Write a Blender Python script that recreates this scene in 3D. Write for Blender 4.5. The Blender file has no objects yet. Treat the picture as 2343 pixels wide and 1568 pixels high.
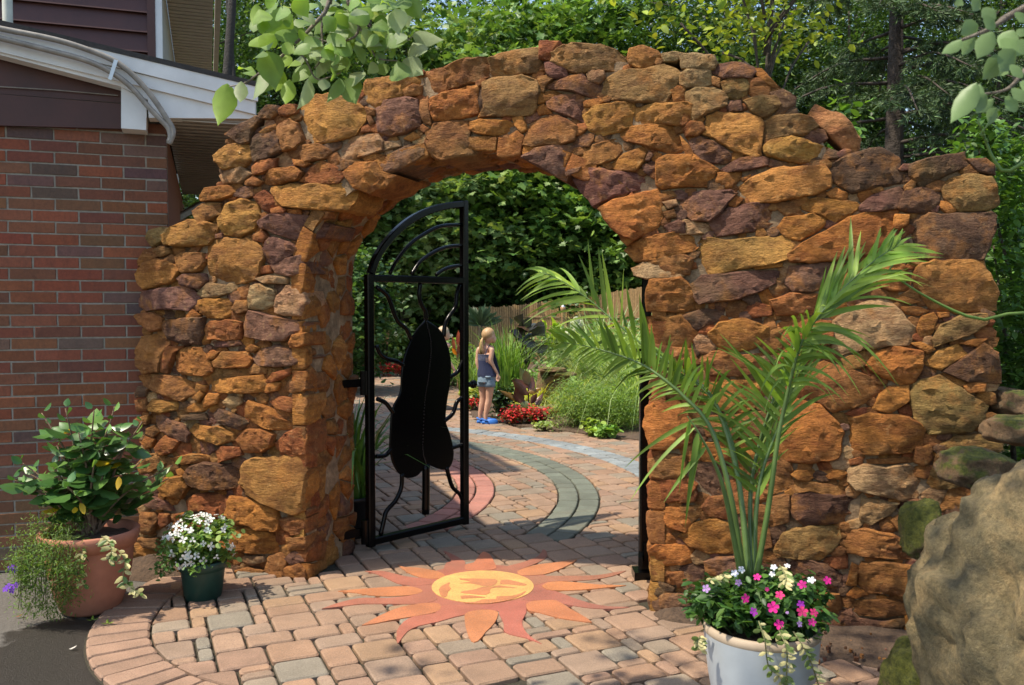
import bpy, math, random
import numpy as np
from mathutils import Vector, noise as mnoise

S = bpy.context.scene
COL = S.collection
rnd = random.Random(7)
rng = np.random.default_rng(11)
R = math.radians

# ------------------------------------------------------------------ camera
CAM_H = 1.55
PITCH = math.atan(84 / 2018)
cam_d = bpy.data.cameras.new('camera')
cam_d.sensor_width = 23.6
cam_d.lens = 23.6 * 2018 / 2342
cam_d.clip_start = 0.05
cam_d.clip_end = 600
cam_d.dof.use_dof = True
cam_d.dof.focus_distance = 5.6
cam_d.dof.aperture_fstop = 5.0
cam = bpy.data.objects.new('camera', cam_d)
cam.location = (0, 0, CAM_H)
cam.rotation_euler = (math.pi / 2 - PITCH, 0, 0)
COL.objects.link(cam)
S.camera = cam

# ------------------------------------------------------------------ sky and sun
SUN_EL = R(62)
SUN_H = Vector((-0.937, -0.35, 0)).normalized()          # horizontal direction towards the sun
wld = bpy.data.worlds.new('World')
S.world = wld
wld.use_nodes = True
wn = wld.node_tree
sky = wn.nodes.new('ShaderNodeTexSky')
sky.sky_type = 'NISHITA'
sky.sun_disc = False
sky.sun_elevation = SUN_EL
sky.sun_rotation = math.atan2(SUN_H.x, SUN_H.y)
sky.air_density = 1.2
sky.dust_density = 1.5
wn.links.new(sky.outputs[0], wn.nodes['Background'].inputs[0])
wn.nodes['Background'].inputs[1].default_value = 0.15
sun_d = bpy.data.lights.new('sun', 'SUN')
sun_d.energy = 3.8
sun_d.angle = R(0.8)
sun_d.color = (1.0, 0.90, 0.74)
sun = bpy.data.objects.new('sun', sun_d)
sd = SUN_H * math.cos(SUN_EL) + Vector((0, 0, math.sin(SUN_EL)))
sun.rotation_euler = (-sd).to_track_quat('-Z', 'Y').to_euler()
COL.objects.link(sun)
S.view_settings.view_transform = 'Standard'
S.view_settings.look = 'None'
S.view_settings.gamma = 1.0
S.view_settings.use_curve_mapping = False
S.view_settings.exposure = 0.82
S.cycles.max_bounces = 6
S.cycles.diffuse_bounces = 3
S.cycles.transparent_max_bounces = 6
S.cycles.use_denoising = True

# ------------------------------------------------------------------ measuring the place
def ray(x, y):
    rx, ry, rz = (x - 1171) / 2018, 1.0, -(y - 784) / 2018
    c, s = math.cos(-PITCH), math.sin(-PITCH)
    return Vector((rx, c * ry - s * rz, s * ry + c * rz))
CAM = Vector((0, 0, CAM_H))
def at(x, y, Y):
    d = ray(x, y); return CAM + d * (Y / d.y)
def gnd(x, y, z=0.0):
    d = ray(x, y); return CAM + d * ((z - CAM_H) / d.z)
def on_plane(x, y, P, n):
    d = ray(x, y); return CAM + d * ((P - CAM).dot(n) / d.dot(n))
def TZ(ox, oy, sc):
    k = 3872 / 2342
    return lambda a, b: ((ox + a / sc) / k, (oy + b / sc) / k)
T1 = TZ(0, 0, 1.802); T2 = TZ(1290, 0, 1.802); T3 = TZ(2572, 0, 1.802)
T4 = TZ(0, 860, 1.802); T5 = TZ(1290, 860, 1.802); T6 = TZ(2572, 860, 1.802)
T7 = TZ(0, 1722, 1.802); T8 = TZ(1290, 1722, 1.802); T9 = TZ(2572, 1722, 1.802)

# ------------------------------------------------------------------ mesh helpers
def nv(v):
    return v / np.maximum(np.linalg.norm(v, axis=-1, keepdims=True), 1e-9)
def mesh_np(name, V, F, col=None, smooth=False):
    """V (n,3); F (m,k) all same size, or list of tuples; col (n,3) or (3,)"""
    me = bpy.data.meshes.new(name)
    V = np.asarray(V, dtype=np.float32).reshape(-1, 3)
    if isinstance(F, np.ndarray):
        m, k = F.shape
        me.vertices.add(len(V)); me.vertices.foreach_set('co', V.ravel())
        me.loops.add(m * k); me.loops.foreach_set('vertex_index', F.astype(np.int32).ravel())
        me.polygons.add(m); me.polygons.foreach_set('loop_start', np.arange(0, m * k, k, dtype=np.int32))
        me.update(calc_edges=True)
    else:
        me.from_pydata(V.tolist(), [], F); me.update()
    if col is not None:
        c = np.ones((len(V), 4), dtype=np.float32)
        c[:, :3] = np.asarray(col, dtype=np.float32)
        a = me.color_attributes.new('Col', 'FLOAT_COLOR', 'POINT')
        a.data.foreach_set('color', c.ravel())
    if smooth:
        me.polygons.foreach_set('use_smooth', np.ones(len(me.polygons), dtype=bool))
    return me
class MB:
    def __init__(s): s.v = []; s.f = []; s.c = []; s.n = 0
    def add(s, V, F, col=(.5, .5, .5)):
        V = np.asarray(V, dtype=float).reshape(-1, 3)
        n = s.n
        s.f.extend([tuple(i + n for i in f) for f in F])
        s.v.append(V); s.n += len(V)
        c = np.empty((len(V), 3)); c[:] = np.asarray(col); s.c.append(c)
        return s
    def box(s, c, h, col=(.5, .5, .5), ax=None):
        """centre, half sizes, optional 3 axes"""
        ax = ax or ((1, 0, 0), (0, 1, 0), (0, 0, 1))
        A = [np.array(a, float) for a in ax]; c = np.array(c, float)
        V = [c + A[0] * h[0] * i + A[1] * h[1] * j + A[2] * h[2] * k for i in (-1, 1) for j in (-1, 1) for k in (-1, 1)]
        return s.add(V, [(0, 1, 3, 2), (4, 6, 7, 5), (0, 4, 5, 1), (2, 3, 7, 6), (0, 2, 6, 4), (1, 5, 7, 3)], col)
    def tube(s, pts, rad, n=8, col=(.5, .5, .5), square=False, up=None, cap=True):
        P = np.array([tuple(p) for p in pts], float); m = len(P)
        if square: n = 8
        r = np.full(m, rad) if np.isscalar(rad) else np.interp(np.linspace(0, 1, m), np.linspace(0, 1, len(rad)), rad)
        T = np.gradient(P, axis=0); T = nv(T)
        u = np.array(up if up is not None else ((0, 0, 1) if abs(T[0][2]) < .9 else (1, 0, 0)), float)
        V = []
        for i in range(m):
            a = np.cross(T[i], u); a /= max(np.linalg.norm(a), 1e-9)
            b = np.cross(a, T[i])
            if up is None: u = b
            for k in range(n):
                th = (math.pi / 4 + math.pi / 2 * (k // 2) + (-.16 if k % 2 == 0 else .16)) if square else 2 * math.pi * k / n
                V.append(P[i] + r[i] * (math.cos(th) * a + math.sin(th) * b))
        F = [(i * n + k, i * n + (k + 1) % n, (i + 1) * n + (k + 1) % n, (i + 1) * n + k) for i in range(m - 1) for k in range(n)]
        if cap: F += [tuple(range(n - 1, -1, -1)), tuple((m - 1) * n + k for k in range(n))]
        return s.add(V, F, col)
    def prism(s, poly, off, col=(.5, .5, .5)):
        """poly: list of 3d points, extruded by vector off"""
        P = np.array([tuple(p) for p in poly], float); n = len(P); o = np.array(tuple(off), float)
        return s.add(np.vstack([P, P + o]), [tuple(range(n)), tuple(range(2 * n - 1, n - 1, -1))] +
                     [(i, n + i, n + (i + 1) % n, (i + 1) % n) for i in range(n)], col)
    def lathe(s, prof, c=(0, 0, 0), n=32, col=(.5, .5, .5), sx=1, sy=1):
        V = [(c[0] + r * sx * math.cos(2 * math.pi * k / n), c[1] + r * sy * math.sin(2 * math.pi * k / n), c[2] + z) for r, z in prof for k in range(n)]
        F = [(i * n + k, i * n + (k + 1) % n, (i + 1) * n + (k + 1) % n, (i + 1) * n + k) for i in range(len(prof) - 1) for k in range(n)]
        return s.add(V, F, col)
    def mesh(s, name, smooth=False):
        return mesh_np(name, np.vstack(s.v), s.f, np.vstack(s.c), smooth)
    def build(s, name, mat, parent=None, smooth=False, origin=None):
        V = np.vstack(s.v)
        if origin is not None: s.v = [V - np.array(tuple(origin))]
        o = link(name, s.mesh(name, smooth), mat, parent)
        if origin is not None: o.location = origin if parent is None else Vector(origin) - wloc(parent)
        return o
def wloc(p):
    v = Vector((0, 0, 0))
    while p is not None: v += p.location; p = p.parent
    return v
def link(name, me, mat=None, parent=None):
    o = bpy.data.objects.new(name, me)
    if mat is not None and not me.materials: me.materials.append(mat)
    COL.objects.link(o)
    if parent is not None: o.parent = parent
    return o
def tag(o, label=None, cat=None, group=None, kind=None):
    if label: o['label'] = label
    if cat: o['category'] = cat
    if group: o['group'] = group
    if kind: o['kind'] = kind
    return o
def empty(name, loc=(0, 0, 0), label=None, cat=None, group=None):
    o = bpy.data.objects.new(name, None); o.location = loc; o.empty_display_size = .1
    COL.objects.link(o); return tag(o, label, cat, group)
def child(name, V, F, col, mat, parent, smooth=False):
    """mesh given in world coordinates placed under a parent that is only translated"""
    V = np.asarray(V, float) - np.array(tuple(wloc(parent)))
    return link(name, mesh_np(name, V, F, col, smooth), mat, parent)
def spline(pts, n):
    P = np.array([tuple(p) for p in pts], float)
    if len(P) < 3: return P[0] + (P[-1] - P[0]) * np.linspace(0, 1, n)[:, None]
    Q = np.vstack([2 * P[0] - P[1], P, 2 * P[-1] - P[-2]])
    out = []
    for t in np.linspace(0, len(P) - 1 - 1e-6, n):
        i = int(t); f = t - i; a, b, c, d = Q[i:i + 4]
        out.append(.5 * (2 * b + (c - a) * f + (2 * a - 5 * b + 4 * c - d) * f * f + (3 * b - 3 * c + d - a) * f ** 3))
    return np.array(out)
def fbm(p, o=4):
    return mnoise.fractal(Vector(p), 1.0, 2.0, o)

# ------------------------------------------------------------------ materials
def new_mat(name):
    m = bpy.data.materials.new(name); m.use_nodes = True
    t = m.node_tree; b = t.nodes['Principled BSDF']
    return m, t, b
def nd(t, typ, **kw):
    n = t.nodes.new(typ)
    for k, v in kw.items():
        if k.startswith('i_'):
            key = k[2:]; key = int(key) if key.isdigit() else key
            s = n.inputs[key]
            if hasattr(v, 'is_linked') or isinstance(v, bpy.types.NodeSocket): t.links.new(v, s)
            else: s.default_value = v
        else: setattr(n, k, v)
    return n
def ramp(t, fac, stops):
    n = t.nodes.new('ShaderNodeValToRGB'); t.links.new(fac, n.inputs[0])
    e = n.color_ramp.elements
    while len(e) > 1: e.remove(e[-1])
    for i, (p, c) in enumerate(stops):
        el = e[0] if i == 0 else e.new(p)
        el.position = p; el.color = (c, c, c, 1) if np.isscalar(c) else (*c, 1)
    return n.outputs[0]
def mixc(t, fac, a, b, mode='MIX'):
    n = t.nodes.new('ShaderNodeMix'); n.data_type = 'RGBA'; n.blend_type = mode
    for s, v in ((n.inputs[0], fac), (n.inputs[6], a), (n.inputs[7], b)):
        if isinstance(v, bpy.types.NodeSocket): t.links.new(v, s)
        elif np.isscalar(v): s.default_value = v
        else: s.default_value = (*v, 1)
    return n.outputs[2]
def coords(t, per_object=True):
    g = t.nodes.new('ShaderNodeNewGeometry').outputs['Position']
    if not per_object: return g
    oi = t.nodes.new('ShaderNodeObjectInfo')
    k = nd(t, 'ShaderNodeMath', operation='MULTIPLY', i_0=oi.outputs['Random'], i_1=37.0)
    return nd(t, 'ShaderNodeVectorMath', operation='ADD', i_0=g, i_1=k.outputs[0]).outputs[0]
def noise(t, vec, scale, detail=4, rough=.6, dist=0.0):
    return nd(t, 'ShaderNodeTexNoise', i_Vector=vec, i_Scale=scale, i_Detail=detail, i_Roughness=rough, i_Distortion=dist).outputs['Fac']
def vcol(t): return nd(t, 'ShaderNodeVertexColor', layer_name='Col').outputs['Color']
def bump(t, b, h, strength, dist):
    n = nd(t, 'ShaderNodeBump', i_Strength=strength, i_Distance=dist, i_Height=h)
    t.links.new(n.outputs[0], b.inputs['Normal'])
def simple(name, col=None, rough=.6, metal=0.0, var=.15, scale=8, bmp=0.0, bs=60, bd=.004, spec=.5):
    """plain procedural material: base colour (or mesh colour) broken up by noise"""
    m, t, b = new_mat(name)
    P = coords(t)
    base = vcol(t) if col is None else None
    f = noise(t, P, scale, 5)
    lo = ramp(t, f, [(.25, 1 - var), (.75, 1 + var)])
    c = mixc(t, 1.0, base if base is not None else col, lo, 'MULTIPLY')
    t.links.new(c, b.inputs['Base Color'])
    b.inputs['Roughness'].default_value = rough; b.inputs['Metallic'].default_value = metal
    b.inputs['Specular IOR Level'].default_value = spec
    if bmp: bump(t, b, noise(t, P, bs, 6, .65), bmp, bd)
    return m
def leaf_mat(name, trans=.35, rough=.45, warm=(1.25, 1.2, .5), spec=.4):
    m, t, b = new_mat(name)
    c = vcol(t)
    P = coords(t, False)
    c = mixc(t, 1.0, c, ramp(t, noise(t, P, 9, 3), [(.3, .75), (.7, 1.25)]), 'MULTIPLY')
    t.links.new(c, b.inputs['Base Color'])
    b.inputs['Roughness'].default_value = rough; b.inputs['Specular IOR Level'].default_value = spec
    tr = nd(t, 'ShaderNodeBsdfTranslucent', i_Color=mixc(t, 1.0, c, warm, 'MULTIPLY'))
    mx = nd(t, 'ShaderNodeMixShader', i_0=trans, i_1=b.outputs[0], i_2=tr.outputs[0])
    t.links.new(mx.outputs[0], t.nodes['Material Output'].inputs[0])
    return m

def mk_stone():
    m, t, b = new_mat('rusty_sandstone')
    P = coords(t); c = vcol(t)
    Q = nd(t, 'ShaderNodeVectorMath', operation='MULTIPLY', i_0=P, i_1=(1, 1, 2.6)).outputs[0]
    f1 = noise(t, Q, 4.2, 8, .7, 1.0)
    c = mixc(t, ramp(t, f1, [(.44, 0.0), (.58, .72)]), c, mixc(t, 1.0, c, (.42, .32, .31), 'MULTIPLY'))       # iron-dark bands
    f2 = noise(t, P, 8, 6, .65, .3)
    c = mixc(t, ramp(t, f2, [(.50, 0.0), (.66, .6)]), c, (.45, .18, .035))                                       # rust orange bloom
    f3 = noise(t, P, 24, 6, .72)
    c = mixc(t, ramp(t, f3, [(.58, 0.0), (.74, .5)]), c, (.52, .33, .14))                                         # pale sandy grains
    f6 = noise(t, P, 17, 6, .7, .4)
    c = mixc(t, ramp(t, f6, [(.56, 0.0), (.70, .55)]), c, mixc(t, 1.0, c, (.42, .36, .36), 'MULTIPLY'))         # dark pits
    f4 = noise(t, P, 48, 5, .78)
    c = mixc(t, 1.0, c, ramp(t, f4, [(.25, .55), (.5, 1.0), (.75, 1.3)]), 'MULTIPLY')
    f5 = noise(t, P, 2.2, 3)
    c = mixc(t, ramp(t, f5, [(.56, 0.0), (.72, .4)]), c, (.15, .115, .04))                                         # olive lichen film
    t.links.new(c, b.inputs['Base Color'])
    b.inputs['Roughness'].default_value = .8; b.inputs['Specular IOR Level'].default_value = .3
    h1 = noise(t, Q, 20, 9, .72); h2 = noise(t, P, 110, 5, .75)
    hs = nd(t, 'ShaderNodeMath', operation='MULTIPLY_ADD', i_0=h2, i_1=.4, i_2=h1).outputs[0]
    bump(t, b, hs, 1.0, .034)
    return m
def mk_mortar():
    m, t, b = new_mat('tan_mortar')
    P = coords(t, False)
    c = ramp(t, noise(t, P, 14, 6, .7), [(.3, (.10, .065, .035)), (.55, (.27, .18, .10)), (.75, (.44, .33, .20))])
    t.links.new(c, b.inputs['Base Color']); b.inputs['Roughness'].default_value = .95
    bump(t, b, noise(t, P, 45, 7, .7), .8, .015)
    return m
def mk_paver():
    m, t, b = new_mat('tumbled_concrete_paver')
    P = coords(t); c = vcol(t)
    c = mixc(t, 1.0, c, ramp(t, noise(t, P, 6, 4), [(.3, .80), (.7, 1.15)]), 'MULTIPLY')
    W = coords(t, False)
    c = mixc(t, ramp(t, noise(t, P, 150, 3, .85), [(.36, .5), (.56, 0.0)]), c, (.10, .075, .055))
    c = mixc(t, ramp(t, noise(t, P, 130, 3, .85), [(.58, 0.0), (.72, .4)]), c, (.52, .43, .34))
    c = mixc(t, ramp(t, noise(t, W, 1.3, 5, .6), [(.5, 0.0), (.75, .35)]), c, (.17, .12, .085))
    t.links.new(c, b.inputs['Base Color']); b.inputs['Roughness'].default_value = .8
    b.inputs['Specular IOR Level'].default_value = .35
    bump(t, b, noise(t, P, 120, 5, .8), .7, .006)
    return m
def mk_asphalt():
    m, t, b = new_mat('asphalt')
    P = coords(t, False)
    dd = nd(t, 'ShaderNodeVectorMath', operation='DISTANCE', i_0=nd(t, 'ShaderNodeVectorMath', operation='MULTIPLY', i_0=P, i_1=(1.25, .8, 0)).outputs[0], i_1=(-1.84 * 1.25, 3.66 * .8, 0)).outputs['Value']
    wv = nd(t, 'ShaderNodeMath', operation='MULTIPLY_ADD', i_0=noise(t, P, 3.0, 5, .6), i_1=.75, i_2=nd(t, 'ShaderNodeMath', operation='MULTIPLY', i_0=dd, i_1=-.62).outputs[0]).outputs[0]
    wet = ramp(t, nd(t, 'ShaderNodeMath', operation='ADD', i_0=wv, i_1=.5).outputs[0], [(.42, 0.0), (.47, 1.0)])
    g = noise(t, P, 95, 4, .85)
    c = ramp(t, g, [(.3, (.075, .068, .06)), (.6, (.16, .145, .125)), (.8, (.26, .24, .21))])
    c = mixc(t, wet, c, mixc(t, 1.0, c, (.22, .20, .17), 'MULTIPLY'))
    t.links.new(c, b.inputs['Base Color'])
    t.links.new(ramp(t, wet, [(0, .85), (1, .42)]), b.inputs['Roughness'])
    bump(t, b, g, .9, .012)
    return m
def mk_soil(name, a=(.05, .032, .02), bcol=(.16, .10, .06), sc=30):
    m, t, b = new_mat(name)
    P = coords(t, False)
    c = ramp(t, noise(t, P, sc, 7, .75), [(.3, a), (.7, bcol)])
    t.links.new(c, b.inputs['Base Color']); b.inputs['Roughness'].default_value = .95
    bump(t, b, noise(t, P, sc * 1.5, 6, .7), 1.0, .03)
    return m
def mk_brick():
    m, t, b = new_mat('fired_brick')
    P = coords(t); c = vcol(t)
    Q = nd(t, 'ShaderNodeVectorMath', operation='MULTIPLY', i_0=P, i_1=(1, 1, .3)).outputs[0]
    c = mixc(t, ramp(t, noise(t, Q, 26, 4, .6), [(.5, 0.0), (.75, .5)]), c, mixc(t, 1.0, c, (.5, .6, .7), 'MULTIPLY'))
    c = mixc(t, 1.0, c, ramp(t, noise(t, P, 60, 5, .7), [(.25, .72), (.75, 1.22)]), 'MULTIPLY')
    W = coords(t, False)
    sx = nd(t, 'ShaderNodeSeparateXYZ', i_0=W).outputs['Z']
    k = nd(t, 'ShaderNodeMath', operation='MULTIPLY', i_0=ramp(t, sx, [(.15, .8), (.75, 0.0)]), i_1=noise(t, W, 7, 4)).outputs[0]
    c = mixc(t, k, c, (.13, .12, .05))                                                                              # algae stain low on the wall
    t.links.new(c, b.inputs['Base Color']); b.inputs['Roughness'].default_value = .85
    bump(t, b, noise(t, Q, 120, 5, .7), .5, .004)
    return m
def mk_boulder(name, a, bb, c3, moss=0.0):
    m, t, b = new_mat(name)
    P = coords(t)
    c = ramp(t, noise(t, P, 4.5, 8, .7, .5), [(.32, a), (.5, bb), (.66, c3)])
    c = mixc(t, ramp(t, noise(t, P, 12, 7, .7, .3), [(.52, 0.0), (.66, .55)]), c, (.10, .095, .055))                # grey-olive lichen
    c = mixc(t, 1.0, c, ramp(t, noise(t, P, 60, 6, .8), [(.3, .5), (.5, 1.0), (.7, 1.35)]), 'MULTIPLY')
    c = mixc(t, ramp(t, noise(t, P, 95, 3, .8), [(.66, 0.0), (.74, .7)]), c, (.5, .42, .3))                        # quartz grains
    if moss:
        nz = nd(t, 'ShaderNodeSeparateXYZ', i_0=t.nodes.new('ShaderNodeNewGeometry').outputs['Normal']).outputs['Z']
        k = nd(t, 'ShaderNodeMath', operation='ADD', i_0=noise(t, P, 6, 5, .7), i_1=nd(t, 'ShaderNodeMath', operation='MULTIPLY', i_0=nz, i_1=.18).outputs[0]).outputs[0]
        g = ramp(t, noise(t, P, 50, 4, .7), [(.3, (.035, .045, .006)), (.7, (.17, .18, .02))])
        c = mixc(t, ramp(t, k, [(.62 - moss * .3, 0.0), (.72 - moss * .3, 1.0)]), c, g)
    t.links.new(c, b.inputs['Base Color']); b.inputs['Roughness'].default_value = .9
    h = nd(t, 'ShaderNodeMath', operation='MULTIPLY_ADD', i_0=noise(t, P, 85, 6, .8), i_1=.5, i_2=noise(t, P, 18, 9, .75)).outputs[0]
    bump(t, b, h, 1.0, .035)
    return m

M = {}
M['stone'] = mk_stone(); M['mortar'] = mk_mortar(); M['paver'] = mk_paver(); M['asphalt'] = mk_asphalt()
M['soil'] = mk_soil('garden_soil'); M['sand'] = mk_soil('joint_sand', (.035, .03, .018), (.10, .085, .05), 60)
M['forest'] = mk_soil('forest_floor', (.02, .022, .01), (.07, .06, .03), 4)
M['brick'] = mk_brick()
M['brick_mortar'] = simple('brick_mortar', (.28, .25, .20), .95, var=.28, scale=30, bmp=.6, bs=90)
M['white_trim'] = simple('white_painted_trim', (.66, .66, .64), .55, var=.12, scale=5)
M['maroon'] = simple('maroon_siding', (.06, .0165, .0105), .5, var=.2, scale=6, bmp=.15, bs=40)
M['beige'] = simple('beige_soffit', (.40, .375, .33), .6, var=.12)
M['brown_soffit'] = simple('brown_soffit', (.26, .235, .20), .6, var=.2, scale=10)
M['shingle'] = simple('dark_shingle', (.03, .028, .027), .9, var=.3, scale=40, bmp=.6)
M['conduit'] = simple('weathered_conduit', (.22, .20, .17), .55, var=.35, scale=18)
M['steel'] = simple('galvanised_steel', (.5, .5, .5), .35, 1.0)
M['pvc'] = simple('pvc_pipe', (.5, .5, .42), .5)
M['iron'] = simple('black_painted_iron', (.0022, .0022, .0024), .22, var=.3, scale=30, bmp=.2, bs=60, bd=.002, spec=.2)
M['weld'] = simple('weld_bead', (.02, .02, .02), .3, var=.3, spec=.7)
M['terracotta'] = simple('terracotta', (.37, .145, .085), .8, var=.25, scale=7, bmp=.15, bs=70)
M['green_plastic'] = simple('green_plastic', (.010, .042, .032), .45, var=.25, scale=14)
M['glaze'] = simple('pale_glaze', (.38, .41, .43), .3, var=.12, scale=6)
M['rawclay'] = simple('unglazed_rim', (.35, .27, .19), .7, var=.2)
M['black_plastic'] = simple('black_nursery_plastic', (.012, .012, .013), .4, var=.2)
M['tile'] = simple('mosaic_tile', None, .75, var=.14, scale=14, bmp=.3, bs=180, bd=.003)
M['leaf'] = leaf_mat('foliage'); M['leaf_gloss'] = leaf_mat('glossy_foliage', .25, .30, spec=.6)
M['leaf_thin'] = leaf_mat('thin_foliage', .5, .5, (1.3, 1.25, .45))
M['needle'] = leaf_mat('needles', .12, .6)
M['petal'] = leaf_mat('petals', .3, .6, (1, 1, 1), .2)
M['bark'] = simple('bark', None, .9, var=.4, scale=18, bmp=1.0, bs=30, bd=.03)
M['bamboo'] = simple('split_bamboo', None, .7, var=.3, scale=20)
M['skin'] = simple('skin', (.58, .33, .22), .55, var=.06, scale=10)
M['hair'] = simple('blonde_hair', None, .5, var=.3, scale=40)
M['cloth'] = simple('cloth', None, .85, var=.16, scale=35, bmp=.4, bs=70, bd=.01)
M['rubber'] = simple('blue_foam_clog', (.03, .17, .58), .55, var=.1)
M['cane'] = simple('cane', (.36, .20, .09), .6, var=.3, scale=30)
M['boulder'] = mk_boulder('weathered_boulder', (.10, .085, .043), (.225, .175, .085), (.42, .295, .135), .0)
M['mossrock'] = mk_boulder('mossy_rock', (.10, .07, .04), (.20, .13, .07), (.28, .20, .11), .75)
M['bankrock'] = mk_boulder('bank_rock', (.11, .075, .04), (.22, .13, .06), (.30, .18, .09), .12)
def mk_water():
    m, t, b = new_mat('pond_water')
    b.inputs['Base Color'].default_value = (.008, .012, .008, 1); b.inputs['Roughness'].default_value = .06
    bump(t, b, noise(t, coords(t, False), 9, 2), .08, .02)
    return m
M['water'] = mk_water()

# ================================================================== the setting: ground, drive, patio
gb = MB()
N_ = 60
xs = np.linspace(-150, 150, N_); ys = np.linspace(-60, 240, N_)
gv = [(x, y, -.03 + max(0, y - 30) * .09 * min(1, max(0, y - 30) / 25)) for y in ys for x in xs]
gb.add(gv, [(j * N_ + i, j * N_ + i + 1, (j + 1) * N_ + i + 1, (j + 1) * N_ + i) for j in range(N_ - 1) for i in range(N_ - 1)])
tag(gb.build('ground', M['forest']), kind='structure')
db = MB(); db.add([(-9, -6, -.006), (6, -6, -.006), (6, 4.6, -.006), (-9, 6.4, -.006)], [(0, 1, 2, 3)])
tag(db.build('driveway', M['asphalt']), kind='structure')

# wall frame ------------------------------------------------------
PL = gnd(703, 1325); PR = gnd(1487, 1403)
U = (PR - PL).normalized(); WOPEN = (PR - PL).length
NF = Vector((U.y, -U.x, 0))                       # out of the front face, towards the camera
THICK = .58
def wu(x, y):
    p = on_plane(x, y, PL, NF); return ((p - PL).dot(U), p.z)
def wp(u, z, off=0.0): return PL + U * u + Vector((0, 0, z)) + NF * off

# patio pavers ----------------------------------------------------
PA = R(23.5)
ax1 = np.array([math.cos(PA), math.sin(PA)]); ax2 = np.array([-math.sin(PA), math.cos(PA)])
RC = np.array([-2.9, 7.25]); RINGS = [(2.44, 2.76, (.47, .20, .155)), (3.28, 3.61, (.16, .185, .145)), (4.08, 4.38, (.27, .31, .325))]
BC = np.array([-.63, 4.54]); BIN, BOUT = 1.16, 1.44
ZT = .020
def clip(poly, n, d):
    """keep the side n.p <= d"""
    out = []
    for i in range(len(poly)):
        a, b = poly[i], poly[(i + 1) % len(poly)]
        da, db_ = a @ n - d, b @ n - d
        if da <= 0: out.append(a)
        if (da < 0 < db_) or (db_ < 0 < da): out.append(a + (b - a) * da / (da - db_))
    return out
def circ_clip(poly, c, r, inside):
    m = np.mean(poly, axis=0) - c; L = np.linalg.norm(m)
    if L < 1e-6: return poly if inside else []
    n = m / L
    return clip(poly, n, c @ n + r) if inside else clip(poly, -n, -(c @ n + r))
def area(p):
    p = np.array(p); return .5 * abs(np.dot(p[:, 0], np.roll(p[:, 1], -1)) - np.dot(p[:, 1], np.roll(p[:, 0], -1)))
def in_poly(p, poly):
    x, y = p; c = False; j = len(poly) - 1
    for i in range(len(poly)):
        xi, yi = poly[i][0], poly[i][1]; xj, yj = poly[j][0], poly[j][1]
        if (yi > y) != (yj > y) and x < (xj - xi) * (y - yi) / (yj - yi) + xi: c = not c
        j = i
    return c
MT = TZ(1500, 2050, 1.9525); MF = TZ(1600, 2120, 5.093)
mc = gnd(*MT(636, 356))
def paver_geo(poly, zt, gap=.0065, cut=.016, bev=.009):
    P = np.array(poly); c = P.mean(0)
    q = []
    n = len(P)
    for i in range(n):
        a, b, d = P[i - 1], P[i], P[(i + 1) % n]
        e1 = a - b; e2 = d - b; l1 = np.linalg.norm(e1); l2 = np.linalg.norm(e2)
        if l1 < 1e-5 or l2 < 1e-5: continue
        e1 /= l1; e2 /= l2
        bis = e1 + e2; lb = np.linalg.norm(bis)
        b2 = b + (bis / lb * gap * 1.35 if lb > .05 else 0)
        k = min(cut * rnd.uniform(.7, 1.4), l1 * .3, l2 * .3)
        q += [b2 + e1 * k, b2 + (e1 + e2) * k * .29, b2 + e2 * k]
    q = np.array(q); m = len(q)
    r = np.linalg.norm(q - c, axis=1, keepdims=True)
    q1 = c + (q - c) * np.clip(1 - bev / np.maximum(r, .02), .3, 1)
    tz = rnd.uniform(-.0025, .0025); tx, ty = rnd.uniform(-.008, .008), rnd.uniform(-.008, .008)
    if math.hypot(c[0] - mc.x, c[1] - mc.y) < .95: tz, tx, ty = -.001, 0, 0
    tilt = lambda a: zt + tz + (a - c) @ np.array([tx, ty])
    V = np.vstack([np.c_[q, np.full(m, zt - .03)], np.c_[q, tilt(q) - bev * .8], np.c_[q1, tilt(q1)]])
    F = [(j * m + i, j * m + (i + 1) % m, (j + 1) * m + (i + 1) % m, (j + 1) * m + i) for j in range(2) for i in range(m)] + [tuple(range(2 * m, 3 * m))]
    return V, F
PCOLS = [(.375, .225, .14), (.39, .25, .165), (.365, .23, .15), (.34, .235, .165), (.30, .235, .17), (.27, .235, .18), (.40, .25, .145), (.35, .215, .145), (.325, .22, .15), (.385, .24, .155)]
wall_fp = [(PL + U * a + NF * b)[:2] for a, b in ((-1.25, -.02), (.04, -.02), (.04, -THICK), (-1.25, -THICK))]
wall_fp2 = [(PL + U * a + NF * b)[:2] for a, b in ((WOPEN - .02, -.02), (WOPEN + 2.2, -.02), (WOPEN + 2.2, -THICK), (WOPEN - .02, -THICK))]
bed_px = [(1026, 858), (1040, 880), (1062, 905), (1074, 935), (1080, 958), (1150, 973), (1220, 983), (1300, 992), (1380, 1003), (1462, 1012), (1600, 1030), (1750, 1035)]
BED = [tuple(gnd(*p)[:2]) for p in bed_px] + [(9, 9.5), (9, 23), (-2.2, 23)]
pieces = []
MOD = .0715; gx, gy = 400, 400; occ = np.zeros((gx, gy), bool); org = np.array([-2.0, 9.0])
sizes = [(3, 3), (3, 3), (2, 3), (3, 2), (3, 2), (2, 2), (2, 2), (3, 3), (3, 1), (2, 1)]
def keep(c):
    x, y = c
    if y < 3.0 or y > 20.6: return False
    if abs(x) > .62 * y + .5: return False
    if y < 9 and x > 2.1 - .02 * y and y < 4.3: return False
    if in_poly(c, wall_fp) or in_poly(c, wall_fp2) or in_poly(c, BED): return False
    if (c - np.array(tuple(PL[:2]))) @ np.array((NF.x, NF.y)) > -THICK * .5 and x < -1.0 and (np.linalg.norm(c - BC) > BIN + .15) : return False
    if x < -4.2 - (y - 6) * .3: return False
    return True
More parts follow.
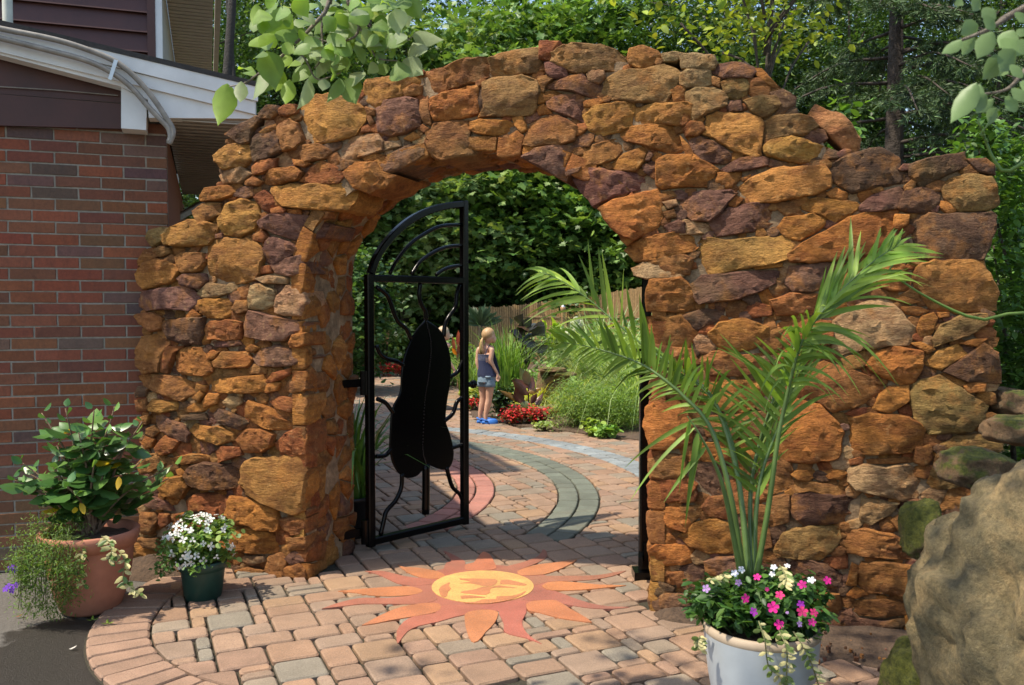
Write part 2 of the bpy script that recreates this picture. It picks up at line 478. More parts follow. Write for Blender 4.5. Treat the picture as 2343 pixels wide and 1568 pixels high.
for j in range(gy):
    for i in range(gx):
        if occ[i, j]: continue
        c0 = ax1 * (i - gx / 2) * MOD + ax2 * (j - gy / 2) * MOD + org
        if not (2.6 < c0[1] < 21 and abs(c0[0]) < .62 * c0[1] + .8): occ[i, j] = True; continue
        for w, h in rnd.sample(sizes, len(sizes)) + [(2, 1), (1, 2), (1, 1)]:
            if i + w <= gx and j + h <= gy and not occ[i:i + w, j:j + h].any(): break
        occ[i:i + w, j:j + h] = True
        q = [org + ax1 * (a - gx / 2) * MOD + ax2 * (b - gy / 2) * MOD for a, b in ((i, j), (i + w, j), (i + w, j + h), (i, j + h))]
        ctr = np.mean(q, axis=0)
        if not keep(ctr): continue
        parts = [q]
        if ctr[1] < 4.75 and ctr[0] < -.3 or ctr[1] < 3.9 and ctr[0] < 0: parts = [circ_clip(q, BC, BIN, True)] if np.linalg.norm(ctr - BC) < BIN + .25 else []
        else:
            dist = np.linalg.norm(ctr - RC)
            behind = (ctr - np.array(tuple(PL[:2]))) @ np.array((NF.x, NF.y)) < -1.22
            for ri, ro, _ in RINGS:
                if behind and ri - .3 < dist < ro + .3 and ctr[0] > -1.3:
                    parts = [p for s in parts for p in (circ_clip(s, RC, ri, True), circ_clip(s, RC, ro, False)) if len(p) > 2]
        for p in parts:
            if len(p) > 2 and area(p) > .0012: pieces.append((p, PCOLS[rnd.randrange(len(PCOLS))], ctr[1]))
# ring pavers: two courses of long wedges in each coloured band
for ri, ro, rc in RINGS:
    for k2 in range(2):
        a0, a1 = (ri + (ro - ri) * k2 / 2, ri + (ro - ri) * (k2 + 1) / 2)
        th = R(-62) + rnd.random() * .05
        while th < R(75):
            dth = rnd.uniform(.15, .24) / a0
            q = [RC + r_ * np.array([math.cos(t_), math.sin(t_)]) for r_, t_ in ((a0, th), (a1, th), (a1, th + dth), (a0, th + dth))]
            ctr = np.mean(q, axis=0)
            behind = (ctr - np.array(tuple(PL[:2]))) @ np.array((NF.x, NF.y)) < -1.22
            if behind and keep(ctr) and ctr[0] > -1.3:
                v = rnd.uniform(.85, 1.15); pieces.append((q, tuple(x * v for x in rc), ctr[1]))
            th += dth
# curved soldier course along the drive
th = R(118)
while th < R(262):
    dth = .118 / 1.3
    q = [BC + r_ * np.array([math.cos(t_), math.sin(t_)]) for r_, t_ in ((BIN, th), (BOUT, th), (BOUT, th + dth), (BIN, th + dth))]
    v = rnd.uniform(.85, 1.1); pieces.append((q, tuple(x * v for x in (.40, .245, .165)), 3.0))
    th += dth
bp = [BC + (BOUT + .004) * np.array([math.cos(R(a)), math.sin(R(a))]) for a in range(100, 268, 4)]
bed = MB(); outline = [(*p, -.002) for p in bp] + [(-.3, 2.6, -.002), (4, 2.6, -.002), (6, 5, -.002), (9, 22, -.002), (-14, 22, -.002), (-6, 7.2, -.002)]
bed.add(outline, [tuple(range(len(outline)))])
patio = tag(bed.build('patio', M['sand']), kind='structure')
pieces.sort(key=lambda p: -area(p[0]) / max(p[2], 2.5) ** 2.6)
rest = MB(); mossy = MB()
for i, (p, c, y) in enumerate(pieces):
    p = p if np.cross(np.array(p[1]) - p[0], np.array(p[2]) - p[1]) > 0 else p[::-1]
    v = rnd.uniform(.88, 1.08); c = (c[0] * v * .88, c[1] * v * .88, c[2] * v * .87)
    V, F = paver_geo(p, ZT)
    if i < 300:
        ctr = np.array([*np.mean(p, axis=0), ZT])
        o = link('paver', mesh_np('paver', V - ctr, F, c), M['paver'], patio); o.location = ctr
    else: rest.add(V, F, c)
tag(rest.build('paver_field', M['paver'], patio), kind='stuff')

# sun mosaic laid into the paving --------------------------------
MT = TZ(1500, 2050, 1.9525); MF = TZ(1600, 2120, 5.093)
mos = empty('sun_mosaic', gnd(*MT(636, 358)), 'flat sun mosaic with wavy red and orange rays and yellow face inlaid in the pavers', 'mosaic')
def sheet(name, pts, z, col, T=MT, n=3):
    P = [gnd(*T(*p), z) for p in pts]
    P = spline(P + [P[0]], len(P) * n + 1)[:-1] if n > 1 else np.array([tuple(p) for p in P])
    b = MB(); b.prism(P, (0, 0, -.012), col)
    if np.cross(P[1][:2] - P[0][:2], P[2][:2] - P[1][:2]) < 0: pass
    return child(name, np.vstack(b.v), b.f, col, M['paver'], mos)
RED = (.37, .12, .075); ORG = (.50, .175, .07); YEL = (.66, .38, .115)
mc = gnd(*MT(636, 356))
def disc(name, r, z, col, n=48):
    P = [(mc.x + r * math.cos(2 * math.pi * k / n), mc.y + r * math.sin(2 * math.pi * k / n), z) for k in range(n)]
    b = MB(); b.prism(P, (0, 0, -.012), col)
    return child(name, np.vstack(b.v), b.f, col, M['paver'], mos)
disc('ray_collar', .40, ZT + .0014, RED)
REDS = [[(960, 250), (1120, 250), (1300, 250), (1480, 245), (1600, 225), (1695, 212), (1600, 250), (1450, 278), (1280, 288), (1120, 292), (1010, 320)],
 [(1010, 330), (1110, 355), (1180, 365), (1300, 410), (1420, 450), (1560, 475), (1720, 480), (1600, 493), (1450, 490), (1330, 475), (1220, 455), (1130, 432), (1050, 430), (930, 425)],
 [(740, 195), (850, 170), (960, 140), (1050, 100), (1080, 55), (1105, 70), (1110, 110), (1060, 145), (960, 185), (890, 215), (890, 240), (800, 245), (700, 240)],
 [(350, 250), (345, 200), (370, 150), (400, 145), (390, 110), (345, 65), (400, 85), (500, 140), (505, 165), (520, 200), (600, 215), (700, 218), (700, 245), (500, 250)],
 [(-236, 215), (-130, 213), (-60, 222), (50, 250), (180, 268), (300, 275), (270, 310), (130, 320), (20, 310), (-60, 275), (-150, 235)],
 [(-553, 492), (-450, 455), (-350, 428), (-240, 412), (-60, 412), (100, 395), (180, 372), (260, 370), (300, 420), (200, 455), (0, 457), (-250, 457), (-400, 475)],
 [(325, 470), (280, 525), (130, 548), (50, 590), (0, 660), (5, 748), (30, 720), (80, 660), (160, 620), (300, 590), (420, 555), (510, 535), (640, 490), (480, 465)],
 [(755, 530), (790, 600), (790, 650), (830, 680), (960, 710), (1070, 750), (1010, 715), (960, 670), (930, 620), (930, 570), (958, 520), (952, 460), (920, 432), (640, 470), (640, 495), (750, 510)]]
ORGS = [[(10, 170), (60, 185), (160, 190), (300, 215), (350, 240), (355, 265), (270, 272), (180, 262), (80, 225)],
 [(-433, 362), (-250, 345), (0, 328), (110, 330), (180, 350), (185, 370), (100, 392), (-60, 400), (-200, 392), (-300, 375)],
 [(-258, 615), (-120, 540), (0, 490), (100, 465), (220, 450), (310, 455), (325, 490), (280, 520), (180, 540), (60, 560), (-60, 580), (-150, 600)],
 [(500, 540), (530, 515), (620, 500), (720, 505), (750, 530), (720, 600), (660, 660), (600, 730), (550, 730), (520, 660), (505, 600)],
 [(955, 460), (1000, 435), (1100, 430), (1180, 432), (1260, 480), (1350, 530), (1440, 590), (1330, 580), (1200, 560), (1050, 520), (970, 505)],
 [(1070, 325), (1110, 300), (1200, 290), (1350, 300), (1500, 315), (1695, 320), (1560, 335), (1400, 350), (1200, 358), (1110, 350)],
 [(890, 215), (950, 190), (1050, 165), (1180, 150), (1330, 130), (1270, 170), (1180, 210), (1080, 240), (960, 245), (900, 240)],
 [(500, 190), (510, 165), (570, 150), (600, 110), (640, 72), (690, 95), (720, 150), (735, 190), (700, 205), (600, 212), (520, 205)]]
for i, p in enumerate(REDS): sheet('red_ray', p, ZT + .0022 + i * .00008, tuple(c * rnd.uniform(.9, 1.1) for c in RED), n=2)
for i, p in enumerate(ORGS): sheet('orange_ray', p, ZT + .0032 + i * .00008, tuple(c * rnd.uniform(.92, 1.08) for c in ORG), n=2)
disc('yellow_disc', .278, ZT + .0044, YEL)
FACE = [[(300, 560), (360, 490), (480, 430), (520, 430), (490, 490), (540, 540), (480, 600), (460, 680), (400, 710), (330, 660)],
 [(700, 345), (1100, 350), (1400, 360), (1420, 430), (1320, 495), (1180, 495), (1080, 470), (900, 440), (700, 435), (930, 405), (720, 370)],
 [(1310, 510), (1450, 480), (1530, 490), (1800, 530), (1400, 515), (1290, 560), (1290, 610), (1230, 650), (1100, 660), (760, 625), (740, 600), (900, 570), (1010, 550), (1140, 510)],
 [(1500, 375), (1650, 370), (1900, 430), (2000, 470), (1880, 480), (1650, 455), (1480, 450)],
 [(720, 680), (900, 670), (1100, 690), (1200, 710), (1000, 720), (800, 730), (730, 730)],
 [(1140, 745), (1400, 740), (1420, 690), (1700, 680), (1850, 640), (1980, 585), (1930, 640), (1700, 750), (1300, 820), (900, 825), (780, 800), (1000, 795)]]
for i, p in enumerate(FACE): sheet('face_inlay', p, ZT + .0056 + i * .00008, (.50, .19, .075), MF, 2)

# ================================================================== the stone archway
import mathutils.geometry as mg
arch = empty('stone_archway', tuple(PL), 'tall rubble wall of rust orange sandstone with an arched gateway', 'wall')
CC = dict(o=(.48, .185, .037), y=(.51, .245, .055), b=(.35, .15, .042), p=(.235, .11, .068), r=(.37, .12, .034), g=(.295, .17, .055), t=(.48, .29, .135), d=(.165, .084, .044))
ST = {}
ST[2] = """b 560,490 700,470 860,405 980,400 1015,440 1000,520 930,560 830,590 720,625 600,650 555,620
g 1015,410 1100,370 1250,340 1355,330 1365,420 1330,500 1200,520 1040,535 1020,480
r 1353,283 1480,285 1440,420 1355,410
g 1450,370 1530,320 1620,305 1760,310 1860,335 1930,390 1970,450 1880,485 1720,490 1620,505 1540,480 1450,430
p 1390,430 1470,430 1540,480 1545,530 1440,545 1400,500
y 1955,400 1970,340 2060,315 2150,350 2180,380 2110,450 2030,470 1970,440
t 2185,370 2280,355 2335,365 2290,420 2200,420
g 975,570 1060,530 1250,525 1330,560 1350,640 1330,740 1290,785 1100,795 940,805 980,740 970,650
o 615,680 700,640 860,600 930,590 945,700 940,780 800,815 640,825 615,760
d 920,610 970,590 975,700 980,740 950,760 925,650
p 240,740 320,690 460,665 520,690 550,800 540,860 440,910 330,930 260,900 240,820
b 545,670 590,655 610,760 620,850 570,840 540,760
y 150,600 180,545 290,530 430,515 550,525 545,580 480,600 420,660 330,680 250,735 150,690
b 420,620 500,580 550,590 550,650 440,665
y -284,690 -230,650 -100,640 60,670 160,740 170,830 100,920 -20,960 -180,980 -250,960 -284,830
b 1345,530 1400,520 1450,545 1400,590 1390,640 1345,620
p 1390,590 1540,535 1650,500 1680,560 1760,580 1765,620 1720,670 1560,625 1410,605
t 1675,510 1720,475 1790,490 1800,530 1760,580 1690,555
g 1770,640 1810,540 1900,490 2070,475 2200,440 2290,480 2330,530 2280,590 2250,650 2220,705 2050,700 1890,685 1790,665
o 1340,640 1440,620 1500,640 1420,690 1350,710
p 1405,700 1500,650 1640,650 1655,690 1640,770 1655,835 1570,800 1480,770 1420,740
o 1330,740 1380,710 1420,745 1440,775 1350,785
o 1655,690 1780,670 1805,690 1740,735 1660,735
y 1650,790 1740,730 1880,700 1990,700 2000,740 1970,830 1975,860 1890,900 1760,925 1700,890 1650,820
y 1975,830 2000,740 2120,715 2340,705 2420,720 2440,850 2300,860 2150,850 2050,855
o 2245,620 2300,590 2345,600 2345,700 2270,700
b 595,960 640,850 760,830 880,830 890,870 870,960 905,1000 985,1000 900,1060 780,1080 690,1100 620,1050 590,1020
o 885,840 960,820 1130,825 1180,860 1160,900 1050,930 930,915 890,890
o 1165,810 1230,785 1260,850 1270,890 1230,910 1185,860
b 1255,990 1270,880 1310,820 1440,785 1540,820 1610,870 1580,960 1500,990 1400,995 1300,1005
r 1600,930 1610,850 1660,840 1680,880 1640,920
o 1145,930 1200,895 1250,930 1250,975 1170,970
p 1570,980 1620,920 1720,910 1720,960 1690,1000 1600,1010
p 1240,1080 1340,1020 1470,990 1590,1000 1600,1060 1560,1150 1530,1240 1440,1190 1350,1130
b 1560,1145 1620,1060 1720,990 1850,950 1940,970 1920,1020 1870,1080 1790,1120 1640,1140
o 1910,920 1960,870 2100,850 2250,865 2310,920 2330,1040 2250,1050 2150,1020 2040,990 1940,960
o 1835,1130 1930,1050 2050,1005 2080,1040 2060,1110 2010,1170 1900,1170
d 2070,1100 2100,1030 2130,1060 2100,1105
p 2050,1130 2140,1090 2155,1160 2110,1205 2060,1170
p 1525,1170 1640,1140 1620,1180 1540,1205
p 1580,1210 1640,1150 1790,1150 1830,1165 2010,1180 2130,1220 2110,1270 1960,1320 1830,1360 1720,1400 1640,1310 1600,1240
o 2150,1100 2220,1060 2400,1060 2520,1130 2560,1160 2500,1270 2300,1280 2200,1290 2150,1260
o 1760,1430 1850,1370 2010,1330 2160,1290 2180,1360 2190,1480 2150,1560 1990,1640 1900,1600 1830,1530
b 2190,1310 2260,1300 2290,1340 2230,1370
t 2190,1380 2280,1360 2300,1400 2230,1430
b 2190,1450 2270,1430 2290,1480 2220,1500
p 2200,1540 2300,1500 2345,1520 2345,1590 2240,1590
t -40,1010 60,940 250,920 290,970 290,1030 200,1060 90,1090 0,1110
t 290,970 400,960 410,1000 300,1030
o 150,1080 240,1050 300,1060 290,1090 180,1110
p 265,1110 340,1060 430,1000 530,985 575,1010 570,1060 500,1110 400,1160 320,1190 280,1160
o 25,1180 110,1110 250,1110 280,1170 380,1200 330,1270 200,1320 90,1280
o 430,950 500,900 550,940 480,965
r 520,880 560,850 605,880 570,910
d 0,1090 120,1090 150,1100 60,1150 0,1160
b 170,790 210,790 230,840 200,860
b 175,730 235,750 235,790 180,790
r 150,870 190,850 210,900 140,910"""
ST[3] = """t 0,380 100,370 230,385 250,440 220,480 100,485 20,470
p 215,490 260,440 420,430 520,470 480,540 390,535 300,540
t 0,510 50,485 200,485 215,570 160,600 50,605 0,580
g 280,570 340,540 450,530 475,590 450,650 390,685 310,660
b 460,545 540,535 610,580 610,650 500,670 470,640
o 480,470 560,475 620,540 690,610 610,590 540,540
b 215,520 275,540 270,600 220,580
t 20,640 110,610 250,605 320,660 310,720 200,770 90,830 70,750
p 310,740 350,685 410,690 425,760 340,765
g 440,690 550,655 650,660 690,720 620,780 560,805 480,760
d 610,640 700,615 790,660 780,710 700,780 640,790 690,720
y 165,900 190,800 260,770 440,770 500,790 555,830 550,1060 480,1065 340,1020 230,950 165,920
g 560,860 640,800 820,780 900,810 935,860 860,920 740,935 580,955
y 575,1010 620,960 760,930 900,975 1010,1010 960,1075 820,1120 700,1090 600,1070
d 1010,1010 1090,1040 1080,1080 970,1090
d 1000,1150 1150,1060 1350,1010 1480,1070 1540,1180 1500,1250 1300,1290 1170,1320 1080,1260 1020,1220
d 1560,1130 1700,1080 1920,1045 1960,1130 1800,1200 1650,1280 1570,1200
d 1960,1090 2080,1080 2140,1130 2140,1190 2020,1170
b 1525,1270 1580,1220 1610,1240 1580,1310 1530,1300
g 1785,1290 1850,1220 1960,1190 2110,1210 2150,1280 2160,1400 2080,1430 1900,1440 1820,1370
d 1490,1420 1530,1310 1640,1280 1760,1310 1770,1380 1700,1450 1560,1450
p 1220,1410 1310,1330 1480,1280 1520,1300 1480,1420 1330,1445 1230,1440
o 995,1320 1060,1280 1140,1320 1130,1380 1020,1350
y 390,1290 480,1220 640,1150 980,1135 1010,1200 1020,1270 900,1330 700,1370 480,1390 400,1320
o 820,1390 940,1350 1180,1380 1220,1410 1130,1480 1050,1520 950,1460 840,1430
p 70,970 120,930 260,980 340,1050 350,1090 280,1115 140,1105 90,1030
p 275,1160 400,1080 520,1070 600,1085 590,1130 480,1160 330,1175
p 600,1140 610,1090 740,1115 760,1150 640,1150
o 0,930 60,990 100,1060 50,1080 20,1010
o 20,880 70,830 150,840 175,890 120,930 40,935
o 0,740 60,750 70,830 20,870 0,850
o 245,1240 260,1180 420,1175 410,1220 350,1280 280,1290
o 410,1220 480,1190 490,1215 430,1240
o 325,1390 380,1335 430,1360 380,1420 340,1410
p 20,1360 100,1310 330,1300 390,1320 330,1380 280,1450 200,1515 80,1500 0,1440
b 20,1340 40,1290 110,1290 90,1340
p 210,1510 330,1420 480,1390 590,1390 700,1480 640,1540 520,1570 380,1600 260,1610 220,1560
b 630,1385 780,1380 820,1440 720,1480 670,1430
o 660,1560 720,1490 900,1460 980,1490 990,1530 930,1580 820,1640 730,1620
o 1000,1570 1150,1480 1280,1450 1380,1440 1430,1480 1440,1560 1380,1700 1200,1760 900,1790 750,1780 740,1730 850,1650
o 1450,1520 1460,1465 1560,1465 1550,1530 1490,1570 1455,1560
d 1570,1510 1700,1460 2100,1450 2150,1480 2130,1570 2090,1700 2060,1770 1850,1780 1620,1770 1540,1700 1560,1580
t 0,1490 150,1520 230,1540 200,1590 0,1600"""
ST[6] = """y 100,320 110,130 170,70 300,85 520,70 720,60 755,110 740,220 600,260 400,290 200,325 110,335
o 505,275 690,245 695,270 520,290
p 80,390 160,330 480,300 660,300 650,380 560,430 400,490 140,520 100,460
p 720,380 750,270 900,250 1050,240 1010,400 900,440 770,440
b 1080,260 1200,240 1350,250 1330,400 1200,450 1060,420
o 1380,260 1500,250 1570,290 1560,430 1430,430 1360,400 1330,330
y 1590,370 1620,260 1750,230 2060,230 2110,320 2170,450 2150,560 2060,570 1880,590 1700,540 1630,440
b 1530,220 1600,215 1665,245 1600,260
b 1420,200 1520,140 1520,190 1480,230
b -220,240 -100,200 30,190 80,220 60,320 -30,330 -180,330
r 620,500 760,450 930,460 920,590 760,600 660,600
r 430,560 520,510 620,540 625,600 500,615
o -200,360 0,340 120,440 100,560 0,580 -220,570 -230,450
p 20,600 150,560 330,560 290,620 120,700 40,680
o 200,720 270,650 420,620 600,680 620,760 500,830 350,850 240,790
o -220,620 0,600 120,720 60,830 -80,840 -220,790
r 650,640 800,620 1030,640 1030,780 860,830 680,790
b 130,880 260,840 420,870 560,860 600,960 420,1010 200,1000
r 620,870 780,840 860,900 800,1000 640,990
t 1040,820 1050,640 1200,540 1380,480 1460,540 1590,680 1600,740 1550,800 1400,810 1250,830 1100,870
o 1440,495 1520,470 1630,510 1560,525
o 1500,540 1620,540 1700,570 1620,605 1540,590
o 1610,690 1640,610 1720,585 1750,620 1720,720 1640,780
g 1715,760 1780,660 1920,600 2080,590 2080,660 1960,740 1740,805
o 1750,580 1830,580 1830,610 1760,620
o 1260,940 1340,850 1450,810 1640,850 1650,930 1590,1060 1500,1070 1350,1000
b 1100,900 1250,840 1310,880 1250,960 1130,970
o 1570,790 1640,780 1740,830 1680,860
y 1660,930 1760,840 1880,800 1960,860 1850,930 1780,970
d 1790,980 1900,910 2060,790 2160,860 2180,1060 1950,1050
o 1890,790 2000,760 2090,760 2020,815
b 800,1060 870,930 980,920 1150,960 1400,1080 1330,1150 1180,1230 1040,1260 900,1170
o 1310,1240 1360,1140 1420,1090 1555,1080 1560,1180 1440,1260
g 1570,1150 1590,1070 1770,1010 1880,1080 2000,1160 2090,1200 2080,1300 1990,1390 1700,1400 1600,1290
o 1930,1080 2000,1045 2080,1060 2070,1120 1960,1130
o 650,1500 690,1300 800,1180 950,1210 1080,1340 1110,1400 1080,1570 900,1600 650,1600
r 1125,1270 1200,1230 1270,1230 1260,1280 1180,1290
o 1130,1380 1150,1300 1300,1265 1550,1290 1670,1370 1640,1480 1560,1530 1250,1545 1150,1500
b 1650,1540 1660,1490 1700,1480 1720,1520 1690,1560
g 1770,1480 1900,1420 2100,1410 2200,1460 2180,1530 1950,1560 1830,1530
o 120,1080 300,1040 560,1050 600,1180 420,1260 180,1230
b 160,1290 380,1270 620,1250 620,1400 400,1430 180,1420
o 140,1470 330,1450 560,1440 620,1560 400,1600 160,1590"""
ST[5] = """o 1890,40 2010,20 2000,90 1950,125 1910,90
o 1940,160 1990,100 2150,50 2340,30 2440,60 2420,150 2250,210 2100,230 2000,230
t 1990,280 2060,240 2300,250 2345,300 2300,350 2080,350 2000,330
b 2075,860 2150,800 2380,830 2440,930 2300,960 2110,950
b 2090,1100 2130,1000 2300,980 2420,1040 2380,1150 2200,1170
o 2080,1230 2130,1190 2300,1180 2345,1230 2400,1350 2380,1470 2250,1510 2110,1500 2065,1350"""
ST[8] = """b 2100,30 2200,-10 2345,0 2345,140 2200,155 2110,140
r 2090,210 2170,170 2345,150 2420,200 2345,300 2200,320 2110,300
o 2130,340 2190,330 2190,480 2140,520 2125,440
o 2200,360 2345,350 2400,450 2345,520 2230,480 2200,430
o 2110,540 2250,530 2300,600 2180,600
o 2100,640 2150,600 2345,610 2400,640 2380,730 2200,750 2110,720
b 2110,770 2230,760 2270,810 2200,830 2130,810
d 2090,920 2150,840 2270,900 2260,940 2160,960
b 2230,800 2345,780 2400,860 2300,900
d 2090,980 2200,930 2345,950 2400,1090 2200,1110 2110,1040"""
ST[9] = """t 1150,170 1160,90 1260,65 1400,80 1540,60 1620,120 1670,200 1640,290 1500,300 1350,270 1200,230
b 710,190 780,165 1000,195 1140,210 1130,260 1040,280 880,240 760,260
d 745,340 790,260 900,250 1150,280 1240,310 1220,440 1060,460 850,475 770,410
t 1240,290 1480,330 1430,400 1300,470 1230,440
o 760,130 800,100 900,95 930,130 880,175 800,165
o 960,110 1080,95 1140,120 1100,165 1010,160
b 1260,30 1400,20 1600,10 1580,50 1270,60
r 1150,30 1250,0 1240,60 1160,65
g 1690,180 1750,0 1900,-20 2080,60 2000,150 1900,210 1750,235
b 1600,-60 1700,-60 1720,20 1660,75 1590,40
g 640,640 700,530 860,480 1050,490 1090,560 1040,640 950,715 780,705 660,690
b 1095,580 1150,510 1260,500 1450,540 1560,620 1610,700 1500,705 1300,690 1120,660
o 0,550 100,460 250,430 340,470 410,590 400,660 200,660 60,610
r 0,200 90,200 120,260 100,310 0,320
r 150,350 200,290 330,270 420,400 330,440 200,410
b 0,350 150,340 160,400 30,500 0,510
b 620,290 740,270 750,330 740,450 620,480
b 430,480 600,490 620,620 480,680 420,600
r 1000,700 1140,670 1140,770 1050,770 980,730
d 700,740 850,700 1000,740 1110,830 1090,900 950,900 760,850
b 1200,830 1240,730 1400,720 1610,760 1640,850 1640,940 1500,950 1260,930 1220,880
o 1130,880 1170,740 1210,760 1200,880
o 1125,950 1190,895 1290,940 1200,975
o 1310,965 1380,950 1420,970 1360,990
b 1160,1040 1230,990 1400,975 1580,1030 1560,1080 1400,1100 1230,1090
d 1180,1110 1400,1120 1580,1100 1500,1170 1250,1190
p 170,720 250,690 430,690 440,800 300,830 180,800
d 0,770 60,740 160,760 165,880 100,940 20,900
b 0,680 80,670 100,720 0,730
b 1430,440 1530,390 1540,470 1500,530
d 180,860 400,850 560,900 500,1000 250,1010
b 600,900 760,890 900,930 1080,940 1080,1080 800,1100 600,1050"""
ST[1] = """d 1550,920 1640,860 1750,800 1790,810 1740,890 1720,970 1650,985
d 1770,780 1830,725 1900,725 1910,770 1860,820 1790,810
r 1910,750 1960,715 2030,720 2030,780 1960,800 1915,790
d 1720,980 1760,930 1880,900 1920,950 1930,1030 1850,1080 1740,1110 1720,1050
b 1900,860 1990,820 2040,850 2080,970 2020,1020 1930,1030 1900,950
b 1785,910 1830,870 1890,850 1890,890 1800,920
y 1485,1070 1560,1000 1650,980 1715,1000 1720,1090 1680,1140 1540,1160 1500,1110
t 1500,1200 1560,1160 1660,1145 1720,1190 1640,1250 1530,1255
r 1730,1140 1780,1100 1900,1085 1890,1140 1800,1190 1740,1195
b 1950,1040 2020,1000 2180,985 2260,1030 2220,1080 2100,1110 2000,1090
o 1800,1220 1860,1160 2010,1145 2070,1180 2040,1230 1900,1260 1820,1260
r 2060,1240 2130,1150 2200,1100 2290,1140 2340,1190 2300,1250 2150,1260
r 1670,1250 1740,1200 1800,1240 1770,1270 1690,1270
o 2010,1090 2090,1100 2130,1120 2080,1145 2020,1130
o 1370,1360 1420,1290 1560,1265 1620,1300 1580,1340 1500,1370 1390,1375
p 1575,1330 1650,1280 1730,1270 1735,1340 1680,1360
y 1860,1280 2000,1260 2343,1250 2420,1300 2400,1380 2343,1430 2200,1435 1950,1410 1890,1350
r 1740,1350 1810,1300 1870,1350 1890,1420 1840,1450 1780,1420
b 1310,1440 1400,1385 1510,1390 1520,1460 1430,1510 1370,1540
y 1505,1490 1560,1400 1650,1360 1750,1390 1785,1470 1750,1560 1640,1620 1530,1600 1500,1550
p 1785,1520 1850,1470 1950,1455 2100,1475 2220,1530 2180,1610 2000,1640 1900,1600 1800,1560
r 1860,1430 1920,1410 1970,1430 1950,1460 1870,1460
o 1970,1430 2050,1430 2060,1465 1980,1460"""
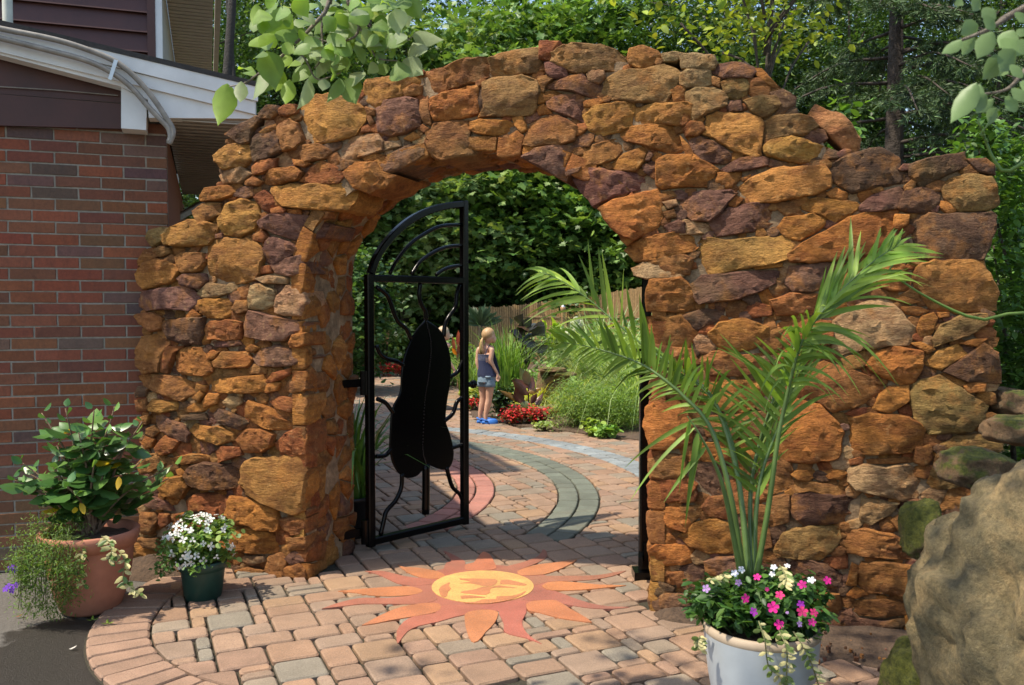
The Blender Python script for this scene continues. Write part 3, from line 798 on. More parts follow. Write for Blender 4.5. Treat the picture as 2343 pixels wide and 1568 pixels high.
ST[4] = """g 1005,80 1020,20 1100,0 1165,10 1150,70 1100,110 1050,130
y 1110,70 1190,0 1300,-50 1400,-40 1500,-10 1480,60 1430,120 1280,135 1150,120
b 955,240 1000,160 1060,140 1090,200 1000,250 960,270
b 1050,170 1100,130 1170,145 1175,180 1100,205
r 1120,220 1180,185 1215,220 1200,250 1130,235
b 1215,200 1260,175 1390,180 1405,240 1370,300 1250,310 1220,260
y 950,320 1000,250 1080,220 1180,240 1240,280 1190,370 1100,400 1000,420 960,380
y 1425,140 1450,90 1560,70 1640,85 1700,70 1790,130 1810,220 1760,360 1650,385 1500,380 1430,320
p 1220,350 1280,315 1400,320 1420,360 1370,420 1300,410 1240,390
p 930,490 960,440 1100,420 1250,405 1340,440 1360,510 1300,570 1150,560 1000,570 940,540
t 1350,450 1430,380 1560,400 1590,440 1480,480 1390,480
o 1360,500 1440,490 1570,490 1585,590 1540,620 1430,615 1370,570
b 1590,560 1620,500 1700,500 1710,570 1640,590
t 1705,500 1720,400 1790,390 1880,430 1890,520 1800,565 1710,550
t 1885,540 1900,470 1960,400 2050,390 2090,520 2060,600 1950,600 1890,580
p 1800,150 1850,70 1980,100 2040,160 1980,200 1870,270 1810,230
p 1850,260 1940,220 2060,190 2090,310 1980,335 1880,310
r 1790,270 1840,260 1860,310 1790,320
t 1760,350 1850,330 1970,345 1960,385 1820,385
p 1480,50 1530,40 1540,80 1490,80
o 1615,30 1660,30 1650,80 1620,70
r 1720,60 1800,20 1840,70 1800,105 1730,90
b 940,600 1050,580 1110,620 1100,690 1040,710 960,650
d 1100,680 1120,640 1250,620 1395,620 1390,700 1370,800 1280,800 1160,760
o 1280,600 1330,560 1370,600 1360,620 1290,620
r 1400,690 1450,640 1560,630 1660,650 1655,760 1550,770 1430,760
p 1420,780 1640,770 1650,800 1530,820 1430,815
p 1690,640 1720,570 1900,610 2080,650 2060,690 1950,770 1800,770 1690,740
b 950,850 980,750 1060,735 1160,790 1120,880 1100,980 1000,990 960,940
r 1105,930 1150,820 1260,815 1200,850 1190,900 1160,990 1110,980
o 1200,870 1250,820 1380,820 1440,910 1460,980 1400,1010 1250,1000 1200,950
d 1370,840 1400,815 1430,850 1400,870
o 1425,870 1450,840 1500,850 1470,900 1430,900
o 1465,920 1530,850 1680,850 1730,900 1700,950 1550,960 1480,950
o 1690,820 1730,795 1780,820 1740,855 1700,850
p 1735,890 1800,830 1900,800 2000,830 2080,890 2010,940 1900,950 1780,940
o 1980,790 2010,730 2090,720 2095,800 2040,820 1990,820
b 935,1020 1000,1000 1200,1010 1320,1060 1330,1130 1250,1180 1100,1130 980,1090
o 1430,1090 1450,1040 1600,1020 1790,1010 1830,1070 1810,1120 1650,1130 1450,1120
o 1350,1100 1360,1060 1420,1080 1410,1120
r 1330,1060 1400,1040 1410,1070 1350,1070
b 1700,980 1740,930 1830,960 1820,1000 1720,1000
r 1830,1050 1880,990 1990,960 1990,1000 1920,1040 1850,1060
o 1800,1120 1830,1050 1920,1060 1900,1110 1830,1130
b 1950,1080 2030,990 2090,1010 2095,1100 2010,1130 1950,1110
d 940,1130 960,1080 1020,1100 1010,1150 950,1160
y 1025,1220 1060,1170 1130,1180 1220,1200 1220,1240 1120,1260 1040,1250
o 1260,1240 1350,1190 1420,1230 1380,1260 1280,1260
o 1380,1190 1430,1130 1500,1140 1490,1200 1400,1230
o 1330,1160 1380,1110 1400,1140 1370,1190
t 1520,1190 1570,1150 1640,1160 1650,1200 1590,1240 1530,1220
o 1700,1230 1720,1180 1850,1230 1900,1290 2010,1340 2000,1380 1830,1370 1700,1290
r 1850,1190 1910,1150 1990,1160 2020,1210 1990,1260 1890,1230
y 2020,1260 2030,1160 2095,1150 2100,1200 2090,1275
d 1250,1280 1400,1270 1420,1310 1270,1310
d 1460,1270 1500,1240 1600,1270 1700,1330 1650,1380 1500,1330
p 1055,1300 1120,1280 1260,1350 1300,1400 1280,1460 1180,1430 1080,1370
y 1300,1390 1350,1340 1450,1360 1500,1350 1600,1400 1610,1450 1500,1480 1380,1440
b 1010,1370 1060,1350 1100,1390 1060,1430 1000,1410
r 1070,1500 1140,1420 1230,1460 1190,1530 1100,1560
r 1620,1450 1700,1380 1800,1370 1880,1410 1870,1480 1800,1530 1680,1530
r 1880,1470 1960,1400 2090,1340 2095,1550 2000,1560 1900,1510
o 980,1470 1000,1420 1070,1440 1050,1490 1000,1510
r 1470,1530 1520,1490 1640,1500 1650,1550 1500,1600
b 940,1300 1040,1270 1020,1340 950,1350
b 930,1180 1010,1165 1015,1250 940,1260"""
ST[7] = """y 1645,190 1660,70 1720,20 1950,0 2090,10 2095,100 2090,320 2080,370 2020,400 1930,360 1820,310 1700,260
d 1280,150 1300,80 1400,50 1560,60 1650,100 1640,200 1560,230 1400,225 1300,190
b 940,60 1000,-10 1120,-10 1140,50 1050,110 960,120
o 1090,220 1150,150 1270,140 1300,220 1250,290 1130,270
o 1180,20 1300,-10 1450,0 1420,50 1250,60
r 1285,310 1350,260 1500,260 1570,300 1560,380 1540,430 1400,370 1300,380
o 1570,330 1580,280 1700,290 1800,320 1880,360 1910,440 1900,510 1780,500 1620,450 1560,400
r 1920,430 2000,420 2095,430 2095,520 2000,540 1930,500
p 940,310 1060,280 1150,320 1190,380 1060,360
b 960,480 970,390 1070,390 1090,440 1050,530 980,530
r 1080,450 1100,390 1160,400 1170,470 1110,490
o 1590,640 1600,520 1700,490 1850,530 1900,590 1850,670 1720,660
t 1640,710 1680,680 1800,685 1810,720 1720,750
b 1620,780 1700,760 1800,780 1800,815 1650,800
b 1810,790 1830,690 1930,660 1960,720 1940,840 1850,810
p 1950,700 2000,650 2090,660 2090,720 2000,740
b 1950,820 1960,760 2050,735 2095,770 2100,830 2080,850 1980,845
o 1200,100 1240,85 1270,120 1230,145
b 960,560 1080,560 1100,640 1000,620
d 1540,770 1600,750 1620,800 1550,810
r 1200,400 1280,390 1380,400 1520,450 1500,560 1300,560 1200,500
o 1240,600 1400,580 1560,600 1560,720 1380,740 1250,700
b 1960,560 2095,550 2090,640 1980,640"""
TT = {1: T1, 2: T2, 3: T3, 4: T4, 5: T5, 6: T6, 7: T7, 8: T8, 9: T9}
def parse():
    out = []
    for k, txt in ST.items():
        for ln in txt.split('\n'):
            a = ln.split()
            out.append((a[0], [wu(*TT[k](*map(float, p.split(',')))) for p in a[1:]]))
    return out
def stone_geo(P, frame, back, h, seed, nring=None, rough=1.0):
    """P: outline (n,2) in a local plane; frame(a,b,off)->world. A split rough stone standing h proud of the plane."""
    P = np.array(P, float)
    if np.sum(P[:, 0] * np.roll(P[:, 1], -1) - P[:, 1] * np.roll(P[:, 0], -1)) < 0: P = P[::-1]
    c = P.mean(0)
    size = math.sqrt(area(P))
    M_ = 14 if size < .07 else (24 if size < .14 else 34)
    Q = np.vstack([P, P[:1]]); d = np.r_[0, np.cumsum(np.linalg.norm(np.diff(Q, axis=0), axis=1))]
    t = np.linspace(0, d[-1], M_, endpoint=False)
    t = np.sort(np.r_[t, d[:-1]]); M_ = len(t)
    O = np.c_[np.interp(t, d, Q[:, 0]), np.interp(t, d, Q[:, 1])]
    O = .84 * O + .08 * (np.roll(O, 1, 0) + np.roll(O, -1, 0))
    sd3 = seed * 7.31
    for i in range(M_):
        k = mnoise.noise(Vector((O[i, 0] * 22 + sd3, O[i, 1] * 22, sd3))) * .06 + mnoise.noise(Vector((O[i, 0] * 70 + sd3, O[i, 1] * 70, 3))) * .05
        O[i] = c + (O[i] - c) * (1.0 + k)
    rr = np.linalg.norm(O - c, axis=1)
    e = min(.008, size * .06)
    rings = [(0, -back), (0, -.03), (0, h * .35), (e * .3, h * .80), (e * 1.0, h * .98), (e * 2.2, h)]
    tx, ty = rnd.uniform(-.10, .10), rnd.uniform(-.10, .10)
    cuts = []
    for q in range(6):
        a_ = rnd.uniform(0, 6.283); cuts.append((np.array([math.cos(a_), math.sin(a_)]), size * rnd.uniform(.10, .42), rnd.uniform(.10, .42)))
    out = []
    amp = min(.015, size * .075) * rough
    def disp(p, off, on):
        if not on: return off
        a = Vector((p[0] * 9 + sd3, p[1] * 15, sd3)); b_ = Vector((p[0] * 34 + sd3, p[1] * 50, sd3))
        rid = abs(mnoise.noise(a * 1.9)) * 2 - .5
        st = mnoise.noise(a * .8 + Vector((4, 0, 0))) * 3 + (p[1] - c[1]) * 14; st = (math.floor(st) + min(1, (st - math.floor(st)) * 4)) / 3 - st / 3
        chip = min([0.0] + [-(((p - c) @ dr) - ds) * sl for dr, ds, sl in cuts]) * min(1, off / h)
        return off + chip + amp * (.5 * mnoise.noise(a) + .45 * rid + .55 * mnoise.noise(b_) + .35 * mnoise.noise(b_ * 2.3) + 1.2 * st) + (p - c) @ np.array([tx, ty])
    for ins, off in rings:
        pts = c + (O - c) * np.clip(1 - ins / rr, .2, 1)[:, None]
        on = ins > 0 or off > .01
        for p in pts: out.append(tuple(frame(p[0], p[1], disp(p, off, on))))
    n = len(rings)
    F = [(j * M_ + i, j * M_ + (i + 1) % M_, (j + 1) * M_ + (i + 1) % M_, (j + 1) * M_ + i) for j in range(n - 1) for i in range(M_)]
    inner = pts; b0 = (n - 1) * M_
    sp = max(.0085, size / 11); lo = inner.min(0); hi = inner.max(0)
    ipts = []
    for gy_ in np.arange(lo[1] + sp * .5, hi[1], sp):
        for gx_ in np.arange(lo[0] + sp * .5, hi[0], sp):
            q = (gx_ + rnd.uniform(-.3, .3) * sp, gy_ + rnd.uniform(-.3, .3) * sp)
            if in_poly(q, inner) and np.min((inner[:, 0] - q[0]) ** 2 + (inner[:, 1] - q[1]) ** 2) > (sp * .45) ** 2: ipts.append(q)
    if not ipts: ipts = [tuple(c)]
    vs = [Vector((float(p[0]), float(p[1]))) for p in inner] + [Vector((float(p[0]), float(p[1]))) for p in ipts]
    res = mg.delaunay_2d_cdt(vs, [(i, (i + 1) % M_) for i in range(M_)], [], 1, 1e-7)
    rv_, rf_, orig = res[0], res[2], res[3]
    mp = []
    for i, p in enumerate(rv_):
        og = orig[i][0] if orig[i] else -1
        if 0 <= og < M_: mp.append(b0 + og)
        else:
            p = np.array((p.x, p.y)); mp.append(len(out)); out.append(tuple(frame(p[0], p[1], disp(p, h * 1.02, True))))
    for f in rf_: F.append(tuple(mp[i] for i in f))
    return np.array(out), F
def sharp(me, a=38):
    me.set_sharp_from_angle(angle=R(a)); return me
def vary(col, a=.16):
    v = rnd.uniform(1 - a, 1 + a); return tuple(min(1, max(.01, x * v * rnd.uniform(.93, 1.07))) for x in col)
MORT = -.008
front = lambda a, b, o: wp(a, b, MORT + o)
polys = parse()
allst = []
for i, (k, P) in enumerate(polys):
    P = np.array(P); s = math.sqrt(area(P))
    cen = P.mean(0)
    P = cen + (P - cen) * (1.0 + min(.10, .013 / s))
    h = (rnd.uniform(.014, .032) + min(.02, s * .08)) * (1.35 if cen[0] < .05 else 1)
    top = cen[1] > 1.9
    V, F = stone_geo(P, front, .34 if top else .2, h, i)
    allst.append((s, V, F, vary(CC[k])))
# outline of the whole wall, and of the opening
OUT = [(322, 1302), (322, 1000), (325, 700), (332, 600), (345, 535), (400, 520), (455, 500), (462, 450), (505, 415), (502, 365), (530, 310), (590, 272), (605, 248), (690, 235), (840, 200), (860, 188), (980, 158), (1120, 138), (1240, 122), (1420, 122), (1530, 140), (1640, 150), (1720, 158), (1795, 215), (1812, 240), (1830, 280), (1880, 300), (1900, 345), (1990, 350), (2070, 380), (2200, 370), (2265, 410), (2262, 600), (2272, 700), (2276, 1000), (2280, 1440), (2280, 1480)]
OUTW = [wu(*p) for p in OUT]
OUTW[0] = (OUTW[0][0], 0); OUTW[-1] = (OUTW[-1][0], 0)
ZS, ZC = 1.72, 2.36
def zopen(u):
    k = (u - WOPEN / 2) / (WOPEN / 2)
    return ZS + (ZC - ZS) * math.sqrt(max(0, 1 - k * k)) if -1 < k < 1 else None
OPENC = [(0, 0)] + [(WOPEN / 2 - WOPEN / 2 * math.cos(math.pi * k / 28), ZS + (ZC - ZS) * math.sin(math.pi * k / 28)) for k in range(29)] + [(WOPEN, 0)]
# fillers: rasterise what the traced stones leave open and wedge small stones in
G = .008
u0, u1 = min(p[0] for p in OUTW), max(p[0] for p in OUTW)
nu, nz = int((u1 - u0) / G), int(3.1 / G)
uu = u0 + (np.arange(nu) + .5) * G; zz = (np.arange(nz) + .5) * G
def raster(poly):
    m = np.zeros((nu, nz), bool); P = np.array(poly)
    for j, z in enumerate(zz):
        a = P; b = np.roll(P, -1, 0)
        s = (a[:, 1] > z) != (b[:, 1] > z)
        if not s.any(): continue
        x = np.sort(a[s, 0] + (z - a[s, 1]) * (b[s, 0] - a[s, 0]) / (b[s, 1] - a[s, 1]))
        for q in range(0, len(x) - 1, 2): m[(uu > x[q]) & (uu < x[q + 1]), j] = True
    return m
free = raster(OUTW) & ~raster(OPENC)
for _, P in polys: free &= ~raster(P)
dist = np.zeros((nu, nz)); cur = free.copy()
for k in range(1, 14):
    nxt = cur.copy(); nxt[1:] &= cur[:-1]; nxt[:-1] &= cur[1:]; nxt[:, 1:] &= cur[:, :-1]; nxt[:, :-1] &= cur[:, 1:]
    dist[cur] = k; cur = nxt
order = np.argwhere(dist >= 2); order = order[np.argsort(-dist[order[:, 0], order[:, 1]] + rng.random(len(order)) * .8)]
taken = np.zeros((nu, nz), bool); nfill = 0
uz = np.stack(np.meshgrid(uu, zz, indexing='ij'), -1)
for (i, j) in order:
    if taken[i, j]: continue
    r = dist[i, j] * G + .004; asp = rnd.uniform(1.0, 1.9) if dist[i, j] < 5 else rnd.uniform(1, 1.35); an = rnd.uniform(-.5, .5)
    n = rnd.randint(5, 8); P = []
    for q in range(n):
        t_ = 2 * math.pi * (q + rnd.uniform(-.25, .25)) / n; a, b = r * asp * math.cos(t_), r * math.sin(t_)
        P.append((uu[i] + a * math.cos(an) - b * math.sin(an), zz[j] + a * math.sin(an) + b * math.cos(an)))
    R_ = int(r * asp / G) + 2
    sl = (slice(max(0, i - R_), i + R_), slice(max(0, j - R_), j + R_))
    dd = uz[sl] - np.array([uu[i], zz[j]]); du = dd[..., 0] * math.cos(an) + dd[..., 1] * math.sin(an); dv = -dd[..., 0] * math.sin(an) + dd[..., 1] * math.cos(an)
    taken[sl] |= (du / (r * asp)) ** 2 + (dv / r) ** 2 < 1.15
    if rnd.random() < .10: continue                                    # leave a little bare mortar
    V, F = stone_geo(P, front, .08, rnd.uniform(.006, .022), 1000 + nfill); nfill += 1
    allst.append((r * 1.4, V, F, vary(CC[rnd.choice('obbrbdpdtb')])))
    if nfill > 520: break
# lining of the gateway: both jambs and the underside of the arch
Lc = np.array(OPENC); seg = np.linalg.norm(np.diff(Lc, axis=0), axis=1); cum = np.r_[0, np.cumsum(seg)]
def lining(t_, w, o):
    t_ = min(max(t_, 0), cum[-1] - 1e-4); i = int(np.searchsorted(cum, t_, 'right') - 1); i = min(i, len(seg) - 1)
    p = Lc[i] + (Lc[i + 1] - Lc[i]) * (t_ - cum[i]) / seg[i]; tg = (Lc[i + 1] - Lc[i]) / seg[i]
    nn = np.array([tg[1], -tg[0]])
    p = p + nn * (o - .012)
    return wp(p[0], p[1], -w)
row = 0
hid = MB()
LT = cum[-1]
seeds = []
for k in range(2600):
    q = np.array([rnd.uniform(0, LT), rnd.uniform(-.02, THICK + .02)]); sc = rnd.uniform(.055, .125)
    if all(((q[0] - p[0]) / 1.0) ** 2 + ((q[1] - p[1]) / 1.45) ** 2 > ((sc + p[2]) * .5) ** 2 * 1.25 for p in seeds): seeds.append((q[0], q[1], sc))
SP = np.array(seeds)
for si, (a_, w_, sc) in enumerate(seeds):
    poly = [np.array(v) for v in ((max(0, a_ - .16), max(-.02, w_ - .2)), (min(LT, a_ + .16), max(-.02, w_ - .2)), (min(LT, a_ + .16), min(THICK + .01, w_ + .2)), (max(0, a_ - .16), min(THICK + .01, w_ + .2)))]
    near = SP[np.abs(SP[:, 0] - a_) < .4]
    for (b1, b2, s2) in near:
        d_ = np.array([b1 - a_, b2 - w_]); L_ = np.linalg.norm(d_)
        if L_ < 1e-6 or len(poly) < 3: continue
        poly = clip(poly, d_ / L_, (np.array([a_, w_]) + d_ * .5) @ (d_ / L_) - .004)
    if len(poly) < 3 or area(poly) < .0006 or rnd.random() < .07: continue
    V, F = stone_geo(poly, lining, .06, rnd.uniform(.012, .04), 3000 + row); row += 1
    cl = vary(CC[rnd.choice('oorrrbbpoy')])
    if a_ < 3.1: allst.append((math.sqrt(area(poly)) * .75, V, F, cl))
    else: hid.add(V, F, cl)
allst.sort(key=lambda s: -s[0])
core_free = raster(OUTW)
for i, (s, V, F, c) in enumerate(allst):
    if i < 300:
        o = V.mean(0)
        ob = link('stone', sharp(mesh_np('stone', V - o, F, c, True), 36), M['stone'], arch); ob.location = Vector(o) - arch.location
    else: hid.add(V, F, c)
tag(child('small_stones', np.vstack(hid.v), hid.f, np.vstack(hid.c), M['stone'], arch, True), kind='stuff')
# mortar body: one extruded ring between the outline and the opening
inw = [(u_ + (.035 if i < 12 else (-.035 if i > 30 else 0)), max(0, z_ - (.04 if 10 < i < 34 else 0))) for i, (u_, z_) in enumerate(OUTW)]
ring = inw + OPENC[::-1]
core = MB()
rv = [Vector((a, b, 0)) for a, b in ring]
tris = mg.tessellate_polygon([rv])
n = len(ring)
fv = [tuple(wp(a, b, MORT)) for a, b in ring]; bv = [tuple(wp(a, b, -THICK)) for a, b in ring]
core.add(fv + bv, [tuple(t) for t in tris] + [tuple(n + i for i in t[::-1]) for t in tris] + [(i, (i + 1) % n, n + (i + 1) % n, n + i) for i in range(n)])
child('mortar_core', np.vstack(core.v), core.f, (.3, .2, .1), M['mortar'], arch)
# two loose stones on the coping
P = [wu(*T3(*p)) for p in [(865, 770), (920, 690), (1010, 740), (1100, 760), (1180, 840), (1240, 940), (1220, 1050), (1150, 1050), (1040, 950), (930, 850)]]
V, F = stone_geo(P, lambda a, b, o: wp(a, b, -.06 + o), .12, .06, 777)
o = V.mean(0); ob = link('leaning_stone', mesh_np('leaning_stone', V - o, F, (.52, .22, .08), True), M['stone']); ob.location = o
tag(ob, 'oblong rust orange stone leaning on the step of the wall coping', 'stone')

# ================================================================== the house on the left
HW = Vector((.9455, .3256, 0)); HN = Vector((.3256, -.9455, 0))      # along the brick wall / out of it
HL = gnd(0, 1310)
_d = ray(387, 700); _k = ((HL - CAM).x * HN.x + (HL - CAM).y * HN.y) / (_d.x * HN.x + _d.y * HN.y)
HC = Vector((_d.x * _k, _d.y * _k, 0))                                 # right-hand corner of the brick wall
def hp(a, z, off=0.0): return HC + HW * a + Vector((0, 0, z)) + HN * off
def hxy(x, y, off=0.0):
    p = on_plane(x, y, HC + HN * off, HN); return ((p - HC).dot(HW), p.z)
house = empty('brick_house', tuple(HC), 'brick house corner with maroon siding, white rake boards and a ribbed brown eave', 'house')
def hpart(name, b, mat, par=None, smooth=False):
    return child(name, np.vstack(b.v), b.f, np.vstack(b.c), M[mat], par or house, smooth)
HAX = (tuple(HW), tuple(HN), (0, 0, 1))
ZB = 2.64
b = MB(); b.box(tuple(hp(-2.5, ZB / 2, -.1275)), (2.494, .12, ZB / 2), ax=HAX)
hpart('wall', b, 'brick_mortar')
b = MB(); b.box(tuple(hp(-.12, ZB / 2, -3.26)), (.112, 3.0, ZB / 2), (.20, .07, .04), ax=HAX); hpart('side_wall', b, 'brick')
brick_wall = [o for o in COL.objects if o.name == 'wall'][0]
BRC = [(.205, .060, .026), (.225, .068, .029), (.18, .058, .027), (.165, .066, .031), (.21, .076, .033), (.15, .053, .027), (.20, .054, .025)]
row = 0; z = .012
while z < ZB - .05:
    a = -(.1235 if row % 2 else .247)
    first = True; right = 0.0
    while right > -1.75:
        w = .1235 - .01 if (first and row % 2) else .247 - .01
        c = BRC[rnd.randrange(7)]
        if rnd.random() < .05: c = (.10, .058, .045)
        elif rnd.random() < .07: c = (.14, .075, .055)
        b = MB(); hx, hz = w / 2, .0585 / 2; jz = rnd.uniform(-.0012, .0012); jo = rnd.uniform(-.002, .002)
        cx = right - w / 2
        V = []
        for (ix, iz, off) in ((1, 1, -.03), (1, 1, -.0045), (.985, .945, -.002)):
            for sx_, sz_ in ((-1, -1), (1, -1), (1, 1), (-1, 1)):
                V.append(tuple(hp(cx + sx_ * hx * ix + rnd.uniform(-.0016, .0016), z + .0585 / 2 + sz_ * hz * iz + jz + rnd.uniform(-.0015, .0015), off + jo + rnd.uniform(-.001, .001))))
        F = [(j * 4 + k, j * 4 + (k + 1) % 4, (j + 1) * 4 + (k + 1) % 4, (j + 1) * 4 + k) for j in range(2) for k in range(4)] + [(8, 9, 10, 11)]
        cc_ = np.mean(V, axis=0)
        o = link('brick', mesh_np('brick', np.array(V) - cc_, F, tuple(x * rnd.uniform(.88, 1.12) for x in c)), M['brick'], brick_wall)
        o.location = Vector(cc_) - HC
        right -= w + .010; first = False
    z += .0677; row += 1
# rake (gable edge) of the low roof: boards, gable siding, boxed eave
def hquad(b, px, off, depth=.03):
    b.prism([hp(*hxy(x, y, off), off) for x, y in px], tuple(HN * -depth))
b = MB(); hquad(b, [(-160, 148), (-160, 78), (-10, 118), (278, 192), (278, 284)], .03, .05); b.v = [b.v[0]]
b = MB()
hquad(b, [(-200, 60), (278, 190), (278, 236), (-200, 200)], .030, .02)
hquad(b, [(-200, 200), (278, 238), (278, 295), (-200, 282)], .038, .028)
hpart('gable_siding', b, 'maroon')
b = MB(); b.tube([hp(*hxy(x, y, .045), .045) for x, y in ((-100, 193), (0, 199), (120, 206), (270, 219))], .0035, 6)
hpart('siding_wire', b, 'conduit')
b = MB(); hquad(b, [(-200, 12), (590, 196), (590, 232), (420, 192), (-200, 38)], .205, .02)
hpart('rake_cap', b, 'white_trim')
b = MB(); hquad(b, [(-200, 39), (300, 165), (420, 194), (584, 233), (584, 262), (420, 222), (270, 185), (-200, 70)], .19, .03)
hpart('rake_board', b, 'white_trim')
b = MB(); hquad(b, [(-200, 72), (270, 186), (420, 224), (584, 264), (584, 272), (340, 270), (338, 228), (275, 198), (-200, 74)], .17, .12)
hpart('eave_box', b, 'white_trim')
b = MB(); hquad(b, [(277, 200), (336, 232), (334, 298), (277, 294)], .155, .16)
hpart('eave_return', b, 'white_trim')
# roof plane and brown ribbed eave running back along the side
e1 = hxy(590, 200, .2); e0 = hxy(-200, 12, .2)
b = MB()
r0 = hp(e0[0], e0[1] + .03, .21); r1 = hp(e1[0], e1[1] + .03, .21)
b.prism([r0, r1, r1 - HN * 4.6, r0 - HN * 4.6], (0, 0, -.03))
hpart('roof', b, 'shingle')
b = MB(); ze = 2.655
x1 = e1[0] - .03
b.prism([hp(.0, ze, .14), hp(x1, ze, .14), hp(x1, ze, -3.6), hp(.0, ze, -3.6)], (0, 0, .02))
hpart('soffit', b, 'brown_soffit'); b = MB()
for i in range(34):
    o_ = .13 - i * .11
    b.box(tuple(hp(x1 / 2, ze - .006, o_)), (x1 / 2, .005, .004), ax=HAX)
hpart('soffit_rib', b, 'beige')
b = MB(); b.box(tuple(hp(x1 + .012, ze + .11, -1.75)), (.012, 1.85, .12), ax=HAX); hpart('eave_fascia', b, 'white_trim')
# upper storey set back: lap siding, corner post, side eave
UY = -1.9
def up(x, y): return hxy(x, y, UY)
ru = up(338, 100)[0]
b = MB()
for i in range(9):
    zt = up(200, -120 + i * 46)[1]; zb = up(200, -120 + (i + 1) * 46)[1]
    b.add([tuple(hp(-2.6, zt, UY - .012)), tuple(hp(ru, zt, UY - .012)), tuple(hp(ru, zb, UY + .02)), tuple(hp(-2.6, zb, UY + .02)), tuple(hp(-2.6, zb, UY - .012)), tuple(hp(ru, zb, UY - .012))], [(0, 1, 2, 3), (3, 2, 5, 4)])
    if i == 0: pass
hpart('upper_siding', b, 'maroon')
b = MB(); b.box(tuple(hp(ru + .03, 3.9, UY + .012)), (.03, .03, 1.6), ax=HAX); hpart('corner_board', b, 'maroon')
b = MB(); b.box(tuple(hp(ru + .085, 3.9, UY)), (.025, .035, 1.6), ax=HAX); hpart('downpipe', b, 'white_trim')
b = MB(); zu = 4.75; ov = .52
b.prism([hp(ru + .06, zu, UY + .1), hp(ru + ov, zu, UY + .1), hp(ru + ov, zu, UY - 6), hp(ru + .06, zu, UY - 6)], (0, 0, .02))
for i in range(48): b.box(tuple(hp(ru + .06 + (ov - .06) / 2, zu - .004, UY + .05 - i * .125)), ((ov - .06) / 2, .006, .004), ax=HAX)
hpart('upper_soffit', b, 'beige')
b = MB(); b.box(tuple(hp(ru + ov + .05, zu + .06, UY - 3)), (.03, 3.1, .05), ax=HAX); hpart('gutter', b, 'beige')
b = MB(); b.box(tuple(hp(ru + .0, 3.9, UY - 3.1)), (.05, 3.0, 1.6), ax=HAX); hpart('upper_side_wall', b, 'beige')
b = MB(); p = hp(*hxy(18, 60, -.6), -.6); b.lathe([(.0, .27), (.028, .27), (.03, .25), (.03, -.2)], tuple(p), 16); hpart('vent_pipe', b, 'pvc', smooth=True)
for pts in ([(-60, 52), (0, 66), (120, 90), (200, 114), (265, 142), (310, 178), (350, 225), (380, 270), (396, 298), (392, 318), (386, 330)],
            [(-60, 78), (0, 88), (120, 118), (200, 140), (258, 168), (300, 200), (335, 240), (365, 272), (384, 292), (390, 312), (386, 326)]):
    b = MB(); b.tube(spline([hp(*hxy(x, y, .24), .24) for x, y in pts], 40), .016, 10); hpart('conduit', b, 'conduit', smooth=True)
b = MB(); b.prism([hp(*hxy(x, y, .262), .262) for x, y in ((261, 136), (270, 139), (255, 184), (247, 181))], tuple(HN * -.004)); hpart('conduit_clip', b, 'steel')

# rail and green bank glimpsed between the house and the wall
b = MB(); b.tube([at(396, 505, 8.2), at(470, 462, 8.6)], .035, 4, square=True); b.tube([at(398, 500, 8.2), at(398, 640, 8.2)], .03, 4, square=True)
b.tube([at(468, 462, 8.6), at(468, 640, 8.6)], .03, 4, square=True)
tag(b.build('stair_rail', M['conduit'], origin=gnd(398, 1081)), 'grey sloping stair rail seen between the house and the stone wall', 'railing')

# ================================================================== the iron gate
G0 = gnd(848, 1250, .045); G1 = gnd(1074, 1196, .045)
GD = Vector((G1.x - G0.x, G1.y - G0.y, 0)).normalized(); GN = Vector((GD.y, -GD.x, 0))
GO = Vector((G0.x, G0.y, 0))
def gl(x, y):                                     # picture -> gate-local (s, z)
    p = on_plane(x, y, GO, GN); return Vector(((p - GO).dot(GD), 0, p.z))
gate = empty('garden_gate', tuple(GO), 'black iron gate leaf standing open, with a solid leaf-shaped plate and curling bars', 'gate', 'leaves of the iron gate')
gate.rotation_euler = (0, 0, math.atan2(GD.y, GD.x))
def gpart(name, b, mat='iron', smooth=False):
    return link(name, b.mesh(name, smooth), M[mat], gate)
gw = gl(1062, 900).x; gz0 = .045
TS = .031
sq = lambda pts, r=TS: MB().tube(pts, r, 4, square=True, up=(0, 1, 0))
zl = gl(848, 628).z; zr = gl(1062, 468).z; zm = gl(960, 640).z
gpart('hinge_stile', sq([(0, 0, gz0), (0, 0, zl)]))
gpart('latch_stile', sq([(gw, 0, gz0), (gw, 0, zr + .02)]))
gpart('bottom_rail', sq([(.02, 0, gz0 + .03), (gw - .02, 0, gz0 + .03)], .029))
gpart('middle_rail', sq([(.02, 0, zm), (gw - .02, 0, zm)], .028))
gpart('top_bow', sq(spline([gl(*p) for p in ((848, 626), (862, 588), (890, 548), (930, 510), (975, 485), (1020, 472), (1066, 467))], 30), .028))
TG = TZ(1360, 740, 2.376)
for pts in ([(270, 705), (330, 590), (440, 450), (560, 360), (720, 280), (920, 262)], [(465, 710), (540, 600), (650, 520), (780, 465), (930, 448)], [(685, 715), (760, 665), (840, 640), (935, 628)]):
    gpart('arc_bar', MB().tube(spline([gl(*TG(*p)) for p in pts], 24), .0125, 8), smooth=True)
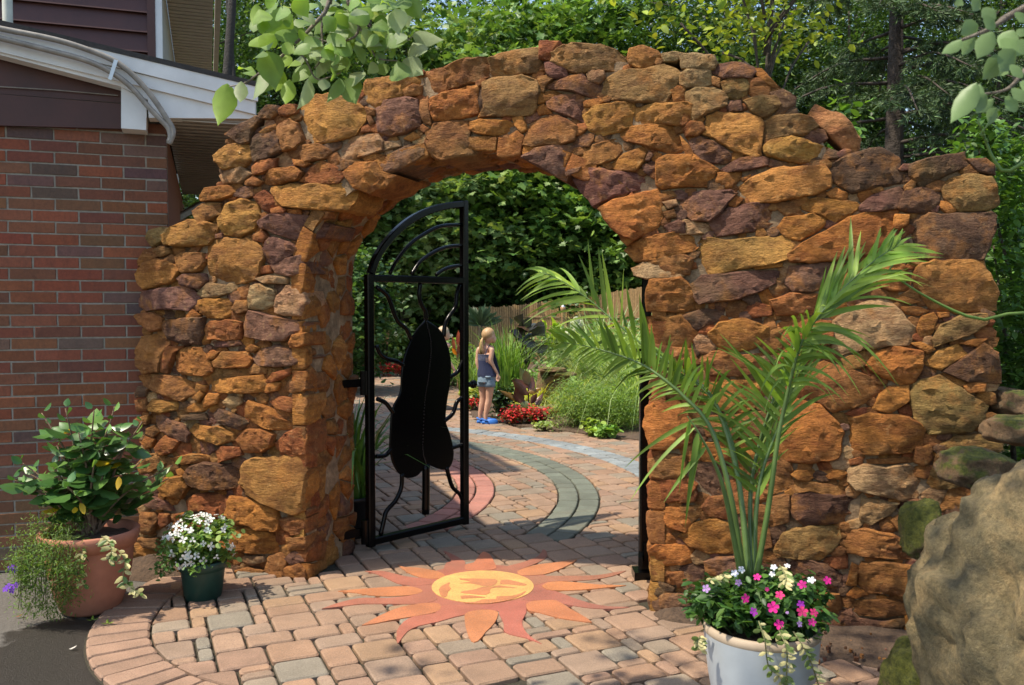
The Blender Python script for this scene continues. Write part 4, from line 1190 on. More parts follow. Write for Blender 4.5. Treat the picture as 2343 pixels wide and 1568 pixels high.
for T, pts in ((TG, [(150, 820), (240, 890), (280, 970), (310, 1060), (350, 1140), (420, 1200), (460, 1290)]), (TG, [(545, 790), (535, 900), (560, 990), (590, 1040), (600, 1110)]),
    (TG, [(900, 800), (875, 880), (860, 1000), (800, 1090), (765, 1170), (755, 1270)]), (TG, [(150, 1350), (190, 1430), (250, 1470), (330, 1490), (395, 1525)]),
    (T5, [(842, 880), (815, 940), (790, 990), (740, 1022)]), (T5, [(245, 1170), (300, 1195), (330, 1230), (355, 1265)]), (T5, [(842, 1150), (790, 1190), (760, 1270), (702, 1322)]),
    (T5, [(850, 1470), (800, 1490), (750, 1507)]), (T5, [(240, 1562), (300, 1555), (340, 1515)]), (T8, [(415, 125), (410, 220), (370, 310), (310, 380), (290, 450), (268, 545)]),
    (T8, [(718, 80), (735, 150), (760, 220), (810, 270), (830, 330), (842, 415)])):
    gpart('curling_bar', MB().tube(spline([gl(*T(*p)) for p in pts], 24), .0145, 8), smooth=True)
gpart('plate_stem', MB().tube(spline([gl(*T8(*p)) for p in [(578, 60), (578, 230), (575, 402)]], 10), .026, 8), smooth=True)
pl5 = [(575, 640), (640, 680), (690, 740), (730, 850), (742, 950), (735, 1060), (712, 1200), (705, 1320), (730, 1400), (755, 1500), (758, 1568)]
pl8 = [(740, 70), (712, 92), (660, 85), (612, 65), (585, 58), (550, 95), (510, 135), (450, 148), (400, 120), (360, 60), (340, -10)]
pl5b = [(335, 1500), (340, 1380), (352, 1240), (405, 1130), (415, 1000), (430, 900), (470, 790), (520, 700)]
op = [gl(*T5(*p)) for p in pl5] + [gl(*T8(*p)) for p in pl8] + [gl(*T5(*p)) for p in pl5b]
opn = spline(op + [op[0]], 120)[:-1]
b = MB(); b.prism([Vector((p[0], -.008, p[2])) for p in opn], (0, .016, 0)); gpart('leaf_plate', b)
b = MB(); b.tube(np.vstack([opn, opn[:1]]), .0085, 6); gpart('plate_edging', b, smooth=True)
sm = spline([gl(*T5(575, 645)), gl(*T5(605, 800)), gl(*T5(590, 1000)), gl(*T5(562, 1200)), gl(*T5(550, 1500)), gl(*T8(572, 60))], 70)
b = MB()
for i, p in enumerate(sm): b.lathe([(0, .005), (.004, .003), (.004, -.003), (0, -.005)], (p[0] + rnd.uniform(-.002, .002), -.011, p[2]), 5)
gpart('weld_seam', b, 'weld')
b = MB(); zk = gl(1076, 880).z
b.tube([(gw + .03, 0, zk), (gw + .065, 0, zk)], .018, 10); b.lathe([(0, .03), (.02, .024), (.03, 0), (.02, -.024), (0, -.03)], (gw + .085, 0, zk), 12); gpart('latch_knob', b, smooth=True)
zh1, zh2 = gl(835, 876).z, gl(845, 1215).z
for zh in (zh1, zh2):
    b = MB(); b.tube([(-.045, 0, zh - .075), (-.045, 0, zh + .075)], .024, 10); gpart('hinge_barrel', b)
    b = MB(); b.box((-.12, .02, zh), (.11, .012, .024)); gpart('hinge_strap', b)
# second leaf, swung back against the right pillar and seen edge-on
G2 = gnd(1474, 1316)
def copy_tree(o, parent=None):
    c = o.copy(); COL.objects.link(c); c.parent = parent
    for ch in [x for x in o.children]: copy_tree(ch, c)
    return c
gate2 = copy_tree(gate); gate2.location = G2
gate2.rotation_euler = (0, 0, math.atan2(G2.y, G2.x) - .012)
gate2['label'] = 'black iron gate leaf folded back edge-on beside the right pillar'
b = MB(); b.tube([(-.0, -.0, .0), (0, 0, 1.31)], .04, 4, square=True, up=(0, 1, 0)); b.box((0, 0, 1.28), (.05, .05, .03)); b.box((0, 0, .03), (.065, .065, .03)); b.box((0, -.052, .17), (.012, .01, .05))
o = link('latch_post', b.mesh('latch_post'), M['iron'])
o.location = G2 - Vector((G2.x, G2.y, 0)).normalized() * .09
tag(o, 'short black square iron post with foot plate by the right jamb', 'post')

# ================================================================== pots
def pot(name, px, py, prof, mat, label, n=48, soil_z=None, soil_r=None, rings=()):
    c = gnd(px, py)
    o = empty(name, tuple(c), label, 'pot')
    b = MB(); b.lathe(prof, (0, 0, 0), n); link('pot_body', b.mesh('pot_body', True), M[mat], o)
    for nm, pr, mt in rings:
        b = MB(); b.lathe(pr, (0, 0, 0), n); link(nm, b.mesh(nm, True), M[mt], o)
    if soil_z:
        b = MB(); V = [(0, 0, soil_z + .015)] + [(soil_r * math.cos(2 * math.pi * k / 24), soil_r * math.sin(2 * math.pi * k / 24), soil_z + rnd.uniform(-.008, .008)) for k in range(24)]
        b.add(V, [(0, 1 + k, 1 + (k + 1) % 24) for k in range(24)]); link('potting_soil', b.mesh('potting_soil'), M['soil'], o)
    return o, c
pot1, c1 = pot('terracotta_pot', 208, 1392, [(0, 0), (.13, 0), (.145, .015), (.175, .10), (.197, .20), (.208, .29), (.21, .33)], 'terracotta', 'large terracotta pot holding the leafy shrub against the brick wall', soil_z=.37, soil_r=.20,
    rings=[('rim', [(.208, .325), (.222, .33), (.238, .375), (.24, .405), (.228, .412), (.212, .405), (.203, .36), (.2, .33)], 'terracotta')])
pot2, c2 = pot('plastic_pot', 465, 1372, [(0, 0), (.083, 0), (.09, .006), (.092, .03), (.096, .033), (.112, .165), (.114, .17)], 'green_plastic', 'small dark green plastic pot of white flowers in front of the left pillar', soil_z=.2, soil_r=.11,
    rings=[('rim', [(.114, .168), (.121, .17), (.124, .215), (.12, .218), (.114, .2)], 'green_plastic')])
pc3 = gnd(1738, 1740); PH = .44
pot3, c3 = pot('glazed_pot', 1738, 1722, [(0, 0), (.115, 0), (.125, .01), (.155, .15), (.18, .285), (.192, .38), (.196, .43)], 'glaze', 'pale grey glazed pot with the palm at the lower right', soil_z=.41, soil_r=.175,
    rings=[('rim', [(.196, .429), (.199, .437), (.196, .453), (.187, .459), (.178, .45), (.176, .415)], 'rawclay')])
pot4, c4 = pot('nursery_pot', 806, 1232, [(0, 0), (.10, 0), (.105, .01), (.128, .26), (.135, .262), (.137, .29), (.130, .292), (.125, .26)], 'black_plastic', 'black plastic pot half hidden behind the left pillar', soil_z=.25, soil_r=.12)

# ================================================================== children in the garden
def capsule(b, p, r):
    """chain of rounded cones"""
    p = [np.array(q, float) for q in p]
    P = spline(p, max(6, len(p) * 4)) if len(p) > 2 else np.array([p[0] + (p[1] - p[0]) * t_ for t_ in np.linspace(0, 1, 6)])
    rr = np.interp(np.linspace(0, 1, len(P)), np.linspace(0, 1, len(r)), r)
    d0 = nv(P[0] - P[1]); d1 = nv(P[-1] - P[-2])
    pts = [P[0] + d0 * rr[0] * .9] + [P[0] + d0 * rr[0] * .5] + list(P) + [P[-1] + d1 * rr[-1] * .5] + [P[-1] + d1 * rr[-1] * .9]
    rad = [rr[0] * .35, rr[0] * .85] + list(rr) + [rr[-1] * .85, rr[-1] * .35]
    m = len(pts); n = 12
    P2 = np.array(pts); T = nv(np.gradient(P2, axis=0)); V = []
    u = np.array((0, 1, 0) if abs(T[0][1]) < .9 else (1, 0, 0), float)
    for i in range(m):
        a = np.cross(T[i], u); a /= max(np.linalg.norm(a), 1e-9); c_ = np.cross(a, T[i]); u = c_
        for k in range(n): V.append(P2[i] + rad[i] * (math.cos(2 * math.pi * k / n) * a + math.sin(2 * math.pi * k / n) * c_))
    F = [(i * n + k, i * n + (k + 1) % n, (i + 1) * n + (k + 1) % n, (i + 1) * n + k) for i in range(m - 1) for k in range(n)] + [tuple(range(n - 1, -1, -1)), tuple((m - 1) * n + k for k in range(n))]
    b.add(V, F); return b
def ell(b, c, r, n=14, rot=0):
    V = []; c = np.array(c)
    for i in range(n + 1):
        ph = math.pi * i / n
        for k in range(n):
            th = 2 * math.pi * k / n
            x, y, z = r[0] * math.sin(ph) * math.cos(th), r[1] * math.sin(ph) * math.sin(th), r[2] * math.cos(ph)
            V.append(c + (x * math.cos(rot) - z * math.sin(rot), y, x * math.sin(rot) + z * math.cos(rot)))
    b.add(V, [(i * n + k, i * n + (k + 1) % n, (i + 1) * n + (k + 1) % n, (i + 1) * n + k) for i in range(n) for k in range(n)]); return b
def fused(name, b, mat, par, vox=.009, it=4):
    o = link(name, b.mesh(name, True), M[mat], par)
    m = o.modifiers.new('remesh', 'REMESH'); m.mode = 'VOXEL'; m.voxel_size = vox; m.use_smooth_shade = True
    s = o.modifiers.new('smooth', 'SMOOTH'); s.iterations = it; s.factor = .5
    return o
def loft(b, rings, n=28, col=(.1, .1, .1), fold=.0, seed=0):
    """rings: (cx, cy, z, rx, ry)"""
    V = []
    for i, (cx, cy, z, rx, ry) in enumerate(rings):
        for k in range(n):
            th = 2 * math.pi * k / n; f = 1 + fold * i / len(rings) * math.sin(th * 7 + seed + i * .4) + fold * .5 * math.sin(th * 11 + i)
            V.append((cx + rx * f * math.cos(th), cy + ry * f * math.sin(th), z))
    m = len(rings)
    b.add(V, [(i * n + k, i * n + (k + 1) % n, (i + 1) * n + (k + 1) % n, (i + 1) * n + k) for i in range(m - 1) for k in range(n)], col); return b
def hand(b, w, d, side, s=1.0):
    """palm and five curled fingers hanging from wrist w; d = forward direction of the thumb side"""
    w = np.array(w, float); d = np.array(d, float); dn = np.array((0, 0, -1.0)); sd_ = np.cross(dn, d)
    capsule(b, [w, w + dn * .045 * s], [.016 * s, .02 * s])
    for i, L in enumerate((.042, .05, .046, .036)):
        q = w + dn * .05 * s + d * (.018 - .0125 * i) * s
        capsule(b, [q, q + dn * L * .55 * s + sd_ * side * .004 * s, q + dn * L * .9 * s + sd_ * side * .018 * s], [.0075 * s, .007 * s, .006 * s])
    q = w + dn * .018 * s + d * .016 * s
    capsule(b, [q, q + dn * .022 * s + d * .016 * s, q + dn * .042 * s + d * .018 * s + sd_ * side * .008 * s], [.0085 * s, .008 * s, .0065 * s])
kd = 909.0
gx_ = lambda a, z_, y=0.0: ((a - 440) / kd, y, (1420 - z_) / kd)
girl = empty('person', tuple(gnd(1111, 969, ZT)), 'child with blonde ponytail in navy top and denim shorts standing by the flower bed', 'person')
b = MB()
capsule(b, [gx_(445, 640), gx_(440, 760), gx_(450, 870)], [.082, .076, .096])                 # trunk
capsule(b, [gx_(365, 545), gx_(430, 535, .01), gx_(505, 530, -.01)], [.038, .05, .04])          # shoulders
capsule(b, [gx_(440, 560), gx_(452, 490), gx_(462, 455)], [.042, .030, .032])                    # neck
ell(b, gx_(482, 388), (.076, .080, .094), rot=-.15)                                           # head, turned right
ell(b, gx_(528, 430, .01), (.040, .045, .045))                                                # jaw
capsule(b, [gx_(552, 395, .02), gx_(560, 415, .02)], [.009, .013])                            # nose
capsule(b, [gx_(538, 443, .02), gx_(548, 445, .02)], [.012, .010])                            # lips
ell(b, gx_(520, 402, -.062), (.012, .008, .022))                                              # ear
capsule(b, [gx_(355, 560, .0), gx_(345, 640, .0), gx_(342, 705, -.01), gx_(365, 790, -.02)], [.034, .029, .026, .019])
hand(b, gx_(370, 800, -.02), (1, 0, 0), 1, .9)
capsule(b, [gx_(515, 545, -.04), gx_(508, 620, -.06), gx_(510, 690, -.06), gx_(575, 820, -.05)], [.035, .030, .027, .019])
hand(b, gx_(582, 832, -.05), (1, 0, 0), 1, 1.0)
for xs_, yo in (((400, 405, 395, 372, 378), .06), ((485, 480, 465, 440, 440), -.03)):
    capsule(b, [gx_(xs_[0], 930, yo), gx_(xs_[0] + 2, 1000, yo), gx_(xs_[1], 1120, yo), gx_(xs_[2], 1200, yo), gx_(xs_[3], 1320, yo), gx_(xs_[4], 1370, yo)], [.066, .058, .042, .043, .028, .026])
fused('body', b, 'skin', girl, .008)
HC_ = (.42, .26, .12)
b = MB(); ell(b, gx_(470, 368), (.088, .088, .092), 18, -.15); V = b.v[0]
b.v[0] = np.array([v if (v[0] < gx_(525, 0)[0] or v[2] > gx_(0, 345)[2]) else v * .97 + np.array(gx_(480, 390)) * .03 for v in V]); b.c[0][:] = HC_
link('hair', b.mesh('hair', True), M['hair'], girl)
b = MB()
for i in range(26):
    dx, dy = rnd.uniform(-16, 16), rnd.uniform(-.02, .02)
    b.tube(spline([gx_(412 + dx * .2, 400, dy * .3 - .02), gx_(392 + dx * .6, 450, dy - .03), gx_(390 + dx * 1.5, 530, dy * 1.5 - .03), gx_(395 + dx * 2.0, rnd.uniform(580, 620), dy * 1.5 - .03)], 9), [.010, .013, .010, .003], 6, tuple(x * rnd.uniform(.8, 1.25) for x in HC_))
link('ponytail', b.mesh('ponytail', True), M['hair'], girl)
b = MB(); b.tube([gx_(408, 398, -.02), gx_(418, 410, -.02)], .02, 10, (.75, .75, .75)); link('hair_band', b.mesh('hair_band'), M['cloth'], girl)
NAVY = (.028, .036, .085)
b = MB()
loft(b, [((432 - 440) / kd, 0, gx_(0, 600)[2], .092, .075), ((430 - 440) / kd, 0, gx_(0, 625)[2], .095, .08), (-.01, 0, gx_(0, 700)[2], .092, .08), (.0, .005, gx_(0, 760)[2], .108, .088), (.012, .008, gx_(0, 830)[2], .125, .105), (.02, .01, gx_(0, 862)[2], .13, .108)], col=NAVY, fold=.035)
for k in range(5):                                                                             # smocked band of the top
    zz_ = gx_(0, 606 + k * 15)[2]; b.tube([(-.009 + .0945 * math.cos(a) * (1 + .01 * math.sin(9 * a)), .079 * math.sin(a), zz_) for a in np.linspace(0, 2 * math.pi, 30)], .0042, 5, (.14, .15, .21))
b.tube(spline([gx_(440, 605, -.078), gx_(462, 530, -.062), gx_(490, 490, -.02)], 8), .005, 5, NAVY); b.tube(spline([gx_(370, 605, -.05), gx_(372, 550, -.05), gx_(385, 515, -.0)], 8), .005, 5, NAVY)
b.add([gx_(540, 560, .02), gx_(575, 690, .02), gx_(612, 830, .03), gx_(560, 850, .06), gx_(500, 700, .06), gx_(520, 590, .05)], [(0, 1, 4, 5), (1, 2, 3, 4)], NAVY)
link('top', b.mesh('top', True), M['cloth'], girl)
DEN = (.19, .27, .34)
b = MB()
loft(b, [(.012, .01, gx_(0, 828)[2], .112, .095), (.014, .01, gx_(0, 870)[2], .119, .105), (.013, .012, gx_(0, 925)[2], .121, .108)], col=DEN, fold=.012)
for xc, yo in ((402, .055), (488, -.025)): loft(b, [((xc - 440) / kd, yo, gx_(0, 900)[2], .066, .080), ((xc - 440) / kd, yo, gx_(0, 950)[2], .072, .078), ((xc - 440) / kd, yo, gx_(0, 984)[2], .076, .08), ((xc - 440) / kd, yo, gx_(0, 985)[2], .068, .07)], col=DEN, fold=.03, seed=xc)
b.box(gx_(470, 862, -.102), (.035, .006, .012), (.24, .32, .39))
link('shorts', b.mesh('shorts', True), M['cloth'], girl)
for (xa, yo) in ((350, .06), (412, -.03)):
    b = MB(); h0 = gx_(xa, 1415, yo)
    x0 = h0[0]
    loft(b, [(x0 + .085, yo, .0, .105, .043), (x0 + .085, yo, .022, .107, .045), (x0 + .087, yo, .03, .103, .042), (x0 + .105, yo, .05, .078, .036), (x0 + .11, yo, .066, .05, .026), (x0 + .11, yo, .07, .02, .01)], 22)
    b.tube(spline([(x0 + .06, yo - .045, .04), (x0 + .0, yo - .03, .06), (x0 - .02, yo, .065), (x0 + .0, yo + .03, .06), (x0 + .06, yo + .045, .04)], 12), .009, 6)
    b.box((x0 + .03, yo, .02), (.045, .036, .018))
    for i in range(3):
        b.lathe([(0, .002), (.006, .002), (.006, -.004)], (x0 + .10 + i * .018, yo - .028, .052 - i * .003), 6, (.01, .05, .2))
    link('clog', b.mesh('clog', True), M['rubber'], girl)

boy = empty('person', tuple(gnd(1009, 938, ZT)), 'small fair-haired child mostly hidden behind the leaf-shaped gate plate', 'person')
b = MB(); Hb = 1.22
capsule(b, [(0, 0, .62), (0, 0, .78), (.0, 0, .90)], [.10, .09, .09]); capsule(b, [(-.11, .02, .95), (0, 0, .97), (.11, -.02, .95)], [.04, .055, .04]); capsule(b, [(0, 0, .95), (.02, 0, 1.04)], [.035, .034])
ell(b, (.045, 0, 1.12), (.083, .078, .10)); ell(b, (.09, 0, 1.07), (.045, .045, .05)); capsule(b, [(.125, 0, 1.11), (.132, 0, 1.095)], [.01, .013]); ell(b, (.04, -.078, 1.11), (.014, .008, .024))
capsule(b, [(-.11, .03, .94), (-.12, .04, .80), (-.06, .06, .66)], [.033, .028, .02]); hand(b, (-.06, .06, .655), (1, 0, 0), 1)
capsule(b, [(.08, -.06, .94), (.10, -.09, .78), (.20, -.08, .60)], [.034, .028, .02]); hand(b, (.205, -.08, .59), (1, 0, 0), 1)
for yo, xx in ((.05, -.02), (-.05, .04)): capsule(b, [(xx, yo, .55), (xx + .01, yo, .34), (xx, yo, .2), (xx, yo, .06)], [.07, .047, .045, .028])
fused('body', b, 'skin', boy, .009)
b = MB(); ell(b, (.035, 0, 1.145), (.088, .085, .092), 16); b.c[0][:] = (.46, .33, .2); V = b.v[0]; V[:, 2] = np.maximum(V[:, 2], 1.10); link('hair', b.mesh('hair', True), M['hair'], boy)
b = MB(); loft(b, [(0, 0, .98, .07, .06), (0, 0, .95, .12, .085), (0, 0, .80, .115, .10), (0, 0, .64, .12, .105)], col=(.05, .07, .12), fold=.02); link('shirt', b.mesh('shirt', True), M['cloth'], boy)
b = MB(); loft(b, [(0, 0, .68, .115, .10), (0, 0, .56, .12, .105)], col=(.10, .10, .11), fold=.02)
for yo, xx in ((.05, -.02), (-.05, .04)): loft(b, [(xx, yo, .6, .08, .075), (xx, yo, .36, .085, .08)], col=(.10, .10, .11), fold=.02)
link('shorts', b.mesh('shorts', True), M['cloth'], boy)
for yo, xx in ((.05, -.02), (-.05, .04)):
    b = MB(); loft(b, [(xx + .05, yo, 0, .10, .042), (xx + .05, yo, .03, .10, .043), (xx + .06, yo, .05, .07, .035), (xx + .03, yo, .07, .04, .034)], 18, (.03, .03, .035)); link('shoe', b.mesh('shoe', True), M['cloth'], boy)

# ================================================================== planting
def tmpl(stations, fold=.10, droop=.12):
    """leaf outline (y, halfwidth) -> triangles with a folded midrib"""
    V = []; F = []
    for i, (y, w) in enumerate(stations):
        z = -droop * y * y
        V += [(0, y, z), (-w, y, z + fold * w), (w, y, z + fold * w)]
        if i:
            a = 3 * (i - 1); c = 3 * i
            for s in (1, 2):
                if stations[i - 1][1] > 0: F.append((a, c, a + s) if s == 1 else (a, a + s, c))
                if w > 0: F.append((a + s, c, c + s) if s == 1 else (a + s, c + s, c))
    return np.array(V, float), np.array(F)
L_OVAL = tmpl([(0, 0), (.22, .24), (.5, .31), (.78, .2), (1, 0)], .25, .15)
L_OVAL2 = tmpl([(0, 0), (.3, .26), (.7, .24), (1, 0)], .3, .1)
L_NARROW = tmpl([(0, 0), (.25, .10), (.6, .10), (1, 0)], .3, .25)
L_DIAM = (np.array([(0, 0, 0), (-.33, .45, .07), (.33, .45, .07), (0, 1, -.06)], float), np.array([(0, 2, 3), (0, 3, 1)]))
L_NEED = (np.array([(0, 0, 0), (-.07, .5, 0), (.07, .5, 0), (0, 1, 0)], float), np.array([(0, 2, 3), (0, 3, 1)]))
_mo = [(0, 0), (.16, .14), (.48, .08), (.36, .30), (.66, .52), (.30, .54), (.22, .72), (0, 1)]
_mo = _mo + [(-x, y) for x, y in _mo[-2:0:-1]]
L_MAPLE = (np.array([(0, .36, -.04)] + [(x, y, .05 * abs(x) - .08 * y * y) for x, y in _mo], float), np.array([(0, 1 + i, 1 + (i + 1) % len(_mo)) for i in range(len(_mo))]))
L_ROUND = tmpl([(0, 0), (.12, .30), (.45, .46), (.8, .34), (1, 0)], .2, .08)
L_PET = tmpl([(0, 0), (.25, .18), (.6, .36), (.88, .30), (1, .1), (.97, 0)], .3, .1)
L_BIG = tmpl([(0, 0), (.06, .14), (.2, .29), (.42, .34), (.65, .25), (.82, .12), (.92, .045), (1, 0)], .28, .28)
def inst(T, pos, d, up, size, col):
    tv, tf = T; n = len(pos); k = len(tv)
    Y = nv(d); X = nv(np.cross(Y, up)); Z = np.cross(X, Y)
    size = np.broadcast_to(np.asarray(size, float), (n,))
    V = pos[:, None] + size[:, None, None] * (tv[None, :, 0:1] * X[:, None] + tv[None, :, 1:2] * Y[:, None] + tv[None, :, 2:3] * Z[:, None])
    F = (tf[None] + (np.arange(n) * k)[:, None, None]).reshape(-1, 3)
    C = np.repeat(np.broadcast_to(np.asarray(col, float), (n, 3)), k, axis=0)
    return V.reshape(-1, 3), F, C
def merge(lst):
    V = []; F = []; C = []; n = 0
    for v, f, c in lst: V.append(v); F.append(f + n); C.append(c); n += len(v)
    return np.vstack(V), np.vstack(F), np.vstack(C)
def shades(n, cols, a=.25):
    cols = np.array(cols, float); c = cols[rng.integers(0, len(cols), n)]
    return c * (1 + rng.uniform(-a, a, (n, 1))) * (1 + rng.uniform(-.06, .06, (n, 3)))
def rdir(n, tilt=.5, down=.25):
    a = rng.uniform(0, 2 * np.pi, n)
    return np.c_[np.cos(a), np.sin(a), rng.normal(-down, tilt, n)]
def rup(n, t=.45): return nv(np.c_[rng.normal(0, t, n), rng.normal(0, t, n), np.ones(n)])
def ball(n, k=2.2):
    v = nv(rng.normal(size=(n, 3))); return v * rng.random((n, 1)) ** (1 / k)
def cloud(T, cl, per, spread, size, cols, flat=.35, tilt=.5, down=.25, upt=.45):
    """leaves in flattened sprays round the cluster centres cl"""
    n = len(cl) * per
    p = np.repeat(cl, per, axis=0) + rng.normal(size=(n, 3)) * np.array([spread, spread, spread * flat])
    tone = np.repeat(rng.uniform(.75, 1.25, (len(cl), 1)), per, axis=0)
    return inst(T, p, rdir(n, tilt, down), rup(n, upt), rng.uniform(size * .65, size * 1.25, n), shades(n, cols) * tone)
def put(name, parts, mat, parent):
    V, F, C = merge(parts) if isinstance(parts, list) else parts
    return link(name, mesh_np(name, V, F, C), M[mat], parent)
def blades(n, c, rad, hgt, lean, w, cols, seg=5, arch=1.0, az=None):
    """grass blades rising from a disc and arching over"""
    c = np.array(c, float)
    a = rng.uniform(0, 2 * np.pi, n); r = rad * np.sqrt(rng.random(n))
    base = c + np.c_[r * np.cos(a), r * np.sin(a), np.zeros(n)]
    a2 = a + rng.normal(0, .7, n) if az is None else rng.normal(az, .5, n)
    L = hgt * rng.uniform(.6, 1.12, n); ln = lean * rng.uniform(.3, 1.3, n)
    out = np.c_[np.cos(a2), np.sin(a2), np.zeros(n)]; side = np.c_[-np.sin(a2), np.cos(a2), np.zeros(n)]
    V = np.zeros((n, (seg + 1) * 2, 3))
    for i in range(seg + 1):
        t = i / seg
        th = ln * (.25 * t + arch * t * t)
        p = base + out * (L * t * np.sin(np.minimum(th, 2.2)))[:, None] + np.array([0, 0, 1]) * (L * t * np.cos(np.minimum(th, 2.2)))[:, None]
        wd = (w * (1 - t ** 2.2) * .5 + .0004)
        V[:, 2 * i] = p - side * wd; V[:, 2 * i + 1] = p + side * wd
    f = np.array([(2 * i, 2 * i + 1, 2 * i + 3) for i in range(seg)] + [(2 * i, 2 * i + 3, 2 * i + 2) for i in range(seg)])
    F = (f[None] + (np.arange(n) * (seg + 1) * 2)[:, None, None]).reshape(-1, 3)
    return V.reshape(-1, 3), F, np.repeat(shades(n, cols), (seg + 1) * 2, axis=0)
def plant(name, loc, label, cat, group=None): return empty(name, tuple(loc), label, cat, group)

# ---------------------------------------------------------------- woods
GRN = [(.038, .082, .02), (.055, .112, .025), (.028, .062, .018), (.08, .15, .032)]
MAP = [(.09, .18, .036), (.13, .24, .047), (.065, .135, .032), (.19, .31, .065)]
def limbs(b, h, base, r, cl, n=14, col=(.07, .055, .04), tr=.16):
    b.tube(spline([(0, 0, -.2), (rnd.uniform(-.1, .1), rnd.uniform(-.1, .1), h * .4), (rnd.uniform(-.3, .3), rnd.uniform(-.2, .2), h * .92)], 10), [tr, tr * .7, tr * .12], 9, col)
    for k in range(n):
        q = cl[rng.integers(0, len(cl))]; z0 = max(base * .7, q[2] - rnd.uniform(.3, 1.4))
        z0 = min(z0, h * .85)
        b.tube(spline([(0, 0, z0), (q[0] * .45, q[1] * .45, z0 + (q[2] - z0) * .65), tuple(q)], 6), [tr * .32, tr * .16, .012], 5, col)
def make_tree(name, label, loc, h, r, base, ncl, per, ls, T, cols, spread=.42, group=None, tr=.17, rot=0, shell=2.2):
    o = plant(name, loc, label, 'tree', group); o.rotation_euler = (0, 0, rot)
    cl = ball(ncl, shell) * np.array([r, r, (h - base) / 2]) + np.array([0, 0, (h + base) / 2])
    wob = 1 + .3 * np.sin(3 * np.arctan2(cl[:, 1], cl[:, 0]) + rnd.random() * 6)
    cl[:, :2] *= wob[:, None]
    put('crown', cloud(T, cl, per, spread, ls, cols, .4, .45, .35, .5), 'leaf', o)
    b = MB(); limbs(b, h, base, r, cl, tr=tr); link('trunk', b.mesh('trunk', True), M['bark'], o)
    return o
GRP = 'trees of the wood'
LBL = 'tall leafy green tree of the wood behind the garden'
protoA = make_tree('broadleaf_tree', LBL, (-6.2, 24.5, 0), 12.5, 3.0, .9, 300, 110, .125, L_DIAM, GRN, group=GRP)
protoB = make_tree('broadleaf_tree', LBL, (6.4, 26.5, 0), 13, 3.1, 1.0, 300, 110, .13, L_DIAM, GRN + [(.05, .10, .03)], group=GRP)
protoC = make_tree('broadleaf_tree', LBL, (-8.6, 20, 0), 12, 2.9, .8, 300, 110, .12, L_DIAM, [(.08, .15, .04), (.06, .12, .035), (.10, .18, .045)], group=GRP)
protoA['label'] = 'tall green tree rising above the left shoulder of the arch'
protoB['label'] = 'tall green tree above the arch just left of the yellow-green tree'
protoC['label'] = 'tall green tree beside the upper eave of the brick house'
for o in (protoA, protoB, protoC): o['group'] = GRP
FAR = 'leafy tree deep in the wood, glimpsed between the nearer crowns'
spots = [(9.8, 25.5, 'tall green tree standing behind the dark spruce'), (13.5, 25, 'tall green tree at the upper right corner of the picture'), (-.8, 31, 'tall green tree behind the very top of the arch'), (4.6, 31, 'tall green tree right of the upright stone on the arch'), (-8.5, 29, 'tall green tree behind the end of the low white roof'), (-11, 30, FAR), (7, 29, FAR), (11.5, 30, FAR), (16, 29, FAR), (-4, 33, FAR), (0, 34, FAR), (4.5, 35, FAR), (-9, 36, FAR), (9, 37, FAR), (14, 38, FAR), (20, 36, FAR)]
for i, (x, y, lb) in enumerate(spots):
    o = copy_tree((protoA, protoB, protoC)[i % 3]); o.location = (x, y, max(0, (y - 30) * .07)); s = rnd.uniform(.9, 1.2) * (1 + max(0, y - 30) * .012)
    o.scale = (s, s, s); o.rotation_euler = (0, 0, rnd.uniform(0, 6.28)); o['label'] = lb
under = plant('understory_bush', (0, 28, 0), 'low bush at the foot of the wood, seen through the arch behind the fence', 'bush', 'bushes of the wood edge')
cl = ball(130) * np.array([2.4, 1.2, 1.5]) + np.array([0, 0, 1.3]); cl = cl[cl[:, 2] > 0]
put('foliage', cloud(L_DIAM, cl, 60, .35, .17, [(.07, .14, .035), (.05, .11, .03), (.10, .18, .045)], .5), 'leaf', under)
b = MB(); limbs(b, 2.2, .3, 1, cl, 8, tr=.04); link('stem', b.mesh('stem'), M['bark'], under)
for i in range(6):
    o = copy_tree(under); o.location = (-5 + i * 2.0 + rnd.uniform(-.5, .5), rnd.uniform(26.2, 30), 0); s = rnd.uniform(.8, 1.3); o.scale = (s, s, s * rnd.uniform(.8, 1.3)); o.rotation_euler = (0, 0, rnd.uniform(-.4, .4))
make_tree('maple_tree', 'broad maple with bright lobed leaves directly behind the arch', (1.5, 31, 0), 12.5, 4.6, 2.2, 430, 60, .26, L_MAPLE, MAP, spread=.55, tr=.2, shell=5)
make_tree('maple_tree', 'loose maple with low branches left of the bamboo fence', (-3.2, 26.8, 0), 10.5, 3.4, 1.6, 300, 50, .24, L_MAPLE, [(.10, .19, .045), (.14, .24, .055), (.20, .29, .10)], spread=.48, tr=.19, shell=4.5)
make_tree('maple_tree', 'small bright maple hanging its boughs over the bamboo fence', (.5, 25.6, 0), 6.0, 2.1, 1.9, 150, 60, .24, L_MAPLE, MAP + [(.22, .34, .08)], spread=.42, tr=.09, shell=4)
make_tree('maple_tree', 'small maple beside the right jamb above the fence', (3.4, 25.2, 0), 5.6, 1.9, 1.8, 120, 60, .22, L_MAPLE, MAP, spread=.4, tr=.08, shell=4)
make_tree('maple_tree', 'young pale maple seen through the bowed top of the gate', (-2.4, 25.0, 0), 5.4, 1.9, 1.5, 130, 60, .22, L_MAPLE, [(.14, .24, .06), (.19, .29, .09), (.24, .33, .12)], spread=.4, tr=.08, shell=4)
make_tree('flowering_tree', 'young yellow-green tree arching over the right of the wall top', (2.15, 7.6, 0), 5.5, 1.0, 3.5, 52, 34, .085, L_OVAL2, [(.26, .34, .035), (.32, .38, .05), (.19, .27, .035)], spread=.20, tr=.05)
